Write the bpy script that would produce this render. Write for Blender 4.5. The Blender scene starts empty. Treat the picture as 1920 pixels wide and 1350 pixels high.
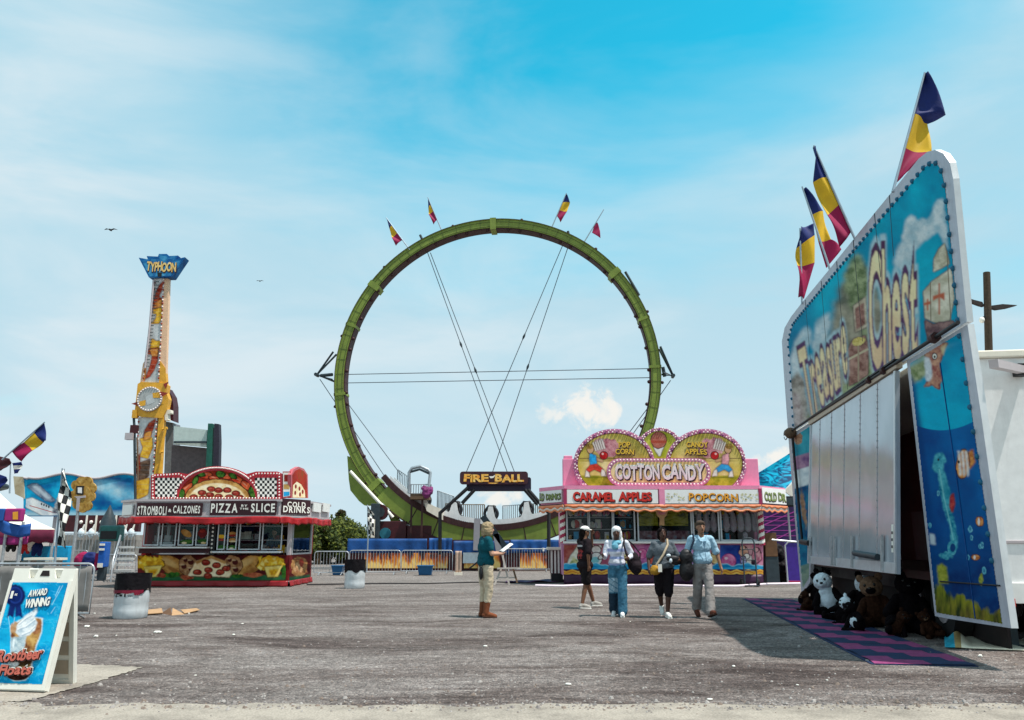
import bpy, bmesh, math, random
from mathutils import Vector, Matrix, noise as mnoise

# ------------------------------------------------------------------ scene, camera, light
scene = bpy.context.scene
COL = scene.collection
CAM_H = 1.38
F = 1500.0
TH = math.atan(341.0 / 1500.0)
CT, ST = math.cos(TH), math.sin(TH)
camd = bpy.data.cameras.new('camera')
cam = bpy.data.objects.new('camera', camd)
COL.objects.link(cam)
camd.sensor_width = 36.0
camd.lens = 36.0 * F / 1920.0
camd.clip_start = 0.05
camd.clip_end = 5000
cam.location = (0, 0, CAM_H)
cam.rotation_euler = (math.pi / 2 + TH, 0, 0)
scene.camera = cam

SUN_EL = math.radians(67)
SUN_DIR = Vector((0.90 * math.cos(SUN_EL), -0.436 * math.cos(SUN_EL), math.sin(SUN_EL))).normalized()
sund = bpy.data.lights.new('sun', 'SUN')
sund.energy = 5.0
sund.angle = math.radians(0.55)
sund.color = (1.0, 0.95, 0.88)
sun = bpy.data.objects.new('sun', sund)
COL.objects.link(sun)
sun.rotation_euler = (-SUN_DIR).to_track_quat('-Z', 'Y').to_euler()
sun.location = (20, -10, 40)

world = bpy.data.worlds.new('World')
scene.world = world
world.use_nodes = True
SKY_STRENGTH = 0.12


def build_world():
    nt = world.node_tree
    N, L = nt.nodes, nt.links
    N.clear()
    out = N.new('ShaderNodeOutputWorld')
    bg = N.new('ShaderNodeBackground')
    bg.inputs['Strength'].default_value = SKY_STRENGTH
    L.new(bg.outputs[0], out.inputs[0])
    sky = N.new('ShaderNodeTexSky')
    sky.sky_type = 'NISHITA'
    sky.sun_disc = False
    sky.sun_elevation = SUN_EL
    sky.sun_rotation = math.atan2(SUN_DIR.x, SUN_DIR.y)
    sky.air_density = 1.0
    sky.dust_density = 0.6
    sky.ozone_density = 2.0
    tc = N.new('ShaderNodeTexCoord')
    # thin veil of cloud and haze over the clear sky
    def vmath(op, a=None, b=None):
        n = N.new('ShaderNodeVectorMath'); n.operation = op
        for i, v in enumerate((a, b)):
            if v is None: continue
            if isinstance(v, (tuple, Vector)): n.inputs[i].default_value = v
            else: L.new(v, n.inputs[i])
        return n
    def math_(op, a, b=None, clamp=False):
        n = N.new('ShaderNodeMath'); n.operation = op; n.use_clamp = clamp
        for i, v in enumerate((a, b)):
            if v is None: continue
            if isinstance(v, (int, float)): n.inputs[i].default_value = v
            else: L.new(v, n.inputs[i])
        return n.outputs[0]
    def mrange(v, a, b, c, d, smooth=True):
        n = N.new('ShaderNodeMapRange')
        n.interpolation_type = 'SMOOTHSTEP' if smooth else 'LINEAR'
        L.new(v, n.inputs[0])
        for i, x in enumerate((a, b, c, d)): n.inputs[i + 1].default_value = x
        return n.outputs[0]
    def noise(vec, scale, detail, rough=0.55, dist=0.0):
        n = N.new('ShaderNodeTexNoise')
        n.inputs['Scale'].default_value = scale
        n.inputs['Detail'].default_value = detail
        n.inputs['Roughness'].default_value = rough
        n.inputs['Distortion'].default_value = dist
        L.new(vec, n.inputs['Vector'])
        return n.outputs['Fac']
    gen = tc.outputs['Generated']
    sep = N.new('ShaderNodeSeparateXYZ'); L.new(gen, sep.inputs[0])
    # deep clear patch of sky high above the fairground
    hole = Vector((0.06, 0.73, 0.71)).normalized()
    d = vmath('DOT_PRODUCT', gen, tuple(hole)).outputs['Value']
    mp = N.new('ShaderNodeMapping')
    mp.inputs['Rotation'].default_value = (0.0, 0.35, 0.0)
    mp.inputs['Scale'].default_value = (1.0, 1.0, 3.2)
    L.new(gen, mp.inputs['Vector'])
    n1 = noise(mp.outputs[0], 1.6, 5, 0.55, 0.4)
    n2 = noise(mp.outputs[0], 5.0, 6, 0.6, 0.3)
    n1c = mrange(n1, 0.30, 0.70, -1, 1, False)
    n2c = mrange(n2, 0.30, 0.70, -1, 1, False)
    clear = mrange(d, 0.855, 1.0, 0.0, 1.0)
    clear = math_('ADD', clear, math_('MULTIPLY', n1c, -0.26))
    clear = math_('ADD', clear, math_('MULTIPLY', n2c, -0.05), True)
    # veil colour: bright low, slightly bluer high
    k = 1.0 / SKY_STRENGTH
    mixv = N.new('ShaderNodeMixRGB')
    L.new(mrange(sep.outputs['Z'], 0.0, 0.45, 0, 1), mixv.inputs[0])
    mixv.inputs[1].default_value = (0.55 * k, 0.71 * k, 0.79 * k, 1)
    mixv.inputs[2].default_value = (0.40 * k, 0.65 * k, 0.77 * k, 1)
    # clear colour from the sky texture, pushed to the photograph's cyan
    tint = N.new('ShaderNodeMixRGB'); tint.blend_type = 'MULTIPLY'; tint.inputs[0].default_value = 1
    L.new(sky.outputs[0], tint.inputs[1]); tint.inputs[2].default_value = (0.16, 2.05, 1.75, 1)
    mix = N.new('ShaderNodeMixRGB')
    L.new(clear, mix.inputs[0]); L.new(mixv.outputs[0], mix.inputs[1]); L.new(tint.outputs[0], mix.inputs[2])
    cur = mix.outputs[0]
    # broad soft white bands
    n3 = noise(mp.outputs[0], 2.3, 6, 0.55, 0.5)
    band = mrange(n3, 0.40, 0.70, 0, 0.92)
    band = math_('MULTIPLY', band, mrange(d, 0.78, 0.99, 1.0, 0.25))
    wm = N.new('ShaderNodeMixRGB')
    L.new(band, wm.inputs[0]); L.new(cur, wm.inputs[1]); wm.inputs[2].default_value = (0.67 * k, 0.77 * k, 0.82 * k, 1)
    cur = wm.outputs[0]
    # a few small puffs where they float
    n4 = noise(gen, 26.0, 6, 0.62, 0.3)
    n4c = mrange(n4, 0.25, 0.75, -1, 1, False)
    for (px, py, r, a) in ((1088, 768, .036, .95), (1040, 778, .022, .7), (1130, 770, .02, .6),
                           (930, 935, .022, .9), (1455, 858, .024, .95), (1420, 868, .02, .8), (1490, 850, .02, .8)):
        v = Vector(((px - 960) / F, CT - (675 - py) / F * ST, ST + (675 - py) / F * CT)).normalized()
        sc = vmath('SUBTRACT', gen, tuple(v)).outputs[0]
        sq = vmath('MULTIPLY', sc, (1, 1, 1.5)).outputs[0]
        ln = N.new('ShaderNodeVectorMath'); ln.operation = 'LENGTH'; L.new(sq, ln.inputs[0])
        f = math_('ADD', ln.outputs['Value'], math_('MULTIPLY', n4c, -r * 1.05))
        f = mrange(f, r * 0.35, r * 1.1, a, 0.0)
        m = N.new('ShaderNodeMixRGB')
        L.new(f, m.inputs[0]); L.new(cur, m.inputs[1]); m.inputs[2].default_value = (0.86 * k, 0.84 * k, 0.79 * k, 1)
        cur = m.outputs[0]
    L.new(cur, bg.inputs['Color'])


build_world()
scene.view_settings.view_transform = 'Standard'
scene.view_settings.look = 'None'
scene.view_settings.exposure = 0.12
scene.view_settings.gamma = 1.0
scene.view_settings.use_curve_mapping = False
scene.render.engine = 'CYCLES'
scene.cycles.max_bounces = 6

# ------------------------------------------------------------------ helpers
RND = random.Random(7)


def ray(px, py):
    v = (675 - py) / F
    return Vector(((px - 960) / F, CT - v * ST, ST + v * CT))


def ground(px, py, z=0.0):
    d = ray(px, py)
    t = (z - CAM_H) / d.z
    return Vector((d.x * t, d.y * t, z))


def at(px, py, Y):
    d = ray(px, py)
    t = Y / d.y
    return Vector((d.x * t, Y, CAM_H + d.z * t))


def srgb(r, g, b, k=1.0):
    def f(c):
        c = c / 255.0
        c = c / 12.92 if c <= 0.04045 else ((c + 0.055) / 1.055) ** 2.4
        return min(0.92, c * k)
    return (f(r), f(g), f(b))


MATS = {}


def mat(name, col, rough=0.6, metal=0.0, var=0.18, scale=6.0, bump=0.0, bscale=40.0, spec=0.35, dirt=0.0, sheen=0.0):
    """painted / plain surface with uneven colour, a little grime and grain"""
    if name in MATS: return MATS[name]
    m = bpy.data.materials.new(name); m.use_nodes = True
    nt = m.node_tree; N, L = nt.nodes, nt.links
    b = N['Principled BSDF']
    b.inputs['Roughness'].default_value = rough
    b.inputs['Metallic'].default_value = metal
    b.inputs['Specular IOR Level'].default_value = spec
    if sheen: b.inputs['Sheen Weight'].default_value = sheen
    tc = N.new('ShaderNodeTexCoord')
    no = N.new('ShaderNodeTexNoise'); no.inputs['Scale'].default_value = scale
    no.inputs['Detail'].default_value = 6; no.inputs['Roughness'].default_value = 0.65
    L.new(tc.outputs['Object'], no.inputs['Vector'])
    cr = N.new('ShaderNodeValToRGB')
    c0 = tuple(max(0, c * (1 - var)) for c in col); c1 = tuple(min(1, c * (1 + var * 0.8)) for c in col)
    cr.color_ramp.elements[0].position = 0.3; cr.color_ramp.elements[1].position = 0.72
    cr.color_ramp.elements[0].color = c0 + (1,); cr.color_ramp.elements[1].color = c1 + (1,)
    L.new(no.outputs['Fac'], cr.inputs[0])
    out = cr.outputs[0]
    if dirt > 0:
        n2 = N.new('ShaderNodeTexNoise'); n2.inputs['Scale'].default_value = 2.2; n2.inputs['Detail'].default_value = 8
        n2.inputs['Roughness'].default_value = 0.7
        mp = N.new('ShaderNodeMapping'); mp.inputs['Scale'].default_value = (2.5, 2.5, 0.5)
        L.new(tc.outputs['Object'], mp.inputs[0]); L.new(mp.outputs[0], n2.inputs['Vector'])
        r2 = N.new('ShaderNodeMapRange'); r2.inputs[1].default_value = 0.5; r2.inputs[2].default_value = 0.75
        r2.inputs[3].default_value = 0; r2.inputs[4].default_value = dirt
        L.new(n2.outputs['Fac'], r2.inputs[0])
        mx = N.new('ShaderNodeMixRGB'); L.new(r2.outputs[0], mx.inputs[0]); L.new(out, mx.inputs[1])
        mx.inputs[2].default_value = (0.10, 0.085, 0.07, 1)
        out = mx.outputs[0]
    L.new(out, b.inputs['Base Color'])
    rr = N.new('ShaderNodeMapRange'); rr.inputs[3].default_value = max(0.02, rough - 0.12); rr.inputs[4].default_value = min(1, rough + 0.15)
    L.new(no.outputs['Fac'], rr.inputs[0]); L.new(rr.outputs[0], b.inputs['Roughness'])
    if bump > 0:
        n3 = N.new('ShaderNodeTexNoise'); n3.inputs['Scale'].default_value = bscale; n3.inputs['Detail'].default_value = 4
        L.new(tc.outputs['Object'], n3.inputs['Vector'])
        bp = N.new('ShaderNodeBump'); bp.inputs['Strength'].default_value = bump; bp.inputs['Distance'].default_value = 0.02
        L.new(n3.outputs['Fac'], bp.inputs['Height']); L.new(bp.outputs[0], b.inputs['Normal'])
    MATS[name] = m
    return m


def art_mat(name, stops, scale=3.0, stretch=(1, 1, 1), rough=0.5, dist=0.6, detail=6):
    """printed artwork: several inks blended by a swirly noise"""
    if name in MATS: return MATS[name]
    m = bpy.data.materials.new(name); m.use_nodes = True
    nt = m.node_tree; N, L = nt.nodes, nt.links
    b = N['Principled BSDF']; b.inputs['Roughness'].default_value = rough
    b.inputs['Specular IOR Level'].default_value = 0.12
    tc = N.new('ShaderNodeTexCoord'); mp = N.new('ShaderNodeMapping'); mp.inputs['Scale'].default_value = stretch
    L.new(tc.outputs['Object'], mp.inputs[0])
    no = N.new('ShaderNodeTexNoise'); no.inputs['Scale'].default_value = scale; no.inputs['Detail'].default_value = detail
    no.inputs['Distortion'].default_value = dist
    L.new(mp.outputs[0], no.inputs['Vector'])
    cr = N.new('ShaderNodeValToRGB')
    els = cr.color_ramp.elements
    for i, (p, c) in enumerate(stops):
        e = els[i] if i < 2 else els.new(p)
        e.position = p; e.color = tuple(c) + (1,)
    L.new(no.outputs['Fac'], cr.inputs[0]); L.new(cr.outputs[0], b.inputs['Base Color'])
    MATS[name] = m
    return m


OFF = {}


def tag(o, label=None, cat=None, group=None, kind=None):
    if label: o['label'] = label
    if cat: o['category'] = cat
    if group: o['group'] = group
    if kind: o['kind'] = kind
    return o


def thing(name, label, cat, loc=(0, 0, 0), group=None):
    o = bpy.data.objects.new(name, None)
    o.empty_display_size = 0.3
    COL.objects.link(o)
    o.location = loc
    OFF[o.name] = Vector(loc)
    return tag(o, label, cat, group)


class MB:
    def __init__(s):
        s.v, s.f, s.mi, s.sm, s.mats = [], [], [], [], []

    def m(s, mt):
        if mt not in s.mats: s.mats.append(mt)
        return s.mats.index(mt)

    def add(s, vs, fs, mt, smooth=False):
        o = len(s.v); k = s.m(mt)
        s.v += [Vector(p) for p in vs]
        for f in fs:
            s.f.append(tuple(i + o for i in f)); s.mi.append(k); s.sm.append(smooth)

    def poly(s, pts, mt): s.add(pts, [tuple(range(len(pts)))], mt)

    def hexa(s, p, mt):
        s.add(p, [(0, 3, 2, 1), (4, 5, 6, 7), (0, 1, 5, 4), (1, 2, 6, 5), (2, 3, 7, 6), (3, 0, 4, 7)], mt)

    def box(s, x0, x1, y0, y1, z0, z1, mt):
        s.hexa([(x0, y0, z0), (x1, y0, z0), (x1, y1, z0), (x0, y1, z0), (x0, y0, z1), (x1, y0, z1), (x1, y1, z1), (x0, y1, z1)], mt)

    def beam(s, a, b, w, h, mt, up=(0, 0, 1)):
        a, b = Vector(a), Vector(b)
        t = (b - a).normalized(); up = Vector(up)
        if abs(t.dot(up)) > 0.98: up = Vector((0, 1, 0))
        x = t.cross(up).normalized() * w / 2; y = x.cross(t).normalized() * h / 2
        s.hexa([a - x - y, a + x - y, a + x + y, a - x + y, b - x - y, b + x - y, b + x + y, b - x + y], mt)

    def tube(s, pts, r, mt, seg=8, cap=True):
        pts = [Vector(p) for p in pts]
        n = len(pts); rs = r if isinstance(r, (list, tuple)) else [r] * n
        rings = []; prev = None
        for i, p in enumerate(pts):
            t = (pts[min(i + 1, n - 1)] - pts[max(i - 1, 0)])
            if t.length < 1e-9: t = Vector((0, 0, 1))
            t.normalize()
            if prev is None:
                prev = t.orthogonal().normalized()
            else:
                prev = (prev - t * prev.dot(t))
                prev = prev.normalized() if prev.length > 1e-6 else t.orthogonal().normalized()
            q = t.cross(prev)
            rings.append([p + (prev * math.cos(2 * math.pi * k / seg) + q * math.sin(2 * math.pi * k / seg)) * rs[i] for k in range(seg)])
        vs = [v for r_ in rings for v in r_]
        fs = [(i * seg + k, i * seg + (k + 1) % seg, (i + 1) * seg + (k + 1) % seg, (i + 1) * seg + k) for i in range(n - 1) for k in range(seg)]
        s.add(vs, fs, mt, True)
        if cap:
            s.add(rings[0], [tuple(reversed(range(seg)))], mt); s.add(rings[-1], [tuple(range(seg))], mt)

    def ball(s, c, r, mt, u=12, w=8, rot=None):
        c = Vector(c); r = r if isinstance(r, (list, tuple)) else (r, r, r)
        vs = []
        for j in range(w + 1):
            a = math.pi * j / w
            for i in range(u):
                b = 2 * math.pi * i / u
                p = Vector((math.sin(a) * math.cos(b) * r[0], math.sin(a) * math.sin(b) * r[1], math.cos(a) * r[2]))
                if rot: p = rot @ p
                vs.append(c + p)
        fs = [(j * u + i, (j + 1) * u + i, (j + 1) * u + (i + 1) % u, j * u + (i + 1) % u) for j in range(w) for i in range(u)]
        s.add(vs, fs, mt, True)

    def capsule(s, a, ra, b, rb, mt, seg=12, k=4):
        a, b = Vector(a), Vector(b); t = b - a; ln = t.length
        if ln < 1e-6: t = Vector((0, 0, 1))
        t.normalize()
        pts, rs = [], []
        for i in range(k + 1):
            e = math.pi / 2 * i / k
            pts.append(a - t * ra * math.cos(e)); rs.append(max(1e-4, ra * math.sin(e)))
        for i in range(k + 1):
            e = math.pi / 2 * i / k
            pts.append(b + t * rb * math.sin(e)); rs.append(max(1e-4, rb * math.cos(e)))
        s.tube(pts, rs, mt, seg, True)

    def slab(s, pts, dvec, mt, side=None):
        """polygon pts extruded along dvec (closed solid)"""
        n = len(pts); pts = [Vector(p) for p in pts]; q = [p + Vector(dvec) for p in pts]
        s.add(pts, [tuple(range(n))], mt)
        s.add(q, [tuple(reversed(range(n)))], side or mt)
        s.add(pts + q, [(i, n + i, n + (i + 1) % n, (i + 1) % n) for i in range(n)], side or mt)

    def grid(s, fn, nu, nv, mt, smooth=True):
        vs = [fn(i / nu, j / nv) for j in range(nv + 1) for i in range(nu + 1)]
        fsl = {}
        for j in range(nv):
            for i in range(nu):
                k = mt((i + .5) / nu, (j + .5) / nv) if callable(mt) else mt
                fsl.setdefault(k, []).append((j * (nu + 1) + i, j * (nu + 1) + i + 1, (j + 1) * (nu + 1) + i + 1, (j + 1) * (nu + 1) + i))
        o = len(s.v); s.v += [Vector(p) for p in vs]
        for k, fs in fsl.items():
            ki = s.m(k)
            for f in fs: s.f.append(tuple(i + o for i in f)); s.mi.append(ki); s.sm.append(smooth)

    def build(s, name, parent=None, bevel=0.0, loc=None, solid=0.0):
        me = bpy.data.meshes.new(name)
        off = OFF.get(parent.name, Vector()) if parent else (Vector(loc) if loc else Vector())
        me.from_pydata([tuple(p - off) for p in s.v], [], s.f)
        for mt in s.mats: me.materials.append(mt)
        me.polygons.foreach_set('material_index', s.mi)
        me.polygons.foreach_set('use_smooth', s.sm)
        me.update()
        o = bpy.data.objects.new(name, me)
        COL.objects.link(o)
        if parent:
            o.parent = parent; OFF[o.name] = off
        else:
            o.location = off; OFF[o.name] = off
        if solid:
            md = o.modifiers.new('thickness', 'SOLIDIFY'); md.thickness = solid; md.offset = 0
        if bevel:
            md = o.modifiers.new('bevel', 'BEVEL'); md.width = bevel; md.segments = 2; md.limit_method = 'ANGLE'
            md.angle_limit = math.radians(50)
        return o


class Panel:
    """a real plane in the place: origin o, axes U (right) and V (up), facing N"""
    def __init__(s, o, U, V=(0, 0, 1)):
        s.o = Vector(o); s.U = Vector(U).normalized(); s.V = Vector(V).normalized(); s.N = s.U.cross(s.V)

    def P(s, u, v, off=0.0): return s.o + s.U * u + s.V * v + s.N * off

    def uv(s, px, py):
        d = ray(px, py); c = Vector((0, 0, CAM_H))
        t = (s.o - c).dot(s.N) / d.dot(s.N)
        p = c + d * t - s.o
        return p.dot(s.U), p.dot(s.V)

    def at(s, px, py, off=0.0):
        u, v = s.uv(px, py)
        return s.P(u, v, off)

    def pp(s, mb, pts, mt, layer=1):
        """polygon traced as points on this plane"""
        q = [s.at(x, y, layer * 0.004) for x, y in pts]
        # wind so that the face looks along +N
        a = Vector()
        for i in range(len(q)): a += (q[i] - q[0]).cross(q[(i + 1) % len(q)] - q[0])
        if a.dot(s.N) < 0: q.reverse()
        mb.poly(q, mt)

    def up(s, mb, pts, mt, layer=1): mb.poly([s.P(u, v, layer * 0.004) for u, v in pts], mt)


def ell(cx, cy, rx, ry=None, n=20, a0=0, a1=360, rot=0, wob=0.0, seed=0):
    ry = rx if ry is None else ry
    r = random.Random(seed); out = []
    full = abs(a1 - a0) >= 360
    for i in range(n if full else n + 1):
        a = math.radians(a0 + (a1 - a0) * i / n)
        k = 1 + (r.uniform(-wob, wob) if wob else 0)
        x, y = rx * k * math.cos(a), ry * k * math.sin(a)
        c, s_ = math.cos(math.radians(rot)), math.sin(math.radians(rot))
        out.append((cx + x * c - y * s_, cy + x * s_ + y * c))
    return out


def rrect(x0, y0, x1, y1, r, n=5):
    out = []
    for (cx, cy, a) in ((x1 - r, y0 + r, -90), (x1 - r, y1 - r, 0), (x0 + r, y1 - r, 90), (x0 + r, y0 + r, 180)):
        out += [(cx + r * math.cos(math.radians(a + 90 * i / n)), cy + r * math.sin(math.radians(a + 90 * i / n))) for i in range(n + 1)]
    return out


GLYPH = {}


def glyph(ch, off=0.0):
    k = (ch, round(off, 3))
    if k in GLYPH: return GLYPH[k]
    cu = bpy.data.curves.new('t', 'FONT'); cu.body = ch; cu.offset = off; cu.resolution_u = 3
    ob = bpy.data.objects.new('t', cu); COL.objects.link(ob)
    dg = bpy.context.evaluated_depsgraph_get(); dg.update()
    ev = ob.evaluated_get(dg); me = ev.to_mesh()
    vs = [(v.co.x, v.co.y) for v in me.vertices]; fs = [tuple(p.vertices) for p in me.polygons]
    ev.to_mesh_clear()
    bpy.data.objects.remove(ob); bpy.data.curves.remove(cu)
    GLYPH[k] = (vs, fs)
    return GLYPH[k]


def text(mb, pn, s, box, layers, jit=0.0, rot=0.0, gap=0.07, hfun=None, seed=1, fwd=0.0):
    """letters fitted into box (u0,v0,u1,v1) on panel pn; layers = [(material, fatness, layer, du, dv)]"""
    r = random.Random(seed)
    u0, v0, u1, v1 = box
    info = []; x = 0
    for ch in s:
        if ch == ' ':
            x += 0.35; continue
        vs, fs = glyph(ch, 0.0)
        xa = min(p[0] for p in vs); xb = max(p[0] for p in vs)
        info.append((ch, x - xa, x, x + xb - xa)); x += (xb - xa) + gap
    tot = x - gap
    lo = 0.0; hi = 0.73
    if any(c in 'gpqyj' for c in s): lo = -0.2
    sx = (u1 - u0) / tot; sy = (v1 - v0) / (hi - lo)
    for i, (ch, dx, xa, xb) in enumerate(info):
        jr = math.radians(r.uniform(-rot, rot)); jv = r.uniform(-jit, jit)
        for (mt, off, lay, du, dv) in layers:
            vs, fs = glyph(ch, off)
            out = []
            for (a, b) in vs:
                cx = (xa + xb) / 2; cy = 0.36
                X = a + dx - cx; Yv = b - cy
                X, Yv = X * math.cos(jr) - Yv * math.sin(jr), X * math.sin(jr) + Yv * math.cos(jr)
                X += cx; Yv += cy + jv
                u = u0 + X * sx; v = v0 + (Yv - lo) * sy
                if hfun: u, v = hfun((u - u0) / (u1 - u0), (v - v0) / (v1 - v0), u, v)
                out.append(pn.P(u + du, v + dv, lay * 0.004 + fwd))
            mb.add(out, fs, mt)


def tbox(pn, x0, y0, x1, y1):
    a = pn.uv(x0, y1); b = pn.uv(x1, y0)
    return (min(a[0], b[0]), min(a[1], b[1]), max(a[0], b[0]), max(a[1], b[1]))


def remesh(mb, name, parent, voxel=0.01, smooth=4, noise=0.0, nscale=0.08, paint=None, loc=None):
    """one continuous skin over overlapping volumes"""
    o = mb.build(name, parent, loc=loc)
    md = o.modifiers.new('r', 'REMESH'); md.mode = 'VOXEL'; md.voxel_size = voxel; md.use_smooth_shade = True
    if smooth:
        sm = o.modifiers.new('s', 'SMOOTH'); sm.iterations = smooth; sm.factor = 0.5
    dg = bpy.context.evaluated_depsgraph_get(); dg.update()
    me = bpy.data.meshes.new_from_object(o.evaluated_get(dg))
    o.modifiers.clear()
    old = o.data; o.data = me; bpy.data.meshes.remove(old); me.name = name
    me.materials.clear()
    for mt in mb.mats: me.materials.append(mt)
    if noise:
        me.update()
        ns = [v.normal.copy() for v in me.vertices]
        sd = Vector((len(name) % 7, len(me.vertices) % 13, 3))
        for v, n in zip(me.vertices, ns):
            k = mnoise.noise(v.co / nscale + sd) * 0.65 + mnoise.noise(v.co / (nscale * 0.4) + sd) * 0.35
            v.co += n * k * noise
    me.polygons.foreach_set('use_smooth', [True] * len(me.polygons))
    off = OFF[o.name]
    if paint:
        mi = [paint(p.center + off) for p in me.polygons]
        me.polygons.foreach_set('material_index', mi)
    else:
        me.polygons.foreach_set('material_index', [0] * len(me.polygons))
    me.update()
    return o


def dup(root, delta, label=None, group=None):
    r = root.copy(); COL.objects.link(r); r.location = Vector(root.location) + Vector(delta)
    if label: r['label'] = label
    if group: r['group'] = group
    for ch in list(root.children):
        c = ch.copy(); COL.objects.link(c); c.parent = r; c.matrix_parent_inverse.identity()
        for g in ch.children:
            d = g.copy(); COL.objects.link(d); d.parent = c; d.matrix_parent_inverse.identity()
    return r


# ------------------------------------------------------------------ common materials
WHITE = mat('white_paint', (0.80, 0.79, 0.76), 0.45, var=0.06, dirt=0.10)
CREAM = mat('cream_paint', (0.80, 0.74, 0.62), 0.5, var=0.06, dirt=0.06)
BLACK = mat('black_paint', (0.012, 0.011, 0.013), 0.5, var=0.3)
DARK = mat('dark_inside', (0.018, 0.012, 0.012), 0.8, var=0.5)
STEEL = mat('galvanised_steel', (0.45, 0.46, 0.47), 0.45, 0.6, var=0.25, scale=14)
ALU = mat('brushed_aluminium', (0.62, 0.64, 0.66), 0.35, 0.5, var=0.12, scale=10)
RED = mat('red_paint', srgb(190, 22, 26, 1.2), 0.4, var=0.2, dirt=0.15)
MAROON = mat('maroon_paint', (0.06, 0.008, 0.012), 0.45, var=0.35)
BLUEP = mat('blue_paint', (0.01, 0.10, 0.42), 0.45, var=0.25)
CYAN = mat('cyan_paint', (0.01, 0.36, 0.68), 0.45, var=0.2)
YELLOW = mat('yellow_paint', (0.75, 0.42, 0.02), 0.45, var=0.15)
GREENR = mat('ride_green', (0.205, 0.270, 0.048), 0.5, var=0.22, scale=2.2, dirt=0.18, spec=.25)
PINK = mat('pink_paint', (0.80, 0.27, 0.42), 0.45, var=0.08, dirt=0.06)
WOOD = mat('weathered_wood', (0.14, 0.085, 0.05), 0.8, var=0.4, scale=18, bump=0.3)
RUBBER = mat('rubber', (0.015, 0.014, 0.014), 0.8, var=0.3)
# ------------------------------------------------------------------ airbrushed print, stored as colours on a fine mesh
import numpy as np


def print_mat(name, rough=.7):
    if name in MATS: return MATS[name]
    m = bpy.data.materials.new(name); m.use_nodes = True
    nt = m.node_tree; b = nt.nodes['Principled BSDF']
    b.inputs['Roughness'].default_value = rough; b.inputs['Specular IOR Level'].default_value = .05
    a = nt.nodes.new('ShaderNodeAttribute'); a.attribute_name = 'ink'
    nt.links.new(a.outputs['Color'], b.inputs['Base Color'])
    MATS[name] = m
    return m


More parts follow.
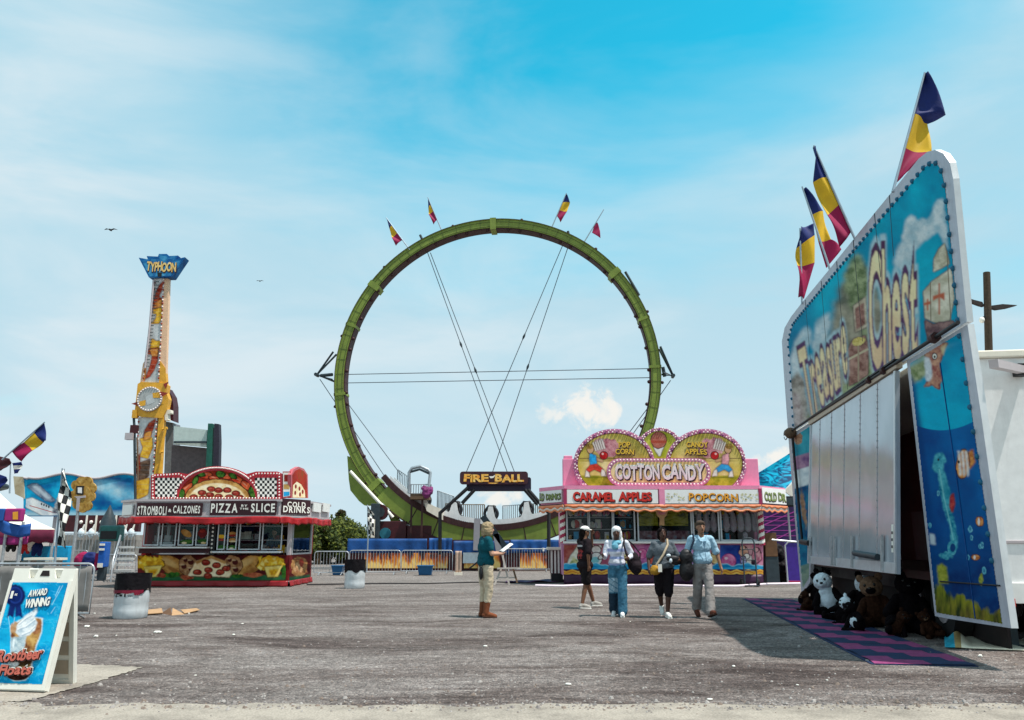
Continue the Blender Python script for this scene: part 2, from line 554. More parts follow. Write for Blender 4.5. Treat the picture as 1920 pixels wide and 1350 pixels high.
class Canvas:
    """a printed picture: soft brush shapes mixed into a colour array over the traced area of a panel"""
    def __init__(s, x0, y0, x1, y1, step, base, seed=1):
        s.step = step; s.rs = np.random.RandomState(seed)
        s.nx, s.ny = int((x1 - x0) / step) + 1, int((y1 - y0) / step) + 1
        s.x0, s.y0 = x0, y0
        s.X, s.Y = np.meshgrid(x0 + np.arange(s.nx) * (x1 - x0) / (s.nx - 1), y0 + np.arange(s.ny) * (y1 - y0) / (s.ny - 1))
        s.C = np.zeros((s.ny, s.nx, 3)); s.C[:] = base

    def pip(s, pts, X=None, Y=None):
        X = s.X if X is None else X; Y = s.Y if Y is None else Y
        m = np.zeros(X.shape, bool); n = len(pts)
        for i in range(n):
            (xa, ya), (xb, yb) = pts[i], pts[(i + 1) % n]
            if ya == yb: continue
            m ^= ((ya > Y) != (yb > Y)) & (X < (xb - xa) * (Y - ya) / (yb - ya) + xa)
        return m

    def blur(s, m, r):
        k = max(1, int(round(r / s.step)))
        for _ in range(2):
            for ax in (0, 1):
                p = np.concatenate([np.take(m, [0] * k, ax), m, np.take(m, [-1] * k, ax)], ax)
                c = np.cumsum(p, ax); z = np.zeros_like(np.take(c, [0], ax)); c = np.concatenate([z, c], ax)
                n = m.shape[ax]
                m = (np.take(c, range(2 * k + 1, 2 * k + 1 + n), ax) - np.take(c, range(0, n), ax)) / (2 * k + 1)
        return m

    def noise(s, sx, sy=None, octv=4):
        """smooth value noise 0..1, features sx by sy pixels wide"""
        sy = sy or sx; out = np.zeros(s.X.shape); amp, tot = 1.0, 0.0
        for o in range(octv):
            fx, fy = (s.X - s.x0) / sx, (s.Y - s.y0) / sy
            gx, gy = int(fx.max()) + 3, int(fy.max()) + 3
            g = s.rs.rand(gy, gx); ix, iy = fx.astype(int), fy.astype(int)
            u, v = fx - ix, fy - iy; u, v = u * u * (3 - 2 * u), v * v * (3 - 2 * v)
            out += amp * ((g[iy, ix] * (1 - u) + g[iy, ix + 1] * u) * (1 - v) + (g[iy + 1, ix] * (1 - u) + g[iy + 1, ix + 1] * u) * v)
            tot += amp; amp *= .55; sx *= .5; sy *= .5
        return out / tot

    def lay(s, mask, col, op=1.0):
        a = (mask * op)[..., None]
        s.C = s.C * (1 - a) + np.array(col) * a
        return s

    def mottle(s, mask, c0, c1, size, op=1.0, sy=None, sharp=2.2):
        n = np.clip((s.noise(size, sy) - .5) * sharp + .5, 0, 1)[..., None]
        a = (mask * op)[..., None]
        s.C = s.C * (1 - a) + (np.array(c0) * (1 - n) + np.array(c1) * n) * a
        return s

    def poly(s, pts, col, soft=0.0, op=1.0, col2=None, size=14, wob=0.0, dark=None):
        if wob:
            dx, dy = (s.noise(9) - .5) * wob * 2, (s.noise(9) - .5) * wob * 2
            m = s.pip(pts, s.X + dx, s.Y + dy).astype(float)
        else: m = s.pip(pts).astype(float)
        if dark is not None:
            s.lay(np.clip(s.blur(m, 1.6) * 1.8, 0, 1), dark)
        if soft: m = s.blur(m, soft)
        if col2 is not None: return s.mottle(m, col, col2, size, op)
        return s.lay(m, col, op)

    def ell(s, cx, cy, rx, ry, col, soft=.8, op=1.0, rot=0, col2=None, size=8, wob=0.0, dark=None):
        c, sn = math.cos(math.radians(rot)), math.sin(math.radians(rot))
        X, Y = s.X - cx, s.Y - cy
        if wob: X = X + (s.noise(7) - .5) * wob * 2; Y = Y + (s.noise(7) - .5) * wob * 2
        d = np.sqrt(((X * c + Y * sn) / rx) ** 2 + ((-X * sn + Y * c) / ry) ** 2)
        r = min(rx, ry)
        m = np.clip((1 - d) * r / max(soft, .4) + .5, 0, 1)
        if dark is not None: s.lay(np.clip((1 + 1.3 / r - d) * r / 1.0 + .5, 0, 1), dark)
        if col2 is not None: return s.mottle(m, col, col2, size, op)
        return s.lay(m, col, op)

    def line(s, pts, w, col, op=1.0):
        for i in range(len(pts) - 1):
            (xa, ya), (xb, yb) = pts[i], pts[i + 1]; dx, dy = xb - xa, yb - ya; L = dx * dx + dy * dy + 1e-9
            t = np.clip(((s.X - xa) * dx + (s.Y - ya) * dy) / L, 0, 1)
            d = np.hypot(s.X - xa - t * dx, s.Y - ya - t * dy)
            s.lay(np.clip((w / 2 - d) / s.step + .5, 0, 1), col, op)
        return s

    def letters(s, word, corner, layers, jit=.04, rot=3, gap=.04, seed=4):
        """word warped into the four traced corners (TL, TR, BR, BL); layers = [(fatness, colour top, colour bottom, soft)]"""
        r = random.Random(seed); TL, TR, BR, BL = corner; x = 0; info = []
        for ch in word:
            vs, fs = glyph(ch, 0); xa = min(p[0] for p in vs); xb = max(p[0] for p in vs)
            info.append((ch, x - xa, x, x + xb - xa, math.radians(r.uniform(-rot, rot)), r.uniform(-jit, jit))); x += xb - xa + gap
        tot = x - gap
        for off, ct, cb, soft in layers:
            M = np.zeros(s.X.shape)
            for ch, dx, xa, xb, jr, jv in info:
                vs, fs = glyph(ch, off); q = []
                for a, b in vs:
                    A, B = a + dx - (xa + xb) / 2, b - .36
                    A, B = A * math.cos(jr) - B * math.sin(jr) + (xa + xb) / 2, A * math.sin(jr) + B * math.cos(jr) + .36 + jv
                    u, v = A / tot, B / .73
                    q.append(((BL[0] * (1 - u) + BR[0] * u) * (1 - v) + (TL[0] * (1 - u) + TR[0] * u) * v, (BL[1] * (1 - u) + BR[1] * u) * (1 - v) + (TL[1] * (1 - u) + TR[1] * u) * v))
                for f in fs: M = np.maximum(M, s.pip([q[i] for i in f]))
            if soft: M = s.blur(M, soft)
            yt, yb = min(TL[1], TR[1]), max(BL[1], BR[1])
            n = np.clip((s.noise(12, 30) - .5) * 1.2 + (s.Y - yt) / (yb - yt), 0, 1)[..., None] ** 1.6
            a = M[..., None]; s.C = s.C * (1 - a) + (np.array(ct) * (1 - n) + np.array(cb) * n) * a
        return s

    def build(s, pn, name, parent, clip=None, off=.004, grain=.10):
        s.C *= 1 + (s.noise(3.0, None, 3) - .5)[..., None] * grain * 2
        s.C *= 1 + (s.noise(60, 25, 4) - .5)[..., None] * .25
        keep = s.pip(clip) if clip else np.ones(s.X.shape, bool)
        vid = np.full(s.X.shape, -1, int)
        fk = keep[:-1, :-1] & keep[1:, :-1] & keep[:-1, 1:] & keep[1:, 1:]
        used = np.zeros(s.X.shape, bool)
        for dy, dx in ((0, 0), (0, 1), (1, 0), (1, 1)): used[dy:s.ny - 1 + dy, dx:s.nx - 1 + dx] |= fk
        vid[used] = np.arange(used.sum())
        base = OFF.get(parent.name, Vector())
        vs = [tuple(pn.at(x, y, off) - base) for x, y in zip(s.X[used], s.Y[used])]
        j, i = np.nonzero(fk)
        fs = np.stack([vid[j, i], vid[j + 1, i], vid[j + 1, i + 1], vid[j, i + 1]], 1)
        me = bpy.data.meshes.new(name); me.from_pydata(vs, [], fs.tolist()); me.materials.append(print_mat('airbrushed_print'))
        at_ = me.color_attributes.new('ink', 'FLOAT_COLOR', 'POINT')
        col = np.ones((int(used.sum()), 4)); col[:, :3] = np.clip(s.C[used], 0, .9)
        at_.data.foreach_set('color', col.ravel().astype(np.float32)); me.update()
        o = bpy.data.objects.new(name, me); COL.objects.link(o); o.parent = parent; OFF[o.name] = base
        return o


# ------------------------------------------------------------------ ground
def ground_material():
    m = bpy.data.materials.new('gravelly_asphalt'); m.use_nodes = True
    nt = m.node_tree; N, L = nt.nodes, nt.links
    b = N['Principled BSDF']; b.inputs['Specular IOR Level'].default_value = 0.2
    tc = N.new('ShaderNodeTexCoord')
    def noise(sc, det, rough=0.6, stretch=None, dist=0.0):
        n = N.new('ShaderNodeTexNoise'); n.inputs['Scale'].default_value = sc; n.inputs['Detail'].default_value = det
        n.inputs['Roughness'].default_value = rough; n.inputs['Distortion'].default_value = dist
        if stretch:
            mp = N.new('ShaderNodeMapping'); mp.inputs['Scale'].default_value = stretch
            mp.inputs['Rotation'].default_value = (0, 0, 0.12)
            L.new(tc.outputs['Object'], mp.inputs[0]); L.new(mp.outputs[0], n.inputs['Vector'])
        else: L.new(tc.outputs['Object'], n.inputs['Vector'])
        return n.outputs['Fac']
    def ramp(f, stops):
        cr = N.new('ShaderNodeValToRGB'); e = cr.color_ramp.elements
        for i, (p, c) in enumerate(stops):
            x = e[i] if i < 2 else e.new(p)
            x.position = p; x.color = tuple(c) + (1,)
        L.new(f, cr.inputs[0]); return cr.outputs[0]
    def mix(f, a, c, mode='MIX'):
        n = N.new('ShaderNodeMixRGB'); n.blend_type = mode
        if isinstance(f, float): n.inputs[0].default_value = f
        else: L.new(f, n.inputs[0])
        for i, v in ((1, a), (2, c)):
            if isinstance(v, tuple): n.inputs[i].default_value = v + (1,)
            else: L.new(v, n.inputs[i])
        return n.outputs[0]
    base = ramp(noise(0.45, 9, 0.70, (0.55, 1.35, 1), 0.7),
                [(0.40, (0.118, 0.093, 0.087)), (0.58, (0.295, 0.266, 0.254)), (0.48, (0.205, 0.175, 0.164))])
    patch = ramp(noise(1.5, 8, 0.72, (0.42, 1.4, 1), 0.9), [(0.38, (0.58, 0.53, 0.51)), (0.60, (1.22, 1.215, 1.21))])
    col = mix(0.85, base, patch, 'MULTIPLY')
    dust = N.new('ShaderNodeMapRange'); dust.inputs[1].default_value = 0.50; dust.inputs[2].default_value = 0.66
    dust.inputs[3].default_value = 0; dust.inputs[4].default_value = 0.6
    L.new(noise(0.33, 9, 0.70, (0.5, 1.2, 1), 1.0), dust.inputs[0])
    col = mix(dust.outputs[0], col, (0.300, 0.274, 0.260))
    # the far yard is pale packed gravel
    sp = N.new('ShaderNodeSeparateXYZ'); L.new(tc.outputs['Object'], sp.inputs[0])
    fr = N.new('ShaderNodeMapRange'); fr.inputs[1].default_value = 15; fr.inputs[2].default_value = 30; fr.inputs[3].default_value = 0; fr.inputs[4].default_value = 0.6
    L.new(sp.outputs['Y'], fr.inputs[0])
    col = mix(fr.outputs[0], col, (0.315, 0.288, 0.272))
    # stones
    vo = N.new('ShaderNodeTexVoronoi'); vo.inputs['Scale'].default_value = 36.0; vo.inputs['Randomness'].default_value = 1
    L.new(tc.outputs['Object'], vo.inputs['Vector'])
    hs = N.new('ShaderNodeSeparateColor'); L.new(vo.outputs['Color'], hs.inputs[0])
    stone = ramp(hs.outputs[0], [(0.0, (0.38, 0.36, 0.36)), (1.0, (1.8, 1.77, 1.74)), (0.5, (0.90, 0.89, 0.88)), (0.88, (1.2, 1.18, 1.16))])
    col = mix(0.75, col, stone, 'MULTIPLY')
    fine = ramp(noise(75.0, 3, 0.7), [(0.34, (0.68, 0.67, 0.66)), (0.66, (1.3, 1.3, 1.29))])
    col = mix(0.8, col, fine, 'MULTIPLY')
    mid = ramp(noise(6.0, 6, 0.75), [(0.34, (0.68, 0.66, 0.65)), (0.66, (1.26, 1.255, 1.25))])
    col = mix(0.85, col, mid, 'MULTIPLY')
    L.new(col, b.inputs['Base Color'])
    b.inputs['Roughness'].default_value = 0.9
    # bump
    bp = N.new('ShaderNodeBump'); bp.inputs['Strength'].default_value = 1.0; bp.inputs['Distance'].default_value = 0.03
    ad = N.new('ShaderNodeMath'); ad.operation = 'ADD'
    L.new(noise(26.0, 5, 0.7), ad.inputs[0])
    sc = N.new('ShaderNodeMath'); sc.operation = 'MULTIPLY'; sc.inputs[1].default_value = -1.2
    L.new(vo.outputs['Distance'], sc.inputs[0]); L.new(sc.outputs[0], ad.inputs[1])
    L.new(ad.outputs[0], bp.inputs['Height']); L.new(bp.outputs[0], b.inputs['Normal'])
    return m


def concrete_material():
    m = bpy.data.materials.new('worn_concrete'); m.use_nodes = True
    nt = m.node_tree; N, L = nt.nodes, nt.links
    b = N['Principled BSDF']; b.inputs['Roughness'].default_value = 0.9
    tc = N.new('ShaderNodeTexCoord')
    n = N.new('ShaderNodeTexNoise'); n.inputs['Scale'].default_value = 1.6; n.inputs['Detail'].default_value = 9; n.inputs['Roughness'].default_value = 0.7
    L.new(tc.outputs['Object'], n.inputs['Vector'])
    cr = N.new('ShaderNodeValToRGB'); e = cr.color_ramp.elements
    e[0].position = 0.34; e[0].color = (0.205, 0.176, 0.145, 1); e[1].position = 0.56; e[1].color = (0.345, 0.300, 0.248, 1)
    L.new(n.outputs['Fac'], cr.inputs[0])
    n2 = N.new('ShaderNodeTexNoise'); n2.inputs['Scale'].default_value = 60; n2.inputs['Detail'].default_value = 3
    L.new(tc.outputs['Object'], n2.inputs['Vector'])
    c2 = N.new('ShaderNodeValToRGB'); e = c2.color_ramp.elements
    e[0].position = 0.35; e[0].color = (.72, .72, .72, 1); e[1].position = 0.65; e[1].color = (1.2, 1.2, 1.2, 1)
    L.new(n2.outputs['Fac'], c2.inputs[0])
    mx = N.new('ShaderNodeMixRGB'); mx.blend_type = 'MULTIPLY'; mx.inputs[0].default_value = 0.8
    L.new(cr.outputs[0], mx.inputs[1]); L.new(c2.outputs[0], mx.inputs[2]); L.new(mx.outputs[0], b.inputs['Base Color'])
    bp = N.new('ShaderNodeBump'); bp.inputs['Strength'].default_value = 0.4; bp.inputs['Distance'].default_value = 0.01
    L.new(n2.outputs['Fac'], bp.inputs['Height']); L.new(bp.outputs[0], b.inputs['Normal'])
    return m


def build_ground():
    mb = MB()
    g = ground_material()
    mb.add([(-1500, -300, 0), (1500, -300, 0), (1500, 2500, 0), (-1500, 2500, 0)], [(0, 1, 2, 3)], g)
    tag(mb.build('ground'), kind='structure')
    mb = MB(); c = concrete_material()
    r = random.Random(3)
    # ragged edge of the concrete apron at the viewer's feet
    edge = []
    for i in range(90):
        x = -6.4 + i * 0.16
        edge.append((x, ground(960, 1322).y + 0.05 * math.sin(x * 1.7) + .03 * math.sin(x * 5.3) + r.uniform(-.05, .05) + (0.12 if x < -4 else 0), 0.004))
    mb.poly([(-14, -3, 0.004), (14, -3, 0.004), (14, edge[-1][1], 0.004)] + edge[::-1] + [(-14, edge[0][1], 0.004)], c)
    tag(mb.build('pavement'), kind='structure')
    mb = MB()
    pts = [(-60, 1247), (60, 1247), (170, 1247), (268, 1252), (225, 1266), (175, 1282), (130, 1294), (90, 1304), (60, 1314), (30, 1317), (-60, 1318)]
    rg = []
    for i in range(len(pts)):
        (xa, ya), (xb, yb) = pts[i], pts[(i + 1) % len(pts)]; n = max(1, int(math.hypot(xb - xa, yb - ya) / 5))
        rg += [(xa + (xb - xa) * k / n + r.uniform(-3, 3) * (k > 0), ya + (yb - ya) * k / n + r.uniform(-1.1, 1.1) * (k > 0)) for k in range(n)]
    q = [ground(x, y) for x, y in rg]
    mb.poly([(p.x, p.y, 0.008) for p in q][::-1], c)
    tag(mb.build('pavement'), kind='structure')
    # loose stones on the yard
    mb = MB(); r = random.Random(11)
    sm = [mat('stone_pale', (0.36, 0.33, 0.31), 0.9, var=0.2), mat('stone_grey', (0.22, 0.195, 0.185), 0.9, var=0.2), mat('stone_brown', (0.22, 0.17, 0.14), 0.9, var=0.2)]
    for i in range(3800):
        py = 1330 - 230 * (r.random() ** 1.6); px = r.uniform(-40, 1960)
        p = ground(px, py) if i % 4 else Vector((r.uniform(-6.4, 7.6), ground(960, 1322).y + r.gauss(-.05, .13), 0.004))
        s = r.uniform(0.004, 0.016) if r.random() < 0.94 else r.uniform(0.018, 0.03)
        a = r.uniform(0, 6.28); ring = []
        for k in range(5):
            t = a + k * 1.2566
            ring.append((p.x + s * math.cos(t) * r.uniform(.7, 1.2), p.y + s * math.sin(t) * r.uniform(.7, 1.2), p.z + 0.001))
        top = [((x + p.x) / 2 + r.uniform(-s, s) * .15, (y + p.y) / 2, p.z + s * r.uniform(.5, .9)) for x, y, z in ring]
        mb.add(ring + top, [(k, (k + 1) % 5, 5 + (k + 1) % 5, 5 + k) for k in range(5)] + [(5, 6, 7, 8, 9)], r.choice(sm))
    tag(mb.build('gravel'), kind='stuff')


build_ground()
# ------------------------------------------------------------------ pizza stand
SALSA = art_mat('pepper_print', [(0.30, (0.22, 0.015, 0.01)), (0.5, (0.42, 0.03, 0.012)), (0.62, (0.10, 0.10, 0.02)), (0.75, (0.5, 0.10, 0.03))], 1.3)
CRUST = art_mat('crust_print', [(0.3, (0.42, 0.20, 0.05)), (0.6, (0.70, 0.45, 0.16)), (0.8, (0.85, 0.70, 0.40))], 3.0)
CHEESE = art_mat('cheese_print', [(0.3, (0.78, 0.52, 0.18)), (0.52, (0.88, 0.74, 0.48)), (0.8, (0.9, 0.82, 0.62))], 3.5)
PEPP = art_mat('pepperoni_print', [(0.3, (0.20, 0.012, 0.01)), (0.6, (0.36, 0.03, 0.02)), (0.8, (0.5, 0.09, 0.05))], 6)
BREAD = art_mat('bread_print', [(0.3, (0.28, 0.11, 0.025)), (0.55, (0.52, 0.25, 0.06)), (0.8, (0.72, 0.42, 0.14))], 4)
NACHO = art_mat('nacho_print', [(0.3, (0.55, 0.24, 0.01)), (0.5, (0.85, 0.45, 0.01)), (0.75, (0.9, 0.62, 0.06))], 7)
TRAY = mat('tray_yellow', (0.85, 0.66, 0.14), 0.5)
LEAF = art_mat('leaf_print', [(0.3, (0.015, 0.07, 0.01)), (0.6, (0.04, 0.15, 0.02)), (0.8, (0.12, 0.22, 0.04))], 5)
MURALRED = art_mat('mural_red', [(0.3, (0.09, 0.008, 0.01)), (0.6, (0.20, 0.015, 0.015)), (0.8, (0.26, 0.03, 0.02))], 2)
BANDGREEN = mat('band_green', (0.02, 0.10, 0.045), 0.5, var=0.3)
SKIRTRED = mat('vinyl_skirt_red', (0.28, 0.010, 0.014), 0.4, var=0.3, scale=2, bump=0.5, bscale=6)
VINYLRED = mat('vinyl_valance_red', (0.40, 0.012, 0.016), 0.45, var=0.35, scale=3, bump=0.4, bscale=8)
GREYTRIM = mat('grey_trim', (0.50, 0.44, 0.45), 0.45, 0.2, var=0.1)
BULB = mat('pale_bulb', (0.85, 0.72, 0.68), 0.25, var=0.1)
BULBRED = mat('border_red', (0.45, 0.02, 0.035), 0.4, var=0.2)
SIGNDARK = mat('sign_black', (0.035, 0.006, 0.010), 0.4, var=0.3)
LETTER = mat('letter_white', (0.85, 0.82, 0.74), 0.45, var=0.05)
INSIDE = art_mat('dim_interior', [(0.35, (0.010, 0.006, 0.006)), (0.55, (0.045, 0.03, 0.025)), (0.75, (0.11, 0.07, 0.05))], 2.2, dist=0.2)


def glass_mat():
    m = bpy.data.materials.new('window_glass'); m.use_nodes = True
    nt = m.node_tree; N, L = nt.nodes, nt.links
    out = N['Material Output']
    tr = N.new('ShaderNodeBsdfTransparent'); tr.inputs[0].default_value = (0.82, 0.85, 0.85, 1)
    gl = N.new('ShaderNodeBsdfGlossy'); gl.inputs['Roughness'].default_value = 0.03
    fr = N.new('ShaderNodeFresnel'); fr.inputs[0].default_value = 1.28
    mx = N.new('ShaderNodeMixShader')
    L.new(fr.outputs[0], mx.inputs[0]); L.new(tr.outputs[0], mx.inputs[1]); L.new(gl.outputs[0], mx.inputs[2])
    L.new(mx.outputs[0], out.inputs[0])
    return m


GLASS = glass_mat()


def bulbs_along(mb, pn, pts, step, r, off, mt):
    """little round bulbs spaced along a polyline given in panel (u,v)"""
    acc = 0.0
    for i in range(len(pts) - 1):
        a, b = Vector(pts[i]), Vector(pts[i + 1]); ln = (b - a).length
        while acc <= ln:
            p = a + (b - a) * (acc / ln) if ln > 0 else a
            mb.ball(pn.P(p.x, p.y, off), r, mt, 6, 4); acc += step
        acc -= ln


def build_pizza_stand():
    Y0 = 26.1
    A = at(258, 1100, Y0).x; B = at(540, 1100, Y0).x; YB = Y0 + 2.9
    root = thing('pizza_stand', 'red and checkered pizza trailer with a half-round pizza sign on its roof', 'food stand', ((A + B) / 2, Y0 + 1.4, 0))
    fr = Panel((0, Y0, 0), (1, 0, 0))
    aw = Panel((0, Y0 - 0.9, 0), (1, 0, 0))
    z = lambda py, Y=Y0: at(400, py, Y).z
    zc0, zc1, zroof = z(1041), z(1032), z(936)
    # body shell: floor box, back, roof, pillars (open fronted with windows)
    mb = MB()
    mb.box(A, B, Y0 + .02, YB, 0.18, zc0, MURALRED)
    mb.box(A, B, YB - .08, YB - .002, zc0 + .002, zroof, RED)
    mb.box(A + .002, B - .002, Y0 + .03, YB - .09, zroof - .12, zroof, MAROON)
    mb.box(A, A + .14, Y0 + .02, YB - .09, zc0 + .002, zroof - .13, RED)
    for x in (B - .12,):
        mb.box(x, x + .12, Y0 + .02, Y0 + .16, zc0 + .002, zroof - .13, GREYTRIM)
        mb.box(x, x + .12, YB - .24, YB - .09, zc0 + .002, zroof - .13, GREYTRIM)
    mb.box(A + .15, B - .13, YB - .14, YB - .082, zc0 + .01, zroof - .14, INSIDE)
    mb.build('body', root, 0.008)
    # centre pillar with white dots
    mb = MB()
    x0, x1 = fr.uv(394, 1000)[0], fr.uv(405, 1000)[0]
    mb.box(x0, x1, Y0 - .03, Y0 + .12, zc0 + .004, zroof - .13, BLACK)
    for k in range(11):
        zz = zc0 + .1 + k * .125
        mb.ball(((x0 + x1) / 2, Y0 - .035, zz), (.035, .012, .035), LETTER, 8, 6)
    mb.build('pillar', root)
    # windows: frames and panes
    for (xa, xb, ya, yb, kind) in ((268, 301, 979, 1023, 'd'), (301, 333, 979, 1023, 'd'), (333, 366, 979, 1023, 'bread'), (366, 393, 979, 1023, 'salad'),
                                   (406, 425, 979, 1031, 'buns'), (425, 447, 979, 1031, 'buns2'), (447, 490, 979, 1031, 'open'), (490, 531, 979, 1031, 'clerk')):
        ua, vb = fr.uv(xa, yb); ub, va = fr.uv(xb, ya)
        vb = max(vb, zc0 + .01); va = min(va, zroof - .14)
        m = MB(); w = .035; c = ALU
        m.box(ua, ua + w, Y0 - .02, Y0 + .03, vb, va, c); m.box(ub - w, ub - .002, Y0 - .02, Y0 + .03, vb, va, c)
        m.box(ua + w + .001, ub - w - .002, Y0 - .02, Y0 + .03, vb, vb + w, c); m.box(ua + w + .001, ub - w - .002, Y0 - .02, Y0 + .03, va - w, va, c)
        f = m.build('window', root)
        if True:
            m = MB(); m.box(ua + w, ub - w, Y0 + .004, Y0 + .010, vb + w, va - w, GLASS); m.build('pane', f)
        # picture decals of food on the lower half of the panes
        m = MB(); pn = Panel((0, Y0 - .006, 0), (1, 0, 0))
        cx = (xa + xb) / 2
        if kind == 'bread':
            pn.pp(m, ell(cx, 1000, 11, 6, rot=30), BREAD, 1); pn.pp(m, ell(cx, 1016, 11, 4, wob=.2), LEAF, 1); pn.pp(m, ell(cx - 4, 1018, 5, 2.2), CHEESE, 2)
        elif kind == 'salad':
            pn.pp(m, ell(cx, 1000, 8, 9, wob=.15), MURALRED, 1); pn.pp(m, ell(cx, 1015, 9, 4, wob=.2, seed=3), LEAF, 1); pn.pp(m, ell(cx + 2, 1018, 5, 2), CHEESE, 2); pn.pp(m, ell(cx, 996, 5, 3), PEPP, 2)
        elif kind == 'buns':
            pn.pp(m, ell(cx, 1006, 8, 3.5), NACHO, 1); pn.pp(m, ell(cx, 1012, 7, 2.2), PEPP, 2); pn.pp(m, ell(cx, 1026, 8, 4, wob=.2), LEAF, 1)
        elif kind == 'buns2':
            pn.pp(m, ell(cx, 1000, 7, 3), BREAD, 1); pn.pp(m, ell(cx, 1004, 7, 2), PEPP, 2); pn.pp(m, ell(cx, 1012, 7, 3), BREAD, 1); pn.pp(m, ell(cx, 1015, 7, 1.6), CHEESE, 2); pn.pp(m, ell(cx, 1026, 8, 4, wob=.2, seed=5), LEAF, 1); pn.pp(m, ell(cx - 2, 1028, 4, 1.6), CHEESE, 2)
        if m.v: m.build('decal', f)
    # racks, menu cards and stacked goods inside
    m = MB(); r = random.Random(12)
    for i in range(46):
        x = r.uniform(A + .3, B - .3); zz = zc0 + r.choice((.06, .5, .95)); hh = r.uniform(.10, .26); y = Y0 + r.uniform(.55, 1.3)
        m.box(x - hh * .4, x + hh * .4, y, y + .1, zz, zz + hh, r.choice((RED, LETTER, YELLOW, NACHO, CREAM, BREAD, GREYTRIM, CYAN, PEPP)))
    for zz in (.48, .93): m.box(A + .2, B - .2, Y0 + .5, Y0 + 1.35, zc0 + zz - .03, zc0 + zz, GREYTRIM)
    tag(m.build('stock', root), kind='stuff')
    # side window toward the right end
    sd = Panel((B, Y0, 0), (0, 1, 0))
    mb = MB()
    for (ya, yb) in ((Y0 + .2, Y0 + 2.6),):
        mb.box(B - .04, B + .02, ya, ya + .05, zc0 + .01, zroof - .14, ALU); mb.box(B - .04, B + .02, yb - .05, yb, zc0 + .01, zroof - .14, ALU)
        mb.box(B - .04, B + .02, ya + .051, yb - .051, zc0 + .01, zc0 + .06, ALU)
    f = mb.build('window', root)
    mb = MB(); mb.box(B - .012, B - .006, Y0 + .25, Y0 + 2.55, zc0 + .06, zroof - .14, GLASS); mb.build('pane', f)
    # counters
    mb = MB()
    ua = fr.uv(262, 1028)[0]; ub = fr.uv(394, 1028)[0]; va = fr.uv(300, 1023)[1]; vb = fr.uv(300, 1028)[1]
    mb.box(ua, ub, Y0 - .30, Y0 - .022, vb, vb + .05, WHITE); mb.box(ua, ub, Y0 - .06, Y0 - .022, zc0 + .06, vb - .002, MAROON)
    mb.box(ua + .8, ub, Y0 - .42, Y0 - .031, zc0 + .03, zc0 + .07, GREYTRIM)
    ua = fr.uv(405, 1035)[0]; ub = fr.uv(531, 1035)[0]
    mb.box(ua, ub, Y0 - .34, Y0 - .022, zc0 + .07, zc0 + .13, ALU)
    mb.build('counter', root, 0.01)
    # food mural on the lower front
    c = Canvas(258, 1041, 536, 1090, .62, (.085, .010, .012))
    one = np.ones(c.X.shape); c.mottle(one, (.05, .006, .008), (.19, .02, .018), 34)
    c.poly([(258, 1081), (536, 1078), (536, 1088), (258, 1091)], (.012, .06, .03), 1, 1, (.03, .13, .05))
    def fold(cx, rot):
        c.ell(cx, 1060, 27, 16, (.26, .10, .02), 1, 1, rot, (.58, .30, .08), 10, 2, (.06, .02, .01)); c.ell(cx - 5, 1054, 16, 6, (.66, .42, .16), 4, .8, rot); c.ell(cx + 6, 1070, 18, 4, (.20, .06, .015), 3, .7, rot)
    fold(322, 28); fold(467, -28)
    for cx in (353, 436):
        c.ell(cx, 1060, 18, 18, (.20, .08, .03), 1, 1, 0, (.46, .25, .12), 6, 3, (.05, .015, .01))
        for dx, dy, r in ((-8, 2, 5), (5, -6, 5.5), (6, 8, 5), (-5, -10, 4)): c.ell(cx + dx, 1060 + dy, r, r * .95, (.07, .012, .01), 1); c.ell(cx + dx - r * .6, 1060 + dy - r * .7, r * .9, 1.4, (.62, .42, .24), 1, .8)
    c.poly([(352, 1080), (368, 1052), (396, 1043), (422, 1053), (434, 1074), (430, 1082)], (.80, .56, .30), .6, 1, (.88, .74, .50), 9, 1.5, (.10, .03, .015))
    c.poly([(366, 1053), (396, 1042), (424, 1053), (422, 1058), (396, 1047), (369, 1058)], (.40, .18, .05), .8, 1, (.62, .34, .11))
    for x, y in ((386, 1055), (406, 1060), (370, 1073), (391, 1069), (413, 1073), (390, 1080), (424, 1066)): c.ell(x, y, 6.5, 4.4, (.20, .012, .01), .7, 1, 0, (.42, .06, .03), 4, 1, (.10, .02, .01)); c.ell(x - 1.5, y - 1.5, 2.5, 1, (.6, .16, .1), 1, .6)
    rr = random.Random(4)
    for cx in (282, 508):
        c.ell(cx, 1058, 25, 15, (.50, .22, .01), 1, 1, 0, (.85, .50, .03), 7, 5, (.10, .04, .01))
        for k in range(26):
            x, y, a = cx + rr.uniform(-22, 22), 1057 + rr.uniform(-13, 10), rr.uniform(0, 360)
            c.poly(ell(x, y, 6, 4.2, n=3, rot=a), rr.choice(((.88, .62, .06), (.80, .44, .02), (.55, .24, .01), (.9, .72, .2))), .5, .9)
        c.poly([(cx - 12, 1063), (cx + 22, 1060), (cx + 13, 1081), (cx - 6, 1082)], (.66, .44, .08), .5, 1, (.88, .70, .22), 8, 0, (.12, .05, .01)); c.poly([(cx - 4, 1068), (cx + 15, 1066), (cx + 9, 1078), (cx - 2, 1079)], (.80, .46, .02), 1, 1, (.55, .22, .01), 4)
    for x, y, rx, ry in ((322, 1078, 16, 5), (532, 1072, 5, 13), (446, 1080, 12, 3)): c.ell(x, y, rx, ry, (.01, .05, .01), 1, 1, 0, (.05, .17, .02), 5, 3)
    for x, y, rx in ((302, 1079, 9), (474, 1078, 18), (350, 1083, 12)): c.ell(x, y, rx, 4, (.26, .03, .015), 1, 1, 0, (.5, .14, .06), 5, 2)
    c.build(fr, 'mural', root)
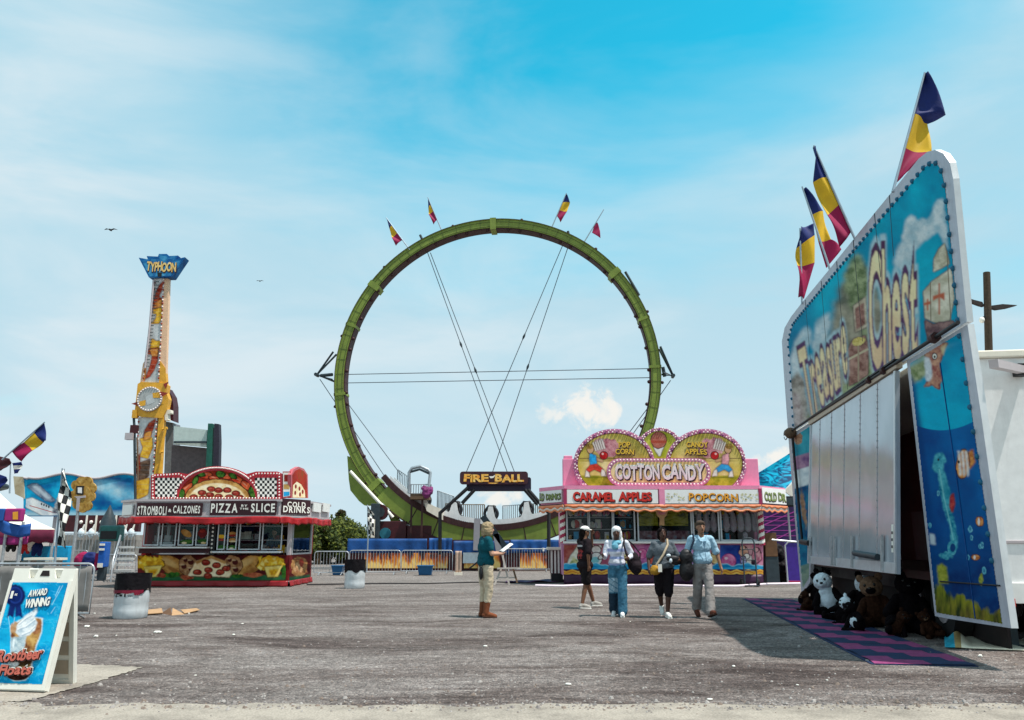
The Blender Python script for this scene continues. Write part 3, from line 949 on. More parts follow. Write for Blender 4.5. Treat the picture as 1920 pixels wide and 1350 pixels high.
    # end mural
    c = Canvas(541, 1040, 582, 1090, .62, (.085, .010, .012), 3)
    c.mottle(np.ones(c.X.shape), (.05, .006, .008), (.17, .018, .016), 24)
    c.ell(561, 1062, 16, 18, (.16, .05, .02), 1, 1, 0, (.48, .25, .09), 6, 4); c.ell(560, 1064, 9, 11, (.30, .10, .04), 1.5, 1, 20, (.66, .40, .20), 4, 4); c.ell(565, 1055, 4, 8, (.30, .03, .02), 1, .9)
    c.poly([(541, 1082), (582, 1077), (582, 1085), (541, 1090)], (.012, .06, .03), 1, 1, (.03, .13, .05))
    c.build(sd, 'mural', root, [(542, 1041), (581, 1041), (581, 1085), (542, 1090)])
    # skirt of wavy vinyl
    mb = MB()
    def skirt(p0, p1, nrm, n):
        p0, p1, nrm = Vector(p0), Vector(p1), Vector(nrm)
        def fn(u, v):
            p = p0.lerp(p1, u); wv = .03 * math.sin(u * n) + .02 * math.sin(u * n * 2.7 + 1)
            top = zc0 * 0 + z(1089)
            return p + nrm * (.03 + (wv + .03) * (1 - v)) + Vector((0, 0, top * v + .015 * (1 - v)))
        mb.grid(fn, 60, 4, SKIRTRED)
    skirt((A, Y0, 0), (B, Y0, 0), (0, -1, 0), 34); skirt((B, Y0, 0), (B, YB, 0), (1, 0, 0), 20)
    mb.build('skirt', root, solid=.012)
    # awning: fascia box with lettered panels, wings and the red valance
    FY = Y0 - .9
    zt, zb, zv = z(939, FY), z(968, FY), z(978, FY)
    zb = aw.uv(400, 968)[1]
    xL0 = aw.uv(253, 950)[0]; xR0 = aw.uv(526, 950)[0]
    pl = [(at(226, 950, Y0 - .1).x, Y0 - .1), (xL0, FY), (xR0, FY), (at(585, 950, Y0 + .45).x, Y0 + .45), (at(621, 950, YB).x, YB)]
    mb = MB()
    full = [(x, y) for x, y in pl] + [(A, YB)]
    mb.slab([(x, y, zb - .02) for x, y in full][::-1], (0, 0, .05), GREYTRIM)
    mb.slab([(x, y, zt - .02) for x, y in full][::-1], (0, 0, .07), GREYTRIM)
    for i in range(4):
        (xa, ya), (xb, yb) = pl[i], pl[i + 1]
        d = Vector((xb - xa, yb - ya, 0)); nrm = Vector((d.y, -d.x, 0)).normalized()
        a, b = Vector((xa, ya, 0)) - nrm * .06, Vector((xb, yb, 0)) - nrm * .06
        mb.hexa([a + Vector((0, 0, zb + .031)), b + Vector((0, 0, zb + .031)), b - nrm * .04 + Vector((0, 0, zb + .031)), a - nrm * .04 + Vector((0, 0, zb + .031)),
                 a + Vector((0, 0, zt - .021)), b + Vector((0, 0, zt - .021)), b - nrm * .04 + Vector((0, 0, zt - .021)), a - nrm * .04 + Vector((0, 0, zt - .021))], GREYTRIM)
    mb.build('awning', root, 0.006)
    mb = MB()
    for i in range(4):
        a, b = Vector((*pl[i], 0)), Vector((*pl[i + 1], 0)); d = (b - a).normalized(); nrm = Vector((d.y, -d.x, 0))
        def fn(u, v, a=a, b=b, nrm=nrm, i=i):
            sc = abs(math.sin(u * (b - a).length * 9)) * .03 if v < .3 else 0
            return a.lerp(b, u) + nrm * (.015 + .030 * (1 - v) * math.sin(u * 23 + i)) + Vector((0, 0, zb - .02 - (1 - v) * .19 - sc + .02 * math.sin(u * 9)))
        mb.grid(fn, 48, 4, VINYLRED)
    mb.build('valance', root, solid=.008)
    # fascia sign boards
    def board(pn, x0, y0, x1, y1, words):
        m = MB(); u0, v0, u1, v1 = tbox(pn, x0, y0, x1, y1)
        m.slab([pn.P(u0, v0, -.03), pn.P(u1, v0, -.03), pn.P(u1, v1, -.03), pn.P(u0, v1, -.03)][::-1], pn.N * .045, SIGNDARK)
        f = m.build('sign_board', root, .004)
        m = MB()
        for (s, bx) in words:
            text(m, pn, s, bx, [(LETTER, .028, 6, 0, 0)], jit=.03, rot=2, gap=.22, seed=len(s))
        m.build('lettering', f)
    board(aw, 255, 943, 380, 967, [('STROMBOLI', tbox(aw, 258, 948.5, 313.5, 965)), ('&', tbox(aw, 316, 954, 322, 960)), ('CALZONES', tbox(aw, 325, 948, 376, 962))])
    board(aw, 393, 939, 519, 966, [('PIZZA', tbox(aw, 396, 944, 446, 961)), ('BY', tbox(aw, 453, 946, 464, 950)), ('THE', tbox(aw, 450, 952, 466, 955.5)), ('SLICE', tbox(aw, 471, 944, 516, 960))])
    c0, c1 = Vector((*pl[2], 0)), Vector((*pl[3], 0))
    ch = Panel(c0 + Vector((0, 0, 0)), c1 - c0)
    board(ch, 528, 938, 582, 963, [('COLD', tbox(ch, 538, 942, 572, 949.5)), ('DRINKS', tbox(ch, 530, 951, 580, 960))])
    c0, c1 = Vector((*pl[3], 0)), Vector((*pl[4], 0))
    se = Panel(c0, c1 - c0)
    for (xa, xb) in ((587, 602), (605, 618)):
        m = MB(); u0, v0, u1, v1 = tbox(se, xa, 945, xb, 959)
        m.slab([se.P(u0, v0, -.03), se.P(u1, v0, -.03), se.P(u1, v1, -.03), se.P(u0, v1, -.03)][::-1], se.N * .045, WHITE); m.build('sign_board', root, .004)
    c0, c1 = Vector((*pl[0], 0)), Vector((*pl[1], 0))
    wg = Panel(c0, c1 - c0)
    m = MB(); u0, v0, u1, v1 = tbox(wg, 229, 946, 249, 966)
    m.slab([wg.P(u0, v0, -.03), wg.P(u1, v0, -.03), wg.P(u1, v1, -.03), wg.P(u0, v1, -.03)][::-1], wg.N * .045, WHITE); m.build('sign_board', root, .004)
    # roof sign with checkers and half pizza
    ts = Panel((0, Y0 - .35, 0), (1, 0, 0))
    arch = ell(407, 934, 82, 60, n=26, a0=180, a1=360)
    outline = [(283, 936), (283, 892), (292, 888), (320, 888), (335, 886)] + [p for p in arch if p[1] < 892] + [(480, 884), (520, 884), (528, 888), (528, 936)]
    q = [ts.at(x, y) for x, y in outline]
    m = MB(); m.slab(q[::-1], (0, .16, 0), BULBRED)
    sign = m.build('roof_sign', root)
    m = MB()
    WCH, BCH = LETTER, BLACK
    cw, chh = 4.55, 5.1
    for (xa, xb) in ((291, 342), (478, 522)):
        nx = int((xb - xa) / cw); 
        for i in range(nx):
            for j in range(7):
                x, y = xa + i * cw, 896 + j * chh
                def inside(px, py): return ((px - 407) / 74) ** 2 + ((py - 934) / 55) ** 2 < 1.08
                if inside(x + cw / 2, y + chh / 2): continue
                if xa < 300 and i >= nx - 0 : continue
                ts.pp(m, [(x, y), (x + cw, y), (x + cw, y + chh), (x, y + chh)], WCH if (i + j) % 2 else BCH, 1)
    m.build('checkers', sign)
    c = Canvas(333, 880, 481, 935, .62, (.2, .02, .015), 5)
    c.mottle(np.ones(c.X.shape), (.17, .012, .008), (.36, .035, .014), 16)
    for (x, y, rx, ry, rt) in ((350, 917, 17, 6, -38), (386, 891, 11, 6, -5), (402, 897, 9, 4, 10), (444, 899, 12, 6, 25), (461, 910, 10, 6, 42), (424, 893, 9, 5, 8)): c.ell(x, y, rx, ry, (.40, .025, .012), 1, 1, rt, (.62, .12, .04), 7, 1, (.06, .008, .005)); c.ell(x - 2, y - 2, rx * .5, 1, (.8, .4, .25), 1, .6, rt)
    for (x, y, rx, ry, rt) in ((338, 928, 6, 11, 25), (366, 903, 4, 11, 20), (378, 890, 6, 4, 0), (414, 889, 8, 5, 10), (436, 892, 7, 4, 30), (474, 924, 6, 11, -25), (431, 906, 6, 3, 0)): c.ell(x, y, rx, ry, (.015, .07, .01), .8, 1, rt, (.09, .22, .03), 4, 2, (.01, .02, .005))
    c.ell(407, 937, 60, 38, (.36, .16, .04), .8, 1, 0, (.64, .38, .12), 6, 2, (.05, .02, .01)); c.ell(407, 938, 53, 32, (.80, .60, .30), 2, 1, 0, (.88, .78, .56), 8)
    for (x, y) in ((379, 924), (396, 917), (410, 919), (426, 919), (442, 925), (394, 928), (363, 932), (410, 931), (430, 932), (380, 934), (450, 933)): c.ell(x, y, 6.4, 4.2, (.16, .01, .01), .7, 1, 0, (.40, .05, .03), 4, 1, (.10, .02, .01)); c.ell(x - 1, y - 1.4, 3, 1.2, (.6, .18, .12), 1, .5)
    c.build(ts, 'picture', sign, ell(407, 934, 72, 52, n=40, a0=180, a1=360))
    m = MB()
    path = [ts.uv(x, y) for x, y in [(287, 933), (287, 892), (335, 889)] + [(407 + 78 * math.cos(math.radians(a)), 934 + 57 * math.sin(math.radians(a))) for a in range(222, 320, 6)] + [(482, 888), (524, 888), (524, 934), (287, 934)]]
    bulbs_along(m, ts, path, .095, .028, .025, BULB)
    path = [ts.uv(x, y) for x, y in [(407 + 78 * math.cos(math.radians(a)), 934 + 57 * math.sin(math.radians(a))) for a in range(182, 362, 6)]]
    bulbs_along(m, ts, path, .095, .028, .025, BULB)
    m.build('bulbs', sign)
    # end sign (right side) with a slice of pizza, and the picture post
    m = MB()
    u0 = ts.uv(529, 930)[0]
    p = [ts.at(530, 934), ts.at(545, 932), ts.at(545, 884), ts.at(530, 884)]
    m.slab(p, (0, .12, 0), BULBRED)
    ts2 = ts
    ts.pp(m, [(531, 932), (544, 930), (544, 886), (531, 886)], LETTER, 1)
    ts.pp(m, [(533, 903), (542, 903), (542, 890), (533, 890)], PEPP, 2); ts.pp(m, [(532, 917), (543, 917), (543, 908), (532, 908)], CRUST, 2); ts.pp(m, [(532, 931), (543, 929), (543, 922), (532, 922)], CYAN, 2)
    m.build('picture_post', root)
    es = Panel((ts.at(546, 930).x, Y0 - .25, 0), (.13, .99, 0))
    m = MB()
    o2 = [(546, 934), (546, 890), (551, 880), (560, 875), (570, 879), (577, 890), (578, 934)]
    q = [es.at(x, y) for x, y in o2]
    m.slab(q[::-1], es.N * -.12, mat('sign_edge_pink', (0.55, 0.12, 0.14), .4))
    es.pp(m, [(548, 933), (548, 891), (553, 883), (561, 879), (569, 883), (575, 891), (576, 933)], SALSA, 1)
    es.pp(m, [(548, 933), (549, 910), (556, 903), (564, 908), (571, 920), (572, 933)], CHEESE, 2)
    for (x, y) in ((554, 912), (561, 916), (553, 924), (562, 927), (567, 922)): es.pp(m, ell(x, y, 1.8, 4), PEPP, 3)
    m.build('end_sign', root)
    # three soft drink taps standing behind the left window
    tapm = mat('tap_white', (0.8, 0.8, 0.82), .35); 
    for i, x in enumerate((277, 297, 316)):
        p = at(x, 1000, Y0 + .45)
        t = thing('drink_dispenser', ['white drink dispenser at the left end behind the stand window', 'white drink dispenser in the middle behind the stand window', 'white drink dispenser nearest the bread picture behind the stand window'][i], 'dispenser', (p.x, p.y, zc0), 'drink dispensers in the pizza stand')
        m = MB(); m.box(p.x - .16, p.x + .16, p.y - .02, p.y + .3, zc0 + .01, zc0 + .42, ALU); m.build('base', t, .01)
        m = MB(); m.box(p.x - .10, p.x + .10, p.y - .06, p.y + .12, zc0 + .422, zc0 + .62, tapm); m.tube([(p.x, p.y, zc0 + .62), (p.x, p.y, zc0 + .86), (p.x, p.y + .05, zc0 + .92)], [.05, .06, .05], tapm); m.build('head', t, .01)


build_pizza_stand()
# ------------------------------------------------------------------ cotton candy stand
SIGNYEL = art_mat('sign_yellow', [(0.3, (0.42, 0.30, 0.06)), (0.5, (0.66, 0.52, 0.16)), (0.75, (0.80, 0.66, 0.28))], 0.9, dist=.2)
GRASSP = art_mat('grass_print', [(0.3, (0.25, 0.27, 0.02)), (0.7, (0.45, 0.42, 0.05))], 1.5)
LIME = art_mat('lime_print', [(0.3, (0.36, 0.38, 0.02)), (0.7, (0.62, 0.58, 0.06))], 1.5)
FLOSS = art_mat('floss_print', [(0.3, (0.46, 0.14, 0.18)), (0.55, (0.68, 0.30, 0.34)), (0.8, (0.80, 0.46, 0.46))], 3)
ORANGEG = art_mat('plaque_orange', [(0.3, (0.72, 0.38, 0.10)), (0.55, (0.82, 0.60, 0.30)), (0.8, (0.85, 0.70, 0.45))], 0.8, dist=.3)
LILAC = mat('lilac_trim', (0.60, 0.22, 0.38), .4, var=.2)
PURP = mat('purple_gem', (0.12, 0.02, 0.14), .3)
PLETTER = art_mat('floss_letter', [(0.3, (0.72, 0.52, 0.55)), (0.7, (0.85, 0.76, 0.75))], 4)
DKLINE = mat('dark_outline', (0.05, 0.015, 0.02), .5)
TAN = mat('tan_print', (0.55, 0.33, 0.16), .5)
SKINP = mat('printed_skin', (0.62, 0.36, 0.20), .5)
REDINK = mat('red_ink', (0.62, 0.03, 0.02), .45)
ORINK = mat('orange_ink', (0.85, 0.36, 0.03), .45)
GRINK = mat('green_ink', (0.22, 0.28, 0.08), .45)
OLINK = mat('olive_faint_ink', (0.62, 0.58, 0.36), .5)
LIGHTBOX = mat('white_lightbox', (0.84, 0.82, 0.80), .4, var=.04)
MURALPINK = art_mat('mural_pink', [(0.3, (0.30, 0.06, 0.16)), (0.5, (0.55, 0.20, 0.36)), (0.64, (0.72, 0.42, 0.5)), (0.8, (0.78, 0.62, 0.6))], 1.6)
WAVEBLUE = mat('wave_blue', (0.01, 0.30, 0.60), .4, var=.25)
WAVEOR = mat('wave_orange', (0.85, 0.42, 0.06), .45, var=.15)
WAVEPUR = mat('wave_purple', (0.055, 0.012, 0.06), .5, var=.3)
BALLOON = mat('balloon_print', (0.72, 0.20, 0.42), .4, var=.15)
BAGC = art_mat('candy_bag', [(0.3, (0.55, 0.35, 0.42)), (0.6, (0.70, 0.60, 0.66)), (0.8, (0.55, 0.66, 0.75))], 5)


def wave_strip(mb, pn, px0, px1, ya, yb, amp, per, mt, layer, n=90, ph=0.0, both=True):
    top = []; bot = []
    for i in range(n + 1):
        x = px0 + (px1 - px0) * i / n
        s = amp * math.sin((x / per) * 2 * math.pi + ph)
        top.append(pn.at(x, ya + (s if both else 0), layer * .004)); bot.append(pn.at(x, yb + s, layer * .004))
    for i in range(n): mb.poly([bot[i], bot[i + 1], top[i + 1], top[i]], mt)


def build_candy_stand():
    Y0 = 27.6
    A = at(1057, 1090, Y0).x; B = at(1431, 1090, Y0).x; YB = Y0 + 2.6
    root = thing('candy_stand', 'pink cotton candy trailer with double-arched yellow sign and striped corner posts', 'food stand', ((A + B) / 2, Y0 + 1.3, 0))
    fr = Panel((0, Y0, 0), (1, 0, 0)); FY = Y0 - 1.0; aw = Panel((0, FY, 0), (1, 0, 0))
    zc = fr.uv(1240, 1018)[1]; zroof = fr.uv(1240, 948)[1]; zlow = fr.uv(1240, 1080)[1]
    mb = MB()
    mb.box(A, B, Y0 + .02, YB, .28, zc - .02, MURALPINK)
    mb.box(A, B, YB - .08, YB - .002, zc - .018, zroof + .2, PINK)
    mb.box(A, A + .1, Y0 + .3, YB - .082, zc - .018, zroof + .2, PINK); mb.box(B - .1, B, Y0 + .3, YB - .082, zc - .018, zroof + .2, PINK)
    mb.box(A + .102, B - .102, Y0 + .03, YB - .082, zroof + .05, zroof + .2, PINK)
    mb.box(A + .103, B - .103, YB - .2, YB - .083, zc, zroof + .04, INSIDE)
    mb.build('body', root, .008)
    for xx in (A + .6, B - .9, B - 2.6):
        m = MB(); m.tube([(xx, Y0 + .5, .0), (xx, Y0 + .5, .3)], .05, STEEL); m.box(xx - .12, xx + .12, Y0 + .38, Y0 + .62, .0, .03, STEEL); m.build('jack', root)
    # parapet
    zp0 = aw.uv(1240, 916)[1]; pp = Panel((0, Y0 - .5, 0), (1, 0, 0))
    m = MB(); u0, v0, u1, v1 = tbox(pp, 1056, 860, 1421, 925)
    m.box(u0, u1, Y0 - .5, Y0 - .2, pp.uv(1240, 920)[1], v1, PINK)
    m.box(u0 + .04, u0 + .33, Y0 - .45, Y0 - .25, v1 + .002, v1 + .11, PINK)
    m.build('parapet', root, .02)
    # arched sign
    sg = Panel((0, Y0 - .62, 0), (1, 0, 0))
    def lobe(cx, rx, ry, by=866): return (cx, by, rx, ry)
    LL = (1151.5, 870, 76, 66); RL = (1323.5, 870, 76, 66); CL = (1237, 848, 45, 46)
    def outer(g):
        out = []
        for i in range(97):
            x = 1073 + (1400 - 1073) * i / 96
            y = 999
            for (cx, cy, rx, ry) in (LL, RL, CL):
                t = (x - cx) / (rx + g)
                if abs(t) <= 1: y = min(y, cy - (ry + g) * math.sqrt(1 - t * t))
            if y < 900: out.append((x, y))
        return out
    ol = [(1090, 912), (1080, 898), (1075, 880)] + outer(0) + [(1400, 880), (1395, 898), (1384, 912)]
    m = MB(); m.slab([sg.at(x, y) for x, y in ol][::-1], (0, .14, 0), LILAC)
    sign = m.build('roof_sign', root)
    m = MB()
    c = Canvas(1073, 802, 1402, 912, .62, (.6, .2, .38), 6)
    DK = (.06, .02, .02)
    c.ell(CL[0], CL[1], 37, 40, (.34, .36, .02), .8, 1, 0, (.58, .54, .08), 14)
    for (cx, cy, rx, ry) in (LL, RL):
        c.ell(cx, cy, rx, ry, (.46, .14, .28), .8, 1, 0, (.66, .30, .44), 8)
    for (cx, cy, rx, ry), s_ in ((LL, 1), (RL, -1)):
        d = np.sqrt(((c.X - cx) / (rx - 8)) ** 2 + ((c.Y - cy) / (ry - 9)) ** 2); msk = np.clip((1 - d) * 60, 0, 1)
        c.lay(np.clip((1.03 - d) * 60, 0, 1), (.16, .07, .03)); c.mottle(msk, (.36, .26, .07), (.74, .58, .22), 26); c.mottle(msk * (c.Y > 866), (.62, .44, .10), (.86, .72, .38), 30)
        c.mottle(msk * np.clip((d - .62) * 2.2, 0, 1), (.42, .32, .02), (.60, .48, .06), 18, .8)
        c.mottle(msk * np.clip((c.Y - 890) / 3, 0, 1), (.20, .22, .01), (.46, .42, .04), 9); c.lay(msk * np.exp(-((c.Y - 859.5) / .7) ** 2), (.12, .06, .03))
        ox = 1110 if s_ > 0 else 1362; X = lambda v: ox + s_ * v; shirt, pants = ((.02, .26, .52), (.45, .04, .025)) if s_ > 0 else ((.50, .24, .26), (.03, .25, .48))
        pg = lambda pts, k, k2=None: c.poly([(X(p), q) for p, q in pts], k, .5, 1, k2, 5, 0, DK)
        c.ell(X(29), 840, 22, 19, (.36, .10, .13), 1.5, 1, 0, (.66, .32, .34), 7, 5); c.ell(X(14), 836, 10, 15, (.5, .2, .22), 1.5, 1, 0, (.78, .46, .46), 5, 4)
        for k in range(5): pg([(1 + k * 4, 830 - k * 1.6), (3.4 + k * 4, 829 - k * 1.6), (9 + k * 4, 845 - k), (6.5 + k * 4, 846 - k)], (.80, .72, .66))
        c.ell(X(22), 854, 7, 7, (.34, .008, .012), .7, 1, 0, (.60, .03, .03), 5, 0, DK); c.ell(X(20), 851, 2, 2, (.85, .6, .55), 1, .8)
        c.ell(X(-3), 842, 6, 8, (.58, .34, .18), .7, 1, dark=DK); c.ell(X(-5), 837, 7, 5, (.24, .12, .03), .8, 1, 0, (.42, .26, .06), 4, 1)
        pg([(6, 857), (21, 863), (20, 867), (5, 863)], (.58, .34, .18)); pg([(-4, 850), (7, 854), (9, 870), (-2, 875), (-5, 862)], shirt, tuple(min(.9, k * 1.7) for k in shirt))
        pg([(-3, 872), (9, 870), (21, 880), (17, 886), (4, 880), (-8, 887), (-11, 881)], pants, tuple(min(.9, k * 1.6) for k in pants)); pg([(-11, 882), (-6, 886), (-4, 895), (-13, 894)], (.74, .72, .62)); pg([(18, 880), (23, 882), (27, 893), (17, 892)], (.74, .72, .62)); c.ell(X(4), 895, 20, 1.6, (.12, .14, .01), 1.5, .7)
    c.poly([(1221, 828), (1249, 828), (1241, 846), (1238, 855), (1235, 855), (1229, 846)], (.55, .54, .50), .6, 1, (.84, .82, .78), 5, 0, DK); c.ell(1235, 825, 14, 15, (.36, .08, .06), .8, 1, 0, (.56, .20, .14), 5, 1, DK); c.poly([(1220, 826), (1250, 826), (1249, 831), (1221, 831)], (.40, .07, .04), .6)
    cl = outer(-1.5); c.build(sg, 'picture', sign, [(1090, 911), (1082, 898), (1076, 880)] + cl + [(1398, 880), (1392, 898), (1383, 911)])
    m = MB()
    def tri(word, box, c, o): text(m, sg, word, tbox(sg, *box), [(o, .06, 9, .02, -.03), (c, .03, 11, 0, 0)], jit=.06, rot=7, seed=5)
    INKY = mat('amber_ink', (0.75, 0.45, 0.04), .45)
    tri('POP', (1160, 829, 1181, 840), INKY, DKLINE); tri('CORN', (1154, 842, 1188, 852), INKY, DKLINE)
    tri('CANDY', (1287, 829, 1326, 839), INKY, DKLINE); tri('APPLES', (1284, 842, 1324, 852), INKY, DKLINE)
    m.build('lettering', sign)
    # gem bulbs
    m = MB()
    for (cx, cy, rx, ry, a0, a1) in ((LL[0], LL[1], 72, 61.5, 140, 395), (RL[0], RL[1], 72, 61.5, 145, 400), (CL[0], CL[1], 41, 43, 205, 335)):
        n = int((a1 - a0) / 6)
        for i in range(n):
            a = math.radians(a0 + (a1 - a0) * i / n)
            for j, g in enumerate((-1.8, 1.8)):
                x, y = cx + (rx + g) * math.cos(a + j * .05), cy + (ry + g) * math.sin(a + j * .05)
                if y > 911: continue
                u, v = sg.uv(x, y)
                m.ball(sg.P(u, v, .03), .030, (BULB, PURP, BULB, LILAC)[(i + j * 2 + (i // 3)) % 4], 6, 4)
    m.build('bulbs', sign)
    # plaque
    pq = Panel((0, Y0 - .72, 0), (1, 0, 0))
    u0, v0, u1, v1 = tbox(pq, 1139, 859.5, 1331, 911)
    m = MB(); m.slab([pq.P(u, v) for u, v in rrect(u0, v0, u1, v1, .42, 8)][::-1], (0, .09, 0), LILAC)
    m2 = rrect(u0 + .13, v0 + .11, u1 - .13, v1 - .11, .34, 8)
    pq.up(m, m2, ORANGEG, 1)
    plq = m.build('plaque', sign)
    m = MB(); rr = rrect(u0 + .065, v0 + .055, u1 - .065, v1 - .055, .38, 8); rr.append(rr[0])
    bulbs_along(m, pq, rr, .115, .035, .02, BULB); m.build('bulbs', sign)
    m = MB()
    lay = [(LETTER, .085, 3, 0, 0.01), (DKLINE, .065, 5, .025, -.03), (PLETTER, .03, 7, 0, 0)]
    text(m, pq, 'COTTON', tbox(pq, 1155, 872, 1235, 898), lay, jit=.05, rot=4, gap=.09, seed=3)
    text(m, pq, 'CANDY', tbox(pq, 1243, 872, 1318, 898), lay, jit=.05, rot=5, gap=.09, seed=9)
    m.build('lettering', sign)
    # awning with light-box fascia
    zt = aw.uv(1240, 916)[1]; zb = aw.uv(1240, 946)[1]
    xa, xb = aw.uv(1058, 930)[0], aw.uv(1425, 930)[0]
    pl = [(at(1011, 930, Y0 + .3).x, Y0 + .3), (xa, FY), (xb, FY), (at(1473, 930, Y0 + .3).x, Y0 + .3)]
    full = pl + [(B, YB), (A, YB)]
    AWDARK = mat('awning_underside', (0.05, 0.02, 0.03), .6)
    m = MB()
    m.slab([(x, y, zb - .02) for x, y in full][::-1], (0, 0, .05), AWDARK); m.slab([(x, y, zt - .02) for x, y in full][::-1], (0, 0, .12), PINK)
    for i in range(3):
        (x0, y0), (x1, y1) = pl[i], pl[i + 1]; d = Vector((x1 - x0, y1 - y0, 0)); nn = Vector((d.y, -d.x, 0)).normalized()
        a, b = Vector((x0, y0, 0)) - nn * .06, Vector((x1, y1, 0)) - nn * .06
        q = [a, b, b - nn * .04, a - nn * .04]
        m.hexa([p + Vector((0, 0, zb + .031)) for p in q] + [p + Vector((0, 0, zt - .021)) for p in q], PINK)
    m.build('awning', root, .01)
    RT = mat('crimson_trim', (0.36, 0.03, 0.10), .4)
    for x in (1060, 1241, 1425):
        m = MB(); u = aw.uv(x, 930)[0]; w = .1 if x != 1241 else .18
        m.box(u - w / 2, u + w / 2, FY - .03, FY + .05, zb, zt, RT if x != 1241 else PINK)
        m.build('fascia_post', root)
    def board(pn, x0, y0, x1, y1, items):
        u0, v0, u1, v1 = tbox(pn, x0, y0, x1, y1); m = MB()
        m.slab([pn.P(u0, v0, -.03), pn.P(u1, v0, -.03), pn.P(u1, v1, -.03), pn.P(u0, v1, -.03)][::-1], pn.N * .045, LIGHTBOX)
        f = m.build('sign_board', root, .006)
        m = MB(); items(m, pn); m.build('lettering', f)
    def caramel(m, pn):
        lay = [(DKLINE, .075, 6, .02, -.03), (REDINK, .04, 8, 0, 0)]
        text(m, pn, 'CARAMEL', tbox(pn, 1075, 922.5, 1151, 938.5), lay, jit=.04, rot=3, gap=.07); text(m, pn, 'APPLES', tbox(pn, 1161, 922.5, 1220, 938.5), lay, jit=.04, rot=3, gap=.07)
    def popcorn(m, pn):
        text(m, pn, 'POPCORN', tbox(pn, 1292, 924.5, 1382, 939), [(DKLINE, .05, 6, .02, -.025), (ORINK, .025, 8, 0, 0)], jit=.05, rot=4, gap=.12)
        for (cx, sd) in ((1260, 1), (1274, 2), (1395, 3), (1412, 4)):
            r = random.Random(sd)
            for k in range(9):
                x, y = cx + r.uniform(-9, 9), 932 + r.uniform(-6, 6)
                pn.pp(m, ell(x, y, r.uniform(1, 2.6), r.uniform(1, 2.2), n=7, wob=.3, seed=k), OLINK, 5 + k % 3)
    board(aw, 1063, 918, 1233, 944, caramel); board(aw, 1247, 918, 1422, 944, popcorn)
    GL = [(DKLINE, .06, 6, .015, -.02), (GRINK, .03, 8, 0, 0)]
    w1 = Panel((*pl[2], 0), Vector((*pl[3], 0)) - Vector((*pl[2], 0)))
    board(w1, 1430, 918, 1472, 943, lambda m, pn: (text(m, pn, 'COLD', tbox(pn, 1433, 924, 1454, 938), GL, jit=.05, rot=3), text(m, pn, 'DR', tbox(pn, 1459, 925, 1471, 939), GL, jit=.05, rot=3)))
    w0 = Panel((*pl[0], 0), Vector((*pl[1], 0)) - Vector((*pl[0], 0)))
    board(w0, 1012, 918, 1053, 944, lambda m, pn: (text(m, pn, 'LD', tbox(pn, 1013, 924, 1021, 938), GL, jit=.05, rot=3), text(m, pn, 'DRINKS', tbox(pn, 1025, 924, 1052, 937), GL, jit=.05, rot=3)))
    # scalloped valance
    m = MB()
    VOR = mat('valance_orange', (0.72, 0.22, 0.09), .45, var=.2)
    for i in range(3):
        a, b = Vector((*pl[i], 0)), Vector((*pl[i + 1], 0)); nn = Vector(((b - a).y, -(b - a).x, 0)).normalized(); ln = (b - a).length
        nseg = max(20, int(ln * 10))
        for (za, zb2, mt, o) in ((-.01, -.17, LETTER, .02), (-.0, -.10, VOR, .035), (-.165, -.225, VOR, .025)):
            def fn(u, v):
                w = .03 * math.sin(u * ln * 2 * math.pi / .42)
                zz = za + (zb2 - za) * v
                return a.lerp(b, u) + nn * (o + .02 * math.sin(u * ln * 5)) + Vector((0, 0, zb + zz + (w if v > .01 or za < -.1 else 0)))
            m.grid(fn, nseg, 1, mt)
    m.build('valance', root, solid=.006)
    # striped corner posts
    for (x, top, bot) in ((1055, 950, 1018), (1428, 956, 1022)):
        m = MB(); p = at(x, 1000, Y0 - .12); z0 = at(x, bot, Y0 - .12).z; z1 = at(x, top, Y0 - .12).z + .25; r = .095
        CR = mat('candy_crimson', (0.38, 0.02, 0.07), .35)
        def fn(u, v): return Vector((p.x + r * math.cos(-u * 2 * math.pi), p.y + r * math.sin(-u * 2 * math.pi), z0 + (z1 - z0) * v))
        m.grid(fn, 16, 48, lambda u, v: LETTER if int((v * 6.0 + u * 1.0) * 2) % 2 else CR)
        m.build('post', root)
    # windows
    for k, (x0, x1, kind) in enumerate(((1062, 1104, 'd'), (1104, 1149, 'd'), (1150, 1190, 's'), (1196, 1239, 'y'), (1239, 1296, 'y'), (1300, 1347, 'b'), (1352, 1420, 'b'))):
        u0, v0 = fr.uv(x0, 1014); u1, v1 = fr.uv(x1, 950); v1 = min(v1, zroof + .04); v0 = zc + .06
        w = .05; m = MB()
        m.box(u0, u0 + w, Y0 - .02, Y0 + .04, v0, v1, ALU); m.box(u1 - w, u1 - .002, Y0 - .02, Y0 + .04, v0, v1, ALU); m.box(u0 + w + .001, u1 - w - .003, Y0 - .02, Y0 + .04, v0, v0 + w, ALU)
        f = m.build('window', root)
        m = MB(); m.box(u0 + w, u1 - w, Y0 + .006, Y0 + .012, v0 + w, v1, GLASS); m.build('pane', f)
        # shelves and stock behind the glass
        m = MB(); r = random.Random(k)
        if kind == 'y':
            YP = art_mat('yellow_display', [(0.35, (0.16, 0.14, 0.01)), (0.5, (0.60, 0.52, 0.04)), (0.7, (0.8, 0.68, 0.2))], 3, (1, 1, 3))
            m.box(u0 + .05, u1 - .05, Y0 + .35, Y0 + .45, v0 + (v1 - v0) * .45, v1 - .1, YP)
            m.box(u0 + .05, u1 - .05, Y0 + .2, Y0 + .5, v0 + .05, v0 + (v1 - v0) * .3, art_mat('counter_goods', [(0.35, (0.15, 0.03, 0.05)), (0.55, (0.4, 0.2, 0.22)), (0.7, (0.3, 0.4, 0.5))], 5))
        else:
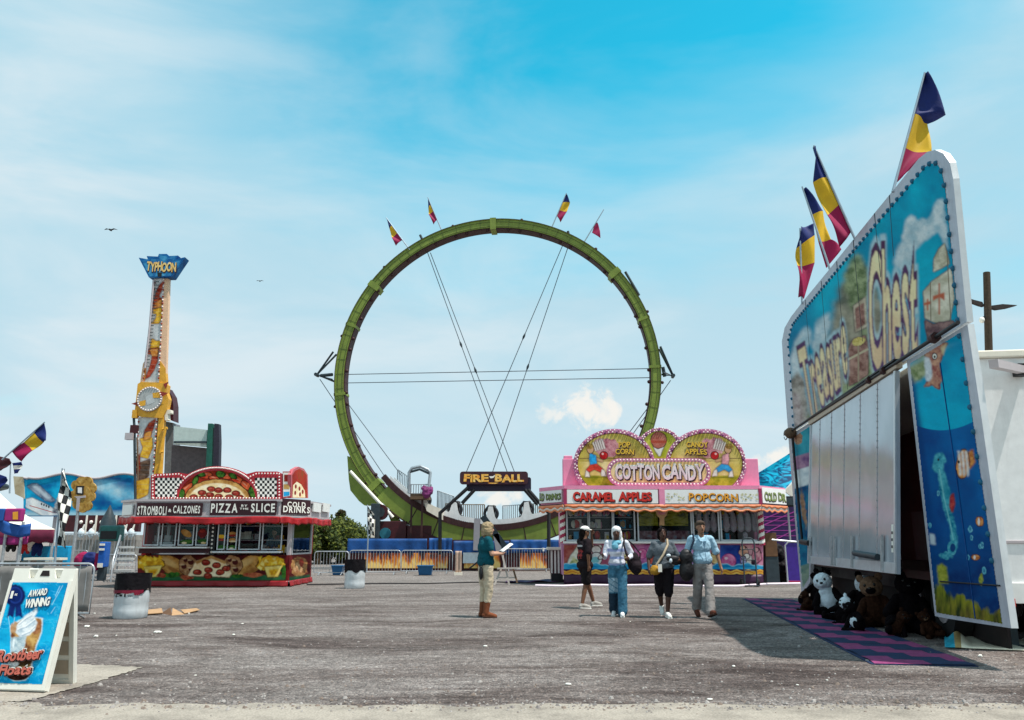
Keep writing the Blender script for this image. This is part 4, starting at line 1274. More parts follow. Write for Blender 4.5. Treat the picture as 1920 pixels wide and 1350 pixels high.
            for zz in (.33, .68):
                m.box(u0 + .05, u1 - .05, Y0 + .3, Y0 + .6, v0 + (v1 - v0) * zz, v0 + (v1 - v0) * zz + .03, GREYTRIM)
            for i in range(16):
                x = u0 + .12 + r.random() * max(.1, u1 - u0 - .24); zz = v0 + (v1 - v0) * r.choice((.33, .68, .0)) + .05; hh = r.uniform(.12, .3); kk = r.choice((CREAM, BAGC, TAN, RED, YELLOW, CYAN, PINK, LETTER, REDINK))
                if r.random() < .6: m.box(x - hh * .3, x + hh * .3, Y0 + .16 + i * .012, Y0 + .28 + i * .012, zz, zz + hh, kk)
                else: m.ball((x, Y0 + .25, zz + hh * .5), (hh * .35, .08, hh * .5), kk, 8, 6)
            for i in range(5): x = u0 + .15 + i * (u1 - u0 - .3) / 4; m.ball((x, Y0 + .14, v1 - .16), (.06, .05, .11), r.choice((BAGC, PINK, CREAM, YELLOW)), 8, 6)
        m.build('shelf', f)
    # floss bags hanging in the right windows
    for k in range(8):
        x = 1309 + k * 14 if k < 3 else 1360 + (k - 3) * 13.5
        p = at(x, 960, Y0 + .18)
        z1 = p.z + .1
        m = MB(); r = random.Random(k)
        m.tube([(p.x, p.y, z1), (p.x, p.y, z1 - .07), (p.x, p.y, z1 - .2), (p.x + .01, p.y, z1 - .55), (p.x, p.y, z1 - .72), (p.x, p.y, z1 - .78)], [.015, .03, .09, .12, .09, .02], BAGC, 10)
        o = m.build('candy_bag', None, loc=(p.x, p.y, z1))
        tag(o, 'hanging bag of cotton candy behind the right-hand windows of the pink stand', 'bag', 'bags of cotton candy hanging in the pink stand')
    # counter ledge
    m = MB(); m.box(A - .02, B + .02, Y0 - .30, Y0 - .021, zc - .02, zc + .055, WHITE); m.build('counter', root, .015)
    # painted mural front
    L = fr; c = Canvas(1057, 1022, 1431, 1088, .7, (.5, .2, .3), 8)
    one = np.ones(c.X.shape)
    c.mottle(one, (.34, .08, .14), (.74, .46, .48), 26)
    for x0, x1, k0, k1 in ((1057, 1100, (.30, .05, .05), (.55, .22, .16)), (1190, 1262, (.32, .06, .24), (.66, .28, .50)), (1262, 1300, (.34, .12, .40), (.66, .36, .62)), (1350, 1388, (.01, .03, .22), (.04, .10, .40)), (1410, 1431, (.42, .06, .20), (.7, .3, .42))): c.mottle(((c.X > x0) & (c.X < x1)).astype(float), k0, k1, 14)
    DK = (.05, .015, .03)
    c.poly([(1062, 1060), (1070, 1040), (1083, 1024), (1092, 1044), (1088, 1062)], (.62, .60, .48), .6, 1, (.82, .80, .70), 6, 1.5, DK); c.poly([(1066, 1060), (1074, 1044), (1084, 1050), (1086, 1060)], (.20, .26, .10), 1, 1, (.62, .60, .3), 4, 2)
    for dx in (-7, 7): c.ell(1118 + dx, 1025, 3.4, 3.4, (.8, .78, .74), .7, 1, dark=DK)
    c.ell(1118, 1031, 8, 7, (.66, .62, .60), .7, 1, 0, (.85, .83, .80), 4, .5, DK); c.ell(1118, 1048, 10, 12, (.60, .60, .60), .8, 1, 0, (.84, .82, .78), 5, 1, DK); c.ell(1116, 1050, 8, 6, (.20, .50, .55), .8); c.ell(1128, 1044, 6, 3, (.8, .78, .74), .8, 1, -30, dark=DK)
    for x, y, r in ((1204, 1038, 9), (1259, 1034, 8), (1366, 1052, 13)): c.ell(x, y, r, r, (.52, .08, .24), .8, 1, 0, (.80, .30, .50), 8, 0, (.30, .04, .16)); c.ell(x - r * .35, y - r * .4, r * .25, r * .2, (.85, .7, .75), 1.2, .8)
    for x, y, rx, ry, k0, k1 in ((1152, 1042, 8, 15, (.40, .16, .10), (.7, .42, .30)), (1221, 1048, 6, 10, (.45, .02, .03), (.7, .16, .10)), (1234, 1054, 6, 6, (.7, .66, .6), (.85, .82, .8)), (1276, 1048, 7, 11, (.02, .08, .34), (.16, .30, .60)), (1394, 1036, 8, 11, (.48, .20, .12), (.76, .46, .34)), (1402, 1050, 9, 9, (.60, .52, .48), (.84, .78, .72)), (1419, 1042, 8, 14, (.50, .12, .20), (.76, .40, .42)), (1394, 1052, 5, 8, (.16, .16, .40), (.44, .44, .66)), (1172, 1048, 7, 10, (.55, .4, .1), (.8, .66, .3)), (1316, 1044, 10, 12, (.3, .1, .3), (.7, .4, .5)), (1340, 1046, 7, 12, (.5, .3, .1), (.8, .6, .3)), (1413, 1056, 4, 5, (.02, .01, .02), (.06, .04, .05))):
        c.ell(x, y, rx, ry, k0, .8, 1, 0, k1, 5, 3, DK); c.ell(x - rx * .2, y - ry * .8, rx * .55, rx * .5, k1, .8, 1, dark=DK)
    w = 2.2 * np.sin(c.X / 47 * 6.28) + 1.2 * np.sin(c.X / 19 * 6.28)
    c.mottle((c.Y > 1058 + w).astype(float), (.004, .20, .46), (.05, .42, .68), 18, 1, 5); c.lay(np.exp(-((c.Y - 1058.5 - w) / 1.0) ** 2), (.4, .7, .8), .7)
    c.mottle((c.Y > 1067.5).astype(float), (.03, .008, .035), (.08, .02, .08), 20)
    w = 1.6 * np.sin(c.X / 22 * 6.28)
    c.mottle(((c.Y > 1069 + w) & (c.Y < 1077.5 + w)).astype(float), (.72, .34, .04), (.88, .54, .12), 14); c.lay(((c.Y > 1072 + w) & (c.Y < 1074 + w)).astype(float), (.62, .20, .03)); c.lay(((c.Y > 1079.5 + w) & (c.Y < 1080.5 + w)).astype(float), (.14, .04, .14))
    c.build(L, 'mural', root)
    # dark vinyl skirt
    m = MB()
    def fs(u, v): return Vector((A + (B - A) * u, Y0 - .02 - .04 * (1 - v) - .03 * (1 - v) * math.sin(u * 60), .02 + .30 * v))
    m.grid(fs, 80, 3, mat('skirt_violet', (0.05, 0.012, 0.045), .5, var=.4, scale=3)); m.build('skirt', root, solid=.01)
    # crest over the middle window and menu card
    m = MB(); q = Panel((0, Y0 - .10, 0), (1, 0, 0))
    q.pp(m, [(1229, 957), (1235, 955), (1240, 958), (1246, 955), (1253, 957), (1250, 966), (1245, 972), (1246, 985), (1236, 985), (1237, 972), (1231, 966)], TAN, 1)
    q.pp(m, [(1232, 958), (1240, 961), (1249, 958), (1246, 965), (1235, 965)], FLOSS, 2)
    m.build('crest', root, solid=.03)


build_candy_stand()
# ------------------------------------------------------------------ loop ride
RAILDARK = mat('rail_maroon', (0.045, 0.012, 0.012), .6, var=.4, dirt=.3)
SLATE = mat('slate_steel', (0.03, 0.045, 0.055), .5, var=.35)
FLESHTAN = mat('tan_canvas', (0.45, 0.32, 0.25), .8, var=.25)
SEATBLK = mat('seat_black', (0.02, 0.02, 0.025), .5, var=.3)
CARWHITE = mat('car_white', (0.82, 0.83, 0.82), .35, var=.1, dirt=.2)
TARPBLUE = mat('blue_tarpaulin', (0.005, 0.065, 0.24), .55, var=.4, scale=2, bump=.6, bscale=5)
CABLE = mat('wire_rope', (0.10, 0.12, 0.14), .5, .5)
FB, FY_, FR = mat('flag_blue', srgb(7, 28, 92, 1.1), .7, var=.2, scale=4), mat('flag_yellow', srgb(215, 172, 34, 1.0), .7, var=.15, scale=4), mat('flag_magenta', srgb(148, 9, 70, 1.0), .7, var=.2, scale=4)
POLE = mat('flag_pole', (0.35, 0.42, 0.48), .4, .4)


def flag(label, group, Y, base, tip, rows, r=.03, ripple=.06, cols=(FB, FY_, FR)):
    """swallow-less three-band pennant; rows = (pole side, free side) points at the band limits"""
    p0 = at(*base, Y)
    t = thing('flag', label, 'flag', tuple(p0), group)
    m = MB(); m.tube([p0, at(*tip, Y)], [r, r * .7], POLE, 8); m.build('pole', t)
    m = MB(); nb = len(rows) - 1
    rw = [(at(*a, Y), at(*b, Y)) for a, b in rows]
    sz = (rw[0][0] - rw[-1][0]).length
    def fn(u, v):
        k = min(nb - 1, int(v * nb)); f = v * nb - k
        a = rw[k][0].lerp(rw[k + 1][0], f); b = rw[k][1].lerp(rw[k + 1][1], f)
        p = a.lerp(b, u)
        p.y += ripple * sz * u * math.sin(u * 4.2 + v * 9) + .02
        return p
    m.grid(fn, 10, nb * 8, lambda u, v: cols[min(nb - 1, int(v * nb))])
    m.build('cloth', t, solid=.01)
    return t


def flame_material():
    m = bpy.data.materials.new('flame_print'); m.use_nodes = True
    nt = m.node_tree; N, L = nt.nodes, nt.links
    b = N['Principled BSDF']; b.inputs['Roughness'].default_value = .5
    tc = N.new('ShaderNodeTexCoord'); mp = N.new('ShaderNodeMapping'); mp.inputs['Scale'].default_value = (2.4, 1, .75)
    L.new(tc.outputs['Object'], mp.inputs[0])
    n = N.new('ShaderNodeTexNoise'); n.inputs['Scale'].default_value = 2.2; n.inputs['Detail'].default_value = 5; n.inputs['Distortion'].default_value = .8
    L.new(mp.outputs[0], n.inputs['Vector'])
    s = N.new('ShaderNodeSeparateXYZ'); L.new(tc.outputs['Object'], s.inputs[0])
    h = N.new('ShaderNodeMapRange'); h.inputs[1].default_value = 0.15; h.inputs[2].default_value = 1.25; h.inputs[3].default_value = .38; h.inputs[4].default_value = -.22
    L.new(s.outputs['Z'], h.inputs[0])
    a = N.new('ShaderNodeMath'); L.new(n.outputs['Fac'], a.inputs[0]); L.new(h.outputs[0], a.inputs[1])
    cr = N.new('ShaderNodeValToRGB'); e = cr.color_ramp.elements
    st = [(.46, (.025, .007, .007)), (.84, (.90, .60, .18)), (.55, (.22, .035, .008)), (.64, (.55, .13, .012)), (.73, (.72, .28, .03))]
    for i, (p, c) in enumerate(st):
        x = e[i] if i < 2 else e.new(p); x.position = p; x.color = tuple(c) + (1,)
    L.new(a.outputs[0], cr.inputs[0]); L.new(cr.outputs[0], b.inputs['Base Color'])
    return m


FLAME = flame_material()
BLUETINT = mat('barrier_steel', (0.48, 0.50, 0.52), .4, .6, var=.2)


def barrier(xa, xb, ybot, ytop, label, group='steel crowd barriers', Y=None):
    g = ground((xa + xb) / 2, ybot); Y = Y or g.y
    A, B = at(xa, ybot, Y).x, at(xb, ybot, Y).x; h = at((xa + xb) / 2, ytop, Y).z
    t = thing('crowd_barrier', label, 'barrier', ((A + B) / 2, Y, 0), group)
    m = MB(); r = .021; c = .12
    pts = [(A, Y, .12)]
    for (cx, a0) in ((A + c, 180), (B - c, 90)):
        for k in range(6): pts.append((cx + c * math.cos(math.radians(a0 - k * 18)), Y, h - c + c * math.sin(math.radians(a0 - k * 18))))
    pts += [(B, Y, .12), (A, Y, .12)]
    m.tube(pts, r, BLUETINT, 6); m.build('frame', t)
    m = MB(); n = max(6, int((B - A) / .125))
    for i in range(1, n):
        x = A + (B - A) * i / n; m.tube([(x, Y, .12), (x, Y, h - .01)], .010, BLUETINT, 5, False)
    m.build('bars', t)
    for x in (A + .25, B - .25):
        m = MB(); m.tube([(x, Y - .32, .015), (x, Y - .28, .03), (x, Y, .12), (x, Y + .28, .03), (x, Y + .32, .015)], .018, BLUETINT, 6); m.build('foot', t)
    return t


SEAMG = mat('seam_green', (.085, .11, .03), .6)


def build_loop():
    yaw = math.radians(-5)
    cx = at(929.5, 716, 42).x
    C0 = Vector((cx, 42, 10.02)); R = 8.80
    pn = Panel(C0, (math.cos(yaw), math.sin(yaw), 0))
    root = thing('loop_ride', 'tall green steel hoop of the roller ride ringing the sky', 'fairground ride', (cx, 42, 0))
    def P(r, a, d): return pn.P(r * math.cos(a) * .985, r * math.sin(a), d)
    def arc(mb, r0, r1, d0, d1, a0, a1, n, mt, mi=None, caps=True):
        ring = []
        for i in range(n + 1):
            a = math.radians(a0 + (a1 - a0) * i / n)
            ring += [P(r0, a, d0), P(r1, a, d0), P(r1, a, d1), P(r0, a, d1)]
        fs = []
        for i in range(n):
            for k in range(4): fs.append((i * 4 + k, i * 4 + (k + 1) % 4, i * 4 + 4 + (k + 1) % 4, i * 4 + 4 + k))
        mb.add(ring, fs, mt)
        if caps: mb.add(ring[:4], [(3, 2, 1, 0)], mt); mb.add(ring[-4:], [(0, 1, 2, 3)], mt)
    m = MB(); arc(m, R - .46, R, -.34, .42, -75, 255, 150, GREENR); arc(m, R - .46, R + .0, -.34, .42, 255, 285, 14, GREENR); m.build('hoop', root)
    m = MB(); arc(m, R - .52, R - .462, -.30, .38, 0, 360, 160, RAILDARK, caps=False); m.build('shaded_inner_rail', root)  # dark maroon carries the shade on the hoop's inner face
    m = MB(); arc(m, R + .002, R + .05, -.38, .46, -68, 248, 140, GREENR)
    m.build('outer_flange', root)
    m = MB()
    for k in range(64):
        a = -62 + k * 4.9 + (k % 3) * .5; arc(m, R - .45, R - .02, .421, .432, a - .05, a + .05, 1, SEAMG)
    arc(m, R + .025, R + .05, .461, .475, -68, 248, 140, RAILDARK); arc(m, R - .40, R - .385, .421, .44, -68, 248, 140, SEAMG); arc(m, R - .14, R - .125, .421, .44, -68, 248, 140, SEAMG)
    tag(m.build('panel_seams', root), kind='stuff')
    # joint collars and brackets
    for a in (40, 91, 143, 186, 2, 222, 318, 20, 160):
        m = MB(); w = 1.1 if a in (40, 91, 143, 222, 318) else .5
        e = .045 if w > 1 else .02
        arc(m, R - .52 - e, R + .06 + e, -.36 - e, .44 + e, a - w, a + w, 3, GREENR if w > 1 else SLATE if a in (2, 20, 160, 186) and False else GREENR)
        m.build('joint_collar', root)
    m = MB()
    for k in range(46):
        a = math.radians(-62 + k * 7 + (k % 3) * 1.3)
        rr = R - .58; p = P(rr, a, .3)
        m.ball(p, (.10, .10, .10), RAILDARK, 6, 4)
        if k % 4 == 0: m.ball(P(R + .12, a, .25), (.09, .09, .09), RAILDARK, 6, 4)
    tag(m.build('lamp_fittings', root), kind='stuff')
    for (px, py, px2, py2) in ((789, 443, 796, 458), (1065, 436, 1068, 450), (1172, 512, 1198, 556)):
        m = MB(); m.tube([pn.at(px, py, .2), pn.at(px2, py2, .2)], .07, SLATE, 6); m.build('stub', root)
    # side outriggers
    for pts in (((628, 662), (594, 703), (626, 714)), ((1237, 652), (1262, 705), (1242, 700))):
        m = MB()
        for d in (.3, -.3):
            q = [pn.at(x, y, d) for x, y in pts]; m.tube([q[0], pn.at(*pts[1], 0), q[2]], .06, SLATE, 6)
        m.tube([pn.at(pts[1][0] + (8 if pts[1][0] < 900 else -16), pts[1][1] + 2, .1), pn.at(pts[2][0], pts[2][1] - 10, .25)], .09, SLATE, 6)
        m.tube([pn.at(*pts[1], .22), pn.at(*pts[1], -.22)], .10, SLATE, 6)
        m.build('outrigger', root)
    # bracing wires
    for (a, b, cl) in (((648, 701), (1220, 690), None), ((650, 717), (1222, 707), None), ((800, 470), (958, 905), .42), ((806, 472), (972, 905), .53),
                       ((1055, 462), (868, 902), .40), ((1064, 464), (916, 905), .52), ((598, 710), (728, 905), None), ((648, 752), (752, 892), None), ((1258, 712), (1140, 880), None), ((1224, 752), (1120, 890), None)):
        m = MB(); d = .15 if a[0] % 2 else -.15
        pa, pb = pn.at(*a, d), pn.at(*b, d)
        m.tube([pa, pb], .022, CABLE, 5)
        if cl: q = pa.lerp(pb, cl); k = (pb - pa).normalized() * .18; m.tube([q - k, q, q + k], [.03, .07, .03], SLATE, 6)
        m.build('bracing_wire', root)
    # deep lower girder, its dark top rail and joints
    m = MB(); arc(m, R - .72, R + .10, .43, .58, 226, 330, 60, GREENR); arc(m, R - .72, R + .10, -.58, -.43, 226, 330, 60, GREENR); m.build('girder', root)
    m = MB(); arc(m, R - 1.02, R - .722, .40, .64, 222, 330, 60, RAILDARK); arc(m, R + .102, R + .16, .40, .62, 232, 312, 50, RAILDARK); m.build('walk_edge', root)
    for a in (240, 249, 259, 270, 281, 291):
        m = MB(); arc(m, R - .72, R + .10, .582, .60, a - .18, a + .18, 1, RAILDARK); m.build('seam', root)
    # gusset and strut at the left foot
    m = MB(); q = [pn.at(x, y, .30) for x, y in [(654, 856), (657, 900), (660, 920), (668, 930), (676, 940), (686, 948), (708, 948), (722, 936), (724, 920), (700, 885), (676, 862)]]
    m.slab(q, pn.N * -.6, GREENR); m.build('gusset', root, .02)
    m = MB(); m.tube([pn.at(664, 886, .72), pn.at(743, 971, .72)], .085, LETTER, 8); m.tube([pn.at(662, 884, .72), pn.at(662, 884, .1)], .05, SLATE); m.build('cylinder', root)
    m = MB(); m.slab([pn.at(x, y, .2) for x, y in [(728, 960), (742, 962), (768, 1006), (744, 1006)]], pn.N * -.3, GREENR); m.build('brace', root, .01)
    # base trailer with engine house, tower leg and blue sheeting
    Yb = 40.6
    m = MB()
    def bx(x0, y0, x1, y1, Y, d, mt):
        a, b = at(x0, y1, Y), at(x1, y0, Y); m.box(a.x, b.x, Y, Y + d, a.z, b.z, mt)
    bx(693, 944, 712, 1012, Yb + .6, .5, SLATE); m.build('tower_leg', root, .02)
    m = MB(); bx(710, 977, 762, 1012, Yb + 1.0, 1.2, MAROON); bx(762, 985, 830, 1012, Yb + 1.1, 1.2, MAROON); m.build('engine_house', root, .03)
    m = MB(); p = at(722, 1000, Yb + .9); m.tube([(p.x, Yb + .99, p.z), (p.x, Yb + .9, p.z)], .28, mat('teal_hub', (.02, .16, .22)), 16); m.build('motor', root)
    m = MB(); p = at(712, 960, Yb + .9); m.tube([(p.x, Yb + 1.3, p.z), (p.x, Yb + .9, p.z)], .40, MAROON, 18); m.tube([(p.x, Yb + .89, p.z), (p.x, Yb + .87, p.z)], .26, SLATE, 14); m.build('drive_wheel', root)
    m = MB(); bx(695, 974, 703, 1008, Yb + .3, .08, CREAM); m.build('white_plate', root)
    def sheet(x0, y0, x1, y1, Y, name):
        mm = MB(); a, b = at(x0, y1, Y), at(x1, y0, Y)
        mm.grid(lambda u, v: Vector((a.x + (b.x - a.x) * u, Y - .05 * math.sin(u * 31) * (1 - v) - .03 * math.sin(u * 13 + 2), a.z + (b.z - a.z) * v)), 60, 5, TARPBLUE)
        return mm.build(name, root, solid=.015)
    sheet(651, 1010, 801, 1037, Yb, 'blue_sheet'); sheet(804, 1009, 848, 1037, Yb, 'blue_sheet'); sheet(850, 1014, 955, 1040, Yb - .02, 'blue_sheet'); sheet(957, 1012, 1052, 1037, Yb, 'blue_sheet')
    m = MB(); bx(651, 1012, 1056, 1076, Yb + .1, 3.0, MAROON); m.build('base', root)
    for (x0, x1) in ((683, 790), (791, 840), (870, 938), (975, 1025)):
        m = MB(); a, b = at(x0, 1074, Yb - .1), at(x1, 1037, Yb - .1); m.box(a.x, b.x, Yb - .14, Yb - .08, .12, b.z, FLAME); m.build('flame_panel', root, .01)
    m = MB(); bx(868, 1036, 905, 1056, Yb - .22, .05, mat('pale_sheet', (.62, .70, .74), .5, var=.15)); m.build('pale_panel', root)
    # scissor brace in the middle of the base
    m = MB()
    for a, b, c in (((905, 968), (950, 1030), SLATE), ((930, 1000), (936, 1035), GREYTRIM), ((895, 972), (893, 1032), GREYTRIM)):
        m = MB(); m.beam(at(*a, Yb - .5), at(*b, Yb - .5), .30, .30, c, (0, 1, 0)); m.build('leg', root, .02)

    # train of seats standing in the bottom of the loop
    tr = thing('ride_train', 'white roller ride train with black seat hoops at the bottom of the green loop', 'ride car', tuple(P(R - 1, math.radians(270), 0)))
    def side(d):
        pts_top = []
        pil = [(797, 925), (855, 942), (922, 950), (988, 942), (1046, 925)]
        rr = R - 1.04
        for i in range(161):
            x = 735 + (1056 - 735) * i / 160
            u = pn.uv(x, 900)[0]; zb = -math.sqrt(max(0, rr * rr - u * u))
            h = .24
            for (xp, yp) in pil:
                up, vp = pn.uv(xp, yp); zz = -math.sqrt(rr * rr - up * up)
                H = vp - zz
                w = abs(x - xp)
                if w < 24:
                    k = 1 if w < 4.2 else max(0, 1 - (w - 4.2) / 9.0) ** 3.0
                    h = max(h, .24 + (H - .24) * k)
            pts_top.append((u, zb, zb + h))
        return pts_top
    for d in (.42, -.46):
        m = MB(); pt = side(d)
        for i in range(len(pt) - 1):
            (u0, b0, t0), (u1, b1, t1) = pt[i], pt[i + 1]
            m.hexa([pn.P(u0, b0, d), pn.P(u1, b1, d), pn.P(u1, b1, d - .05), pn.P(u0, b0, d - .05), pn.P(u0, t0, d), pn.P(u1, t1, d), pn.P(u1, t1, d - .05), pn.P(u0, t0, d - .05)], CARWHITE)
        m.build('car_side', tr)
    m = MB(); arc(m, R - 1.12, R - 1.045, -.40, .36, 232, 307, 50, CARWHITE); m.build('floor', tr)
    for (x, y) in ((855, 942), (922, 950), (988, 942), (797, 925)):
        for s in (-1, 1):
            m = MB()
            pts = [pn.at(x + s * (3 + 9 * math.sin(math.pi * k / 10)), y - 1 + k * 2.9, .30) for k in range(11)]
            m.tube(pts, .085, SEATBLK, 6); m.build('restraint', tr)
            m = MB()
            q = [pn.at(x + s * a, y + b, .24) for a, b in ((1, 4), (7, 4), (8, 22), (15, 27), (15, 31), (1, 31))]
            m.slab(q, pn.N * -.55, SEATBLK); m.build('seat', tr)
        m = MB(); q = [pn.at(x + a, y + b, .32) for a, b in ((-7, -2), (7, -2), (6, 2), (-6, 2))]; m.slab(q, pn.N * -.64, SEATBLK); m.build('head_pad', tr)
    # loading platform with railings behind and beside the train
    pl = thing('loading_platform', 'railed loading platform with an arched grey gate beside the green loop', 'platform', tuple(at(790, 975, 40.4)))
    RAILG = mat('rail_grey', (.38, .42, .45), .45, .5, var=.2)
    Yp = 43.4
    def rail(x0, y0, x1, y1, h, n, mt, name='railing'):
        m = MB(); a, b = at(x0, y0, Yp), at(x1, y1, Yp)
        m.tube([a + Vector((0, 0, h)), b + Vector((0, 0, h))], .025, mt, 5); m.tube([a, b], .025, mt, 5)
        for i in range(n + 1):
            q = a.lerp(b, i / n); m.tube([q, q + Vector((0, 0, h))], .024 if 0 < i < n else .035, mt, 5, False)
        m.build(name, pl)
    BROWNR = mat('rail_brown', (.20, .14, .09), .6, var=.3)
    rail(862, 980, 908, 980, .95, 13, BROWNR); rail(943, 982, 986, 980, .95, 11, RAILG); rail(990, 980, 1030, 975, .95, 11, BROWNR); rail(835, 978, 860, 980, .95, 7, BROWNR)
    rail(745, 912, 764, 925, .9, 6, RAILG); rail(820, 952, 850, 962, .9, 12, RAILG); rail(724, 908, 765, 940, .25, 3, RAILG)
    Yp = 40.9
    rail(766, 925, 808, 925, .45, 9, RAILG)
    m = MB(); a, b = at(769, 936, 40.9), at(804, 926, 40.9); m.box(a.x, b.x, 40.9, 41.9, a.z, b.z, WOOD); m.build('deck', pl)
    m = MB()
    for pts in ([(767, 925), (767, 886), (772, 878), (788, 874), (803, 881), (807, 886), (803, 922)],): m.tube([at(x, y, 40.85) for x, y in pts], .085, RAILG, 6)
    m.tube([at(769, 885, 40.85), at(787, 880, 40.85), at(805, 888, 40.85)], .06, SLATE, 6)
    m.build('gate_arch', pl)
    for x in (772, 792):
        m = MB(); a = at(x, 937, 41.2); m.beam(a, (a.x, 41.2, 1.6), .09, .09, RAILDARK); m.build('leg', pl)
    m = MB(); a = at(798, 924, 40.6)
    m.ball(a + Vector((.05, 0, .02)), (.24, .18, .30), mat('cover_purple', (.20, .03, .14), .7, var=.5), 10, 8); m.ball(a + Vector((.24, .02, .12)), (.14, .16, .22), FR, 10, 8); m.ball(a + Vector((-.1, 0, .24)), (.12, .12, .14), FR, 8, 6); remesh(m, 'cover', pl, .03, 2, .07, .16)
    m = MB(); q = [at(x, y, 41.3) for x, y in ((795, 942), (830, 955), (830, 975), (800, 958))]; m.slab(q, (0, .6, 0), CREAM); m.build('step_panel', pl)

    # FIRE BALL entrance sign on splayed posts
    Ys = 39.2
    sg = thing('entrance_sign', 'dark entrance sign board with orange flaming letters on splayed black posts', 'sign', tuple(at(925, 1040, Ys)))
    sp = Panel((0, Ys, 0), (1, 0, 0))
    u0, v0, u1, v1 = tbox(sp, 862, 884, 990, 908)
    m = MB(); m.slab([sp.P(u, v) for u, v in rrect(u0, v0, u1, v1, .14)][::-1], (0, .18, 0), mat('board_maroon', (.05, .012, .02), .4, var=.3)); bd = m.build('board', sg)
    m = MB(); u0, v0, u1, v1 = tbox(sp, 874, 894, 996, 920); m.slab([sp.P(u, v, -.25) for u, v in rrect(u0, v0, u1, v1, .10)][::-1], (0, .3, 0), mat('cabinet_violet', (.02, .012, .035), .5)); m.build('cabinet', sg)
    m = MB()
    FL = art_mat('flame_letter', [(.3, (.75, .20, .03)), (.5, (.85, .45, .08)), (.75, (.92, .72, .30))], 5)
    text(m, sp, 'FIRE', tbox(sp, 871, 889.5, 915, 903), [(MAROON, .08, 2, .02, -.02), (FL, .045, 5, 0, 0)], jit=.05, rot=4, gap=.05)
    text(m, sp, 'BALL', tbox(sp, 929, 889.5, 981, 903), [(MAROON, .08, 2, .02, -.02), (FL, .045, 5, 0, 0)], jit=.05, rot=4, gap=.05)
    m.build('lettering', bd)
    m = MB(); sp.pp(m, ell(922, 896, 5.5, 9), SIGNDARK, 3); sp.pp(m, [(917, 893), (924, 893), (931, 889), (925, 896), (920, 897)], LETTER, 5); sp.pp(m, [(914, 905), (935, 905), (930, 907), (918, 907)], FL, 4); m.build('emblem', bd)
    for a, b, c in (((878, 914), (825, 962), (825, 1040)), ((890, 918), (866, 944), None), ((984, 918), (1008, 946), None), ((990, 918), (1029, 962), (1029, 1040))):
        m = MB(); m.tube([at(*a, Ys + .1), at(*b, Ys + .1)] + ([at(*c, Ys + .1) * 1] if c else []), .09, BLACK, 8); m.build('post', sg)

    # flags round the hoop
    g = 'pennants around the green hoop'
    flag('small faded pennant leaning outward, leftmost on the green hoop', g, 42, (768, 468), (724, 408), [((724, 408), (726, 412)), ((735, 422), (730, 428)), ((745, 436), (735, 446)), ((755, 449), (742, 460))], .035)
    flag('narrow furled pennant second from left on the green hoop', g, 42, (829, 434), (802, 370), [((802, 370), (803, 374)), ((807, 383), (803, 390)), ((812, 396), (804, 402)), ((819, 412), (813, 420))], .035)
    flag('open pennant with yellow middle just right of the hoop top', g, 42, (1033, 430), (1062, 362), [((1062, 362), (1063, 365)), ((1055, 379), (1069, 379)), ((1049, 394), (1063, 397)), ((1044, 404), (1051, 416))], .035)
    flag('torn magenta remnant on a bare pole, rightmost on the green hoop', g, 42, (1094, 456), (1132, 393), [((1117, 418), (1120, 417)), ((1114, 423), (1123, 424)), ((1112, 430), (1125, 433)), ((1110, 436), (1126, 446))], .035, cols=(FR, FR, FR))

    # crowd barriers in front of the flame panels
    barrier(588, 652, 1079, 1034, 'steel crowd barrier nearest the pizza trailer, in front of the green bushes')
    barrier(654, 750, 1078, 1032, 'steel crowd barrier in front of the flames behind the farther drum')
    barrier(752, 848, 1076, 1032, 'steel crowd barrier in front of the flames with a blue bin before it')
    barrier(944, 1034, 1072, 1029, 'steel crowd barrier right of the woman in teal, ending at the striped counter')
    # tan cloth on a barrier end
    m = MB(); a = at(859, 1080, 35.2); b = at(859, 1033, 35.2)
    m.grid(lambda u, v: Vector((a.x - .13 + .26 * u, 35.2 - .03 * math.sin(u * 9), .12 + (b.z - .12) * v)), 8, 10, FLESHTAN)
    m.box(a.x - .16, a.x + .16, 35.1, 35.35, 0, .11, CREAM)
    tag(m.build('tan_post', None, loc=(a.x, 35.2, 0), solid=.03), 'tan padded post at the end of the barriers by the flame panels', 'post')
    for (x0, x1, lab) in ((783, 811, 'blue plastic bin standing before the flame panels'), (622, 643, 'blue bin behind the farther drum by the bushes')):
        g_ = ground((x0 + x1) / 2, 1079); m = MB(); a, b = at(x0, 1060, g_.y).x, at(x1, 1060, g_.y).x; h = at(x0, 1060, g_.y).z
        w = .06; y = g_.y
        BIN = mat('bin_blue', (.01, .10, .24), .4, var=.2)
        m.hexa([(a + w, y, .02), (b - w, y, .02), (b - w, y + .4, .02), (a + w, y + .4, .02), (a, y - .05, h - .05), (b, y - .05, h - .05), (b, y + .45, h - .05), (a, y + .45, h - .05)], BIN)
        m.box(a - .03, b + .03, y - .08, y + .48, h - .048, h, BIN)
        m.box(a + w - .05, b - w + .05, y - .03, y + .43, 0, .018, BLACK)
        tag(m.build('bin', None, .012, loc=((a + b) / 2, y, 0)), lab, 'bin', 'blue bins by the ride')


build_loop()
# ------------------------------------------------------------------ game trailer at the right
FD = Vector((.1425, .9898, 0)).normalized(); FP0 = Vector((5.5, 9.25, 0))
FAC = Panel(FP0, -FD)
FN = FAC.N


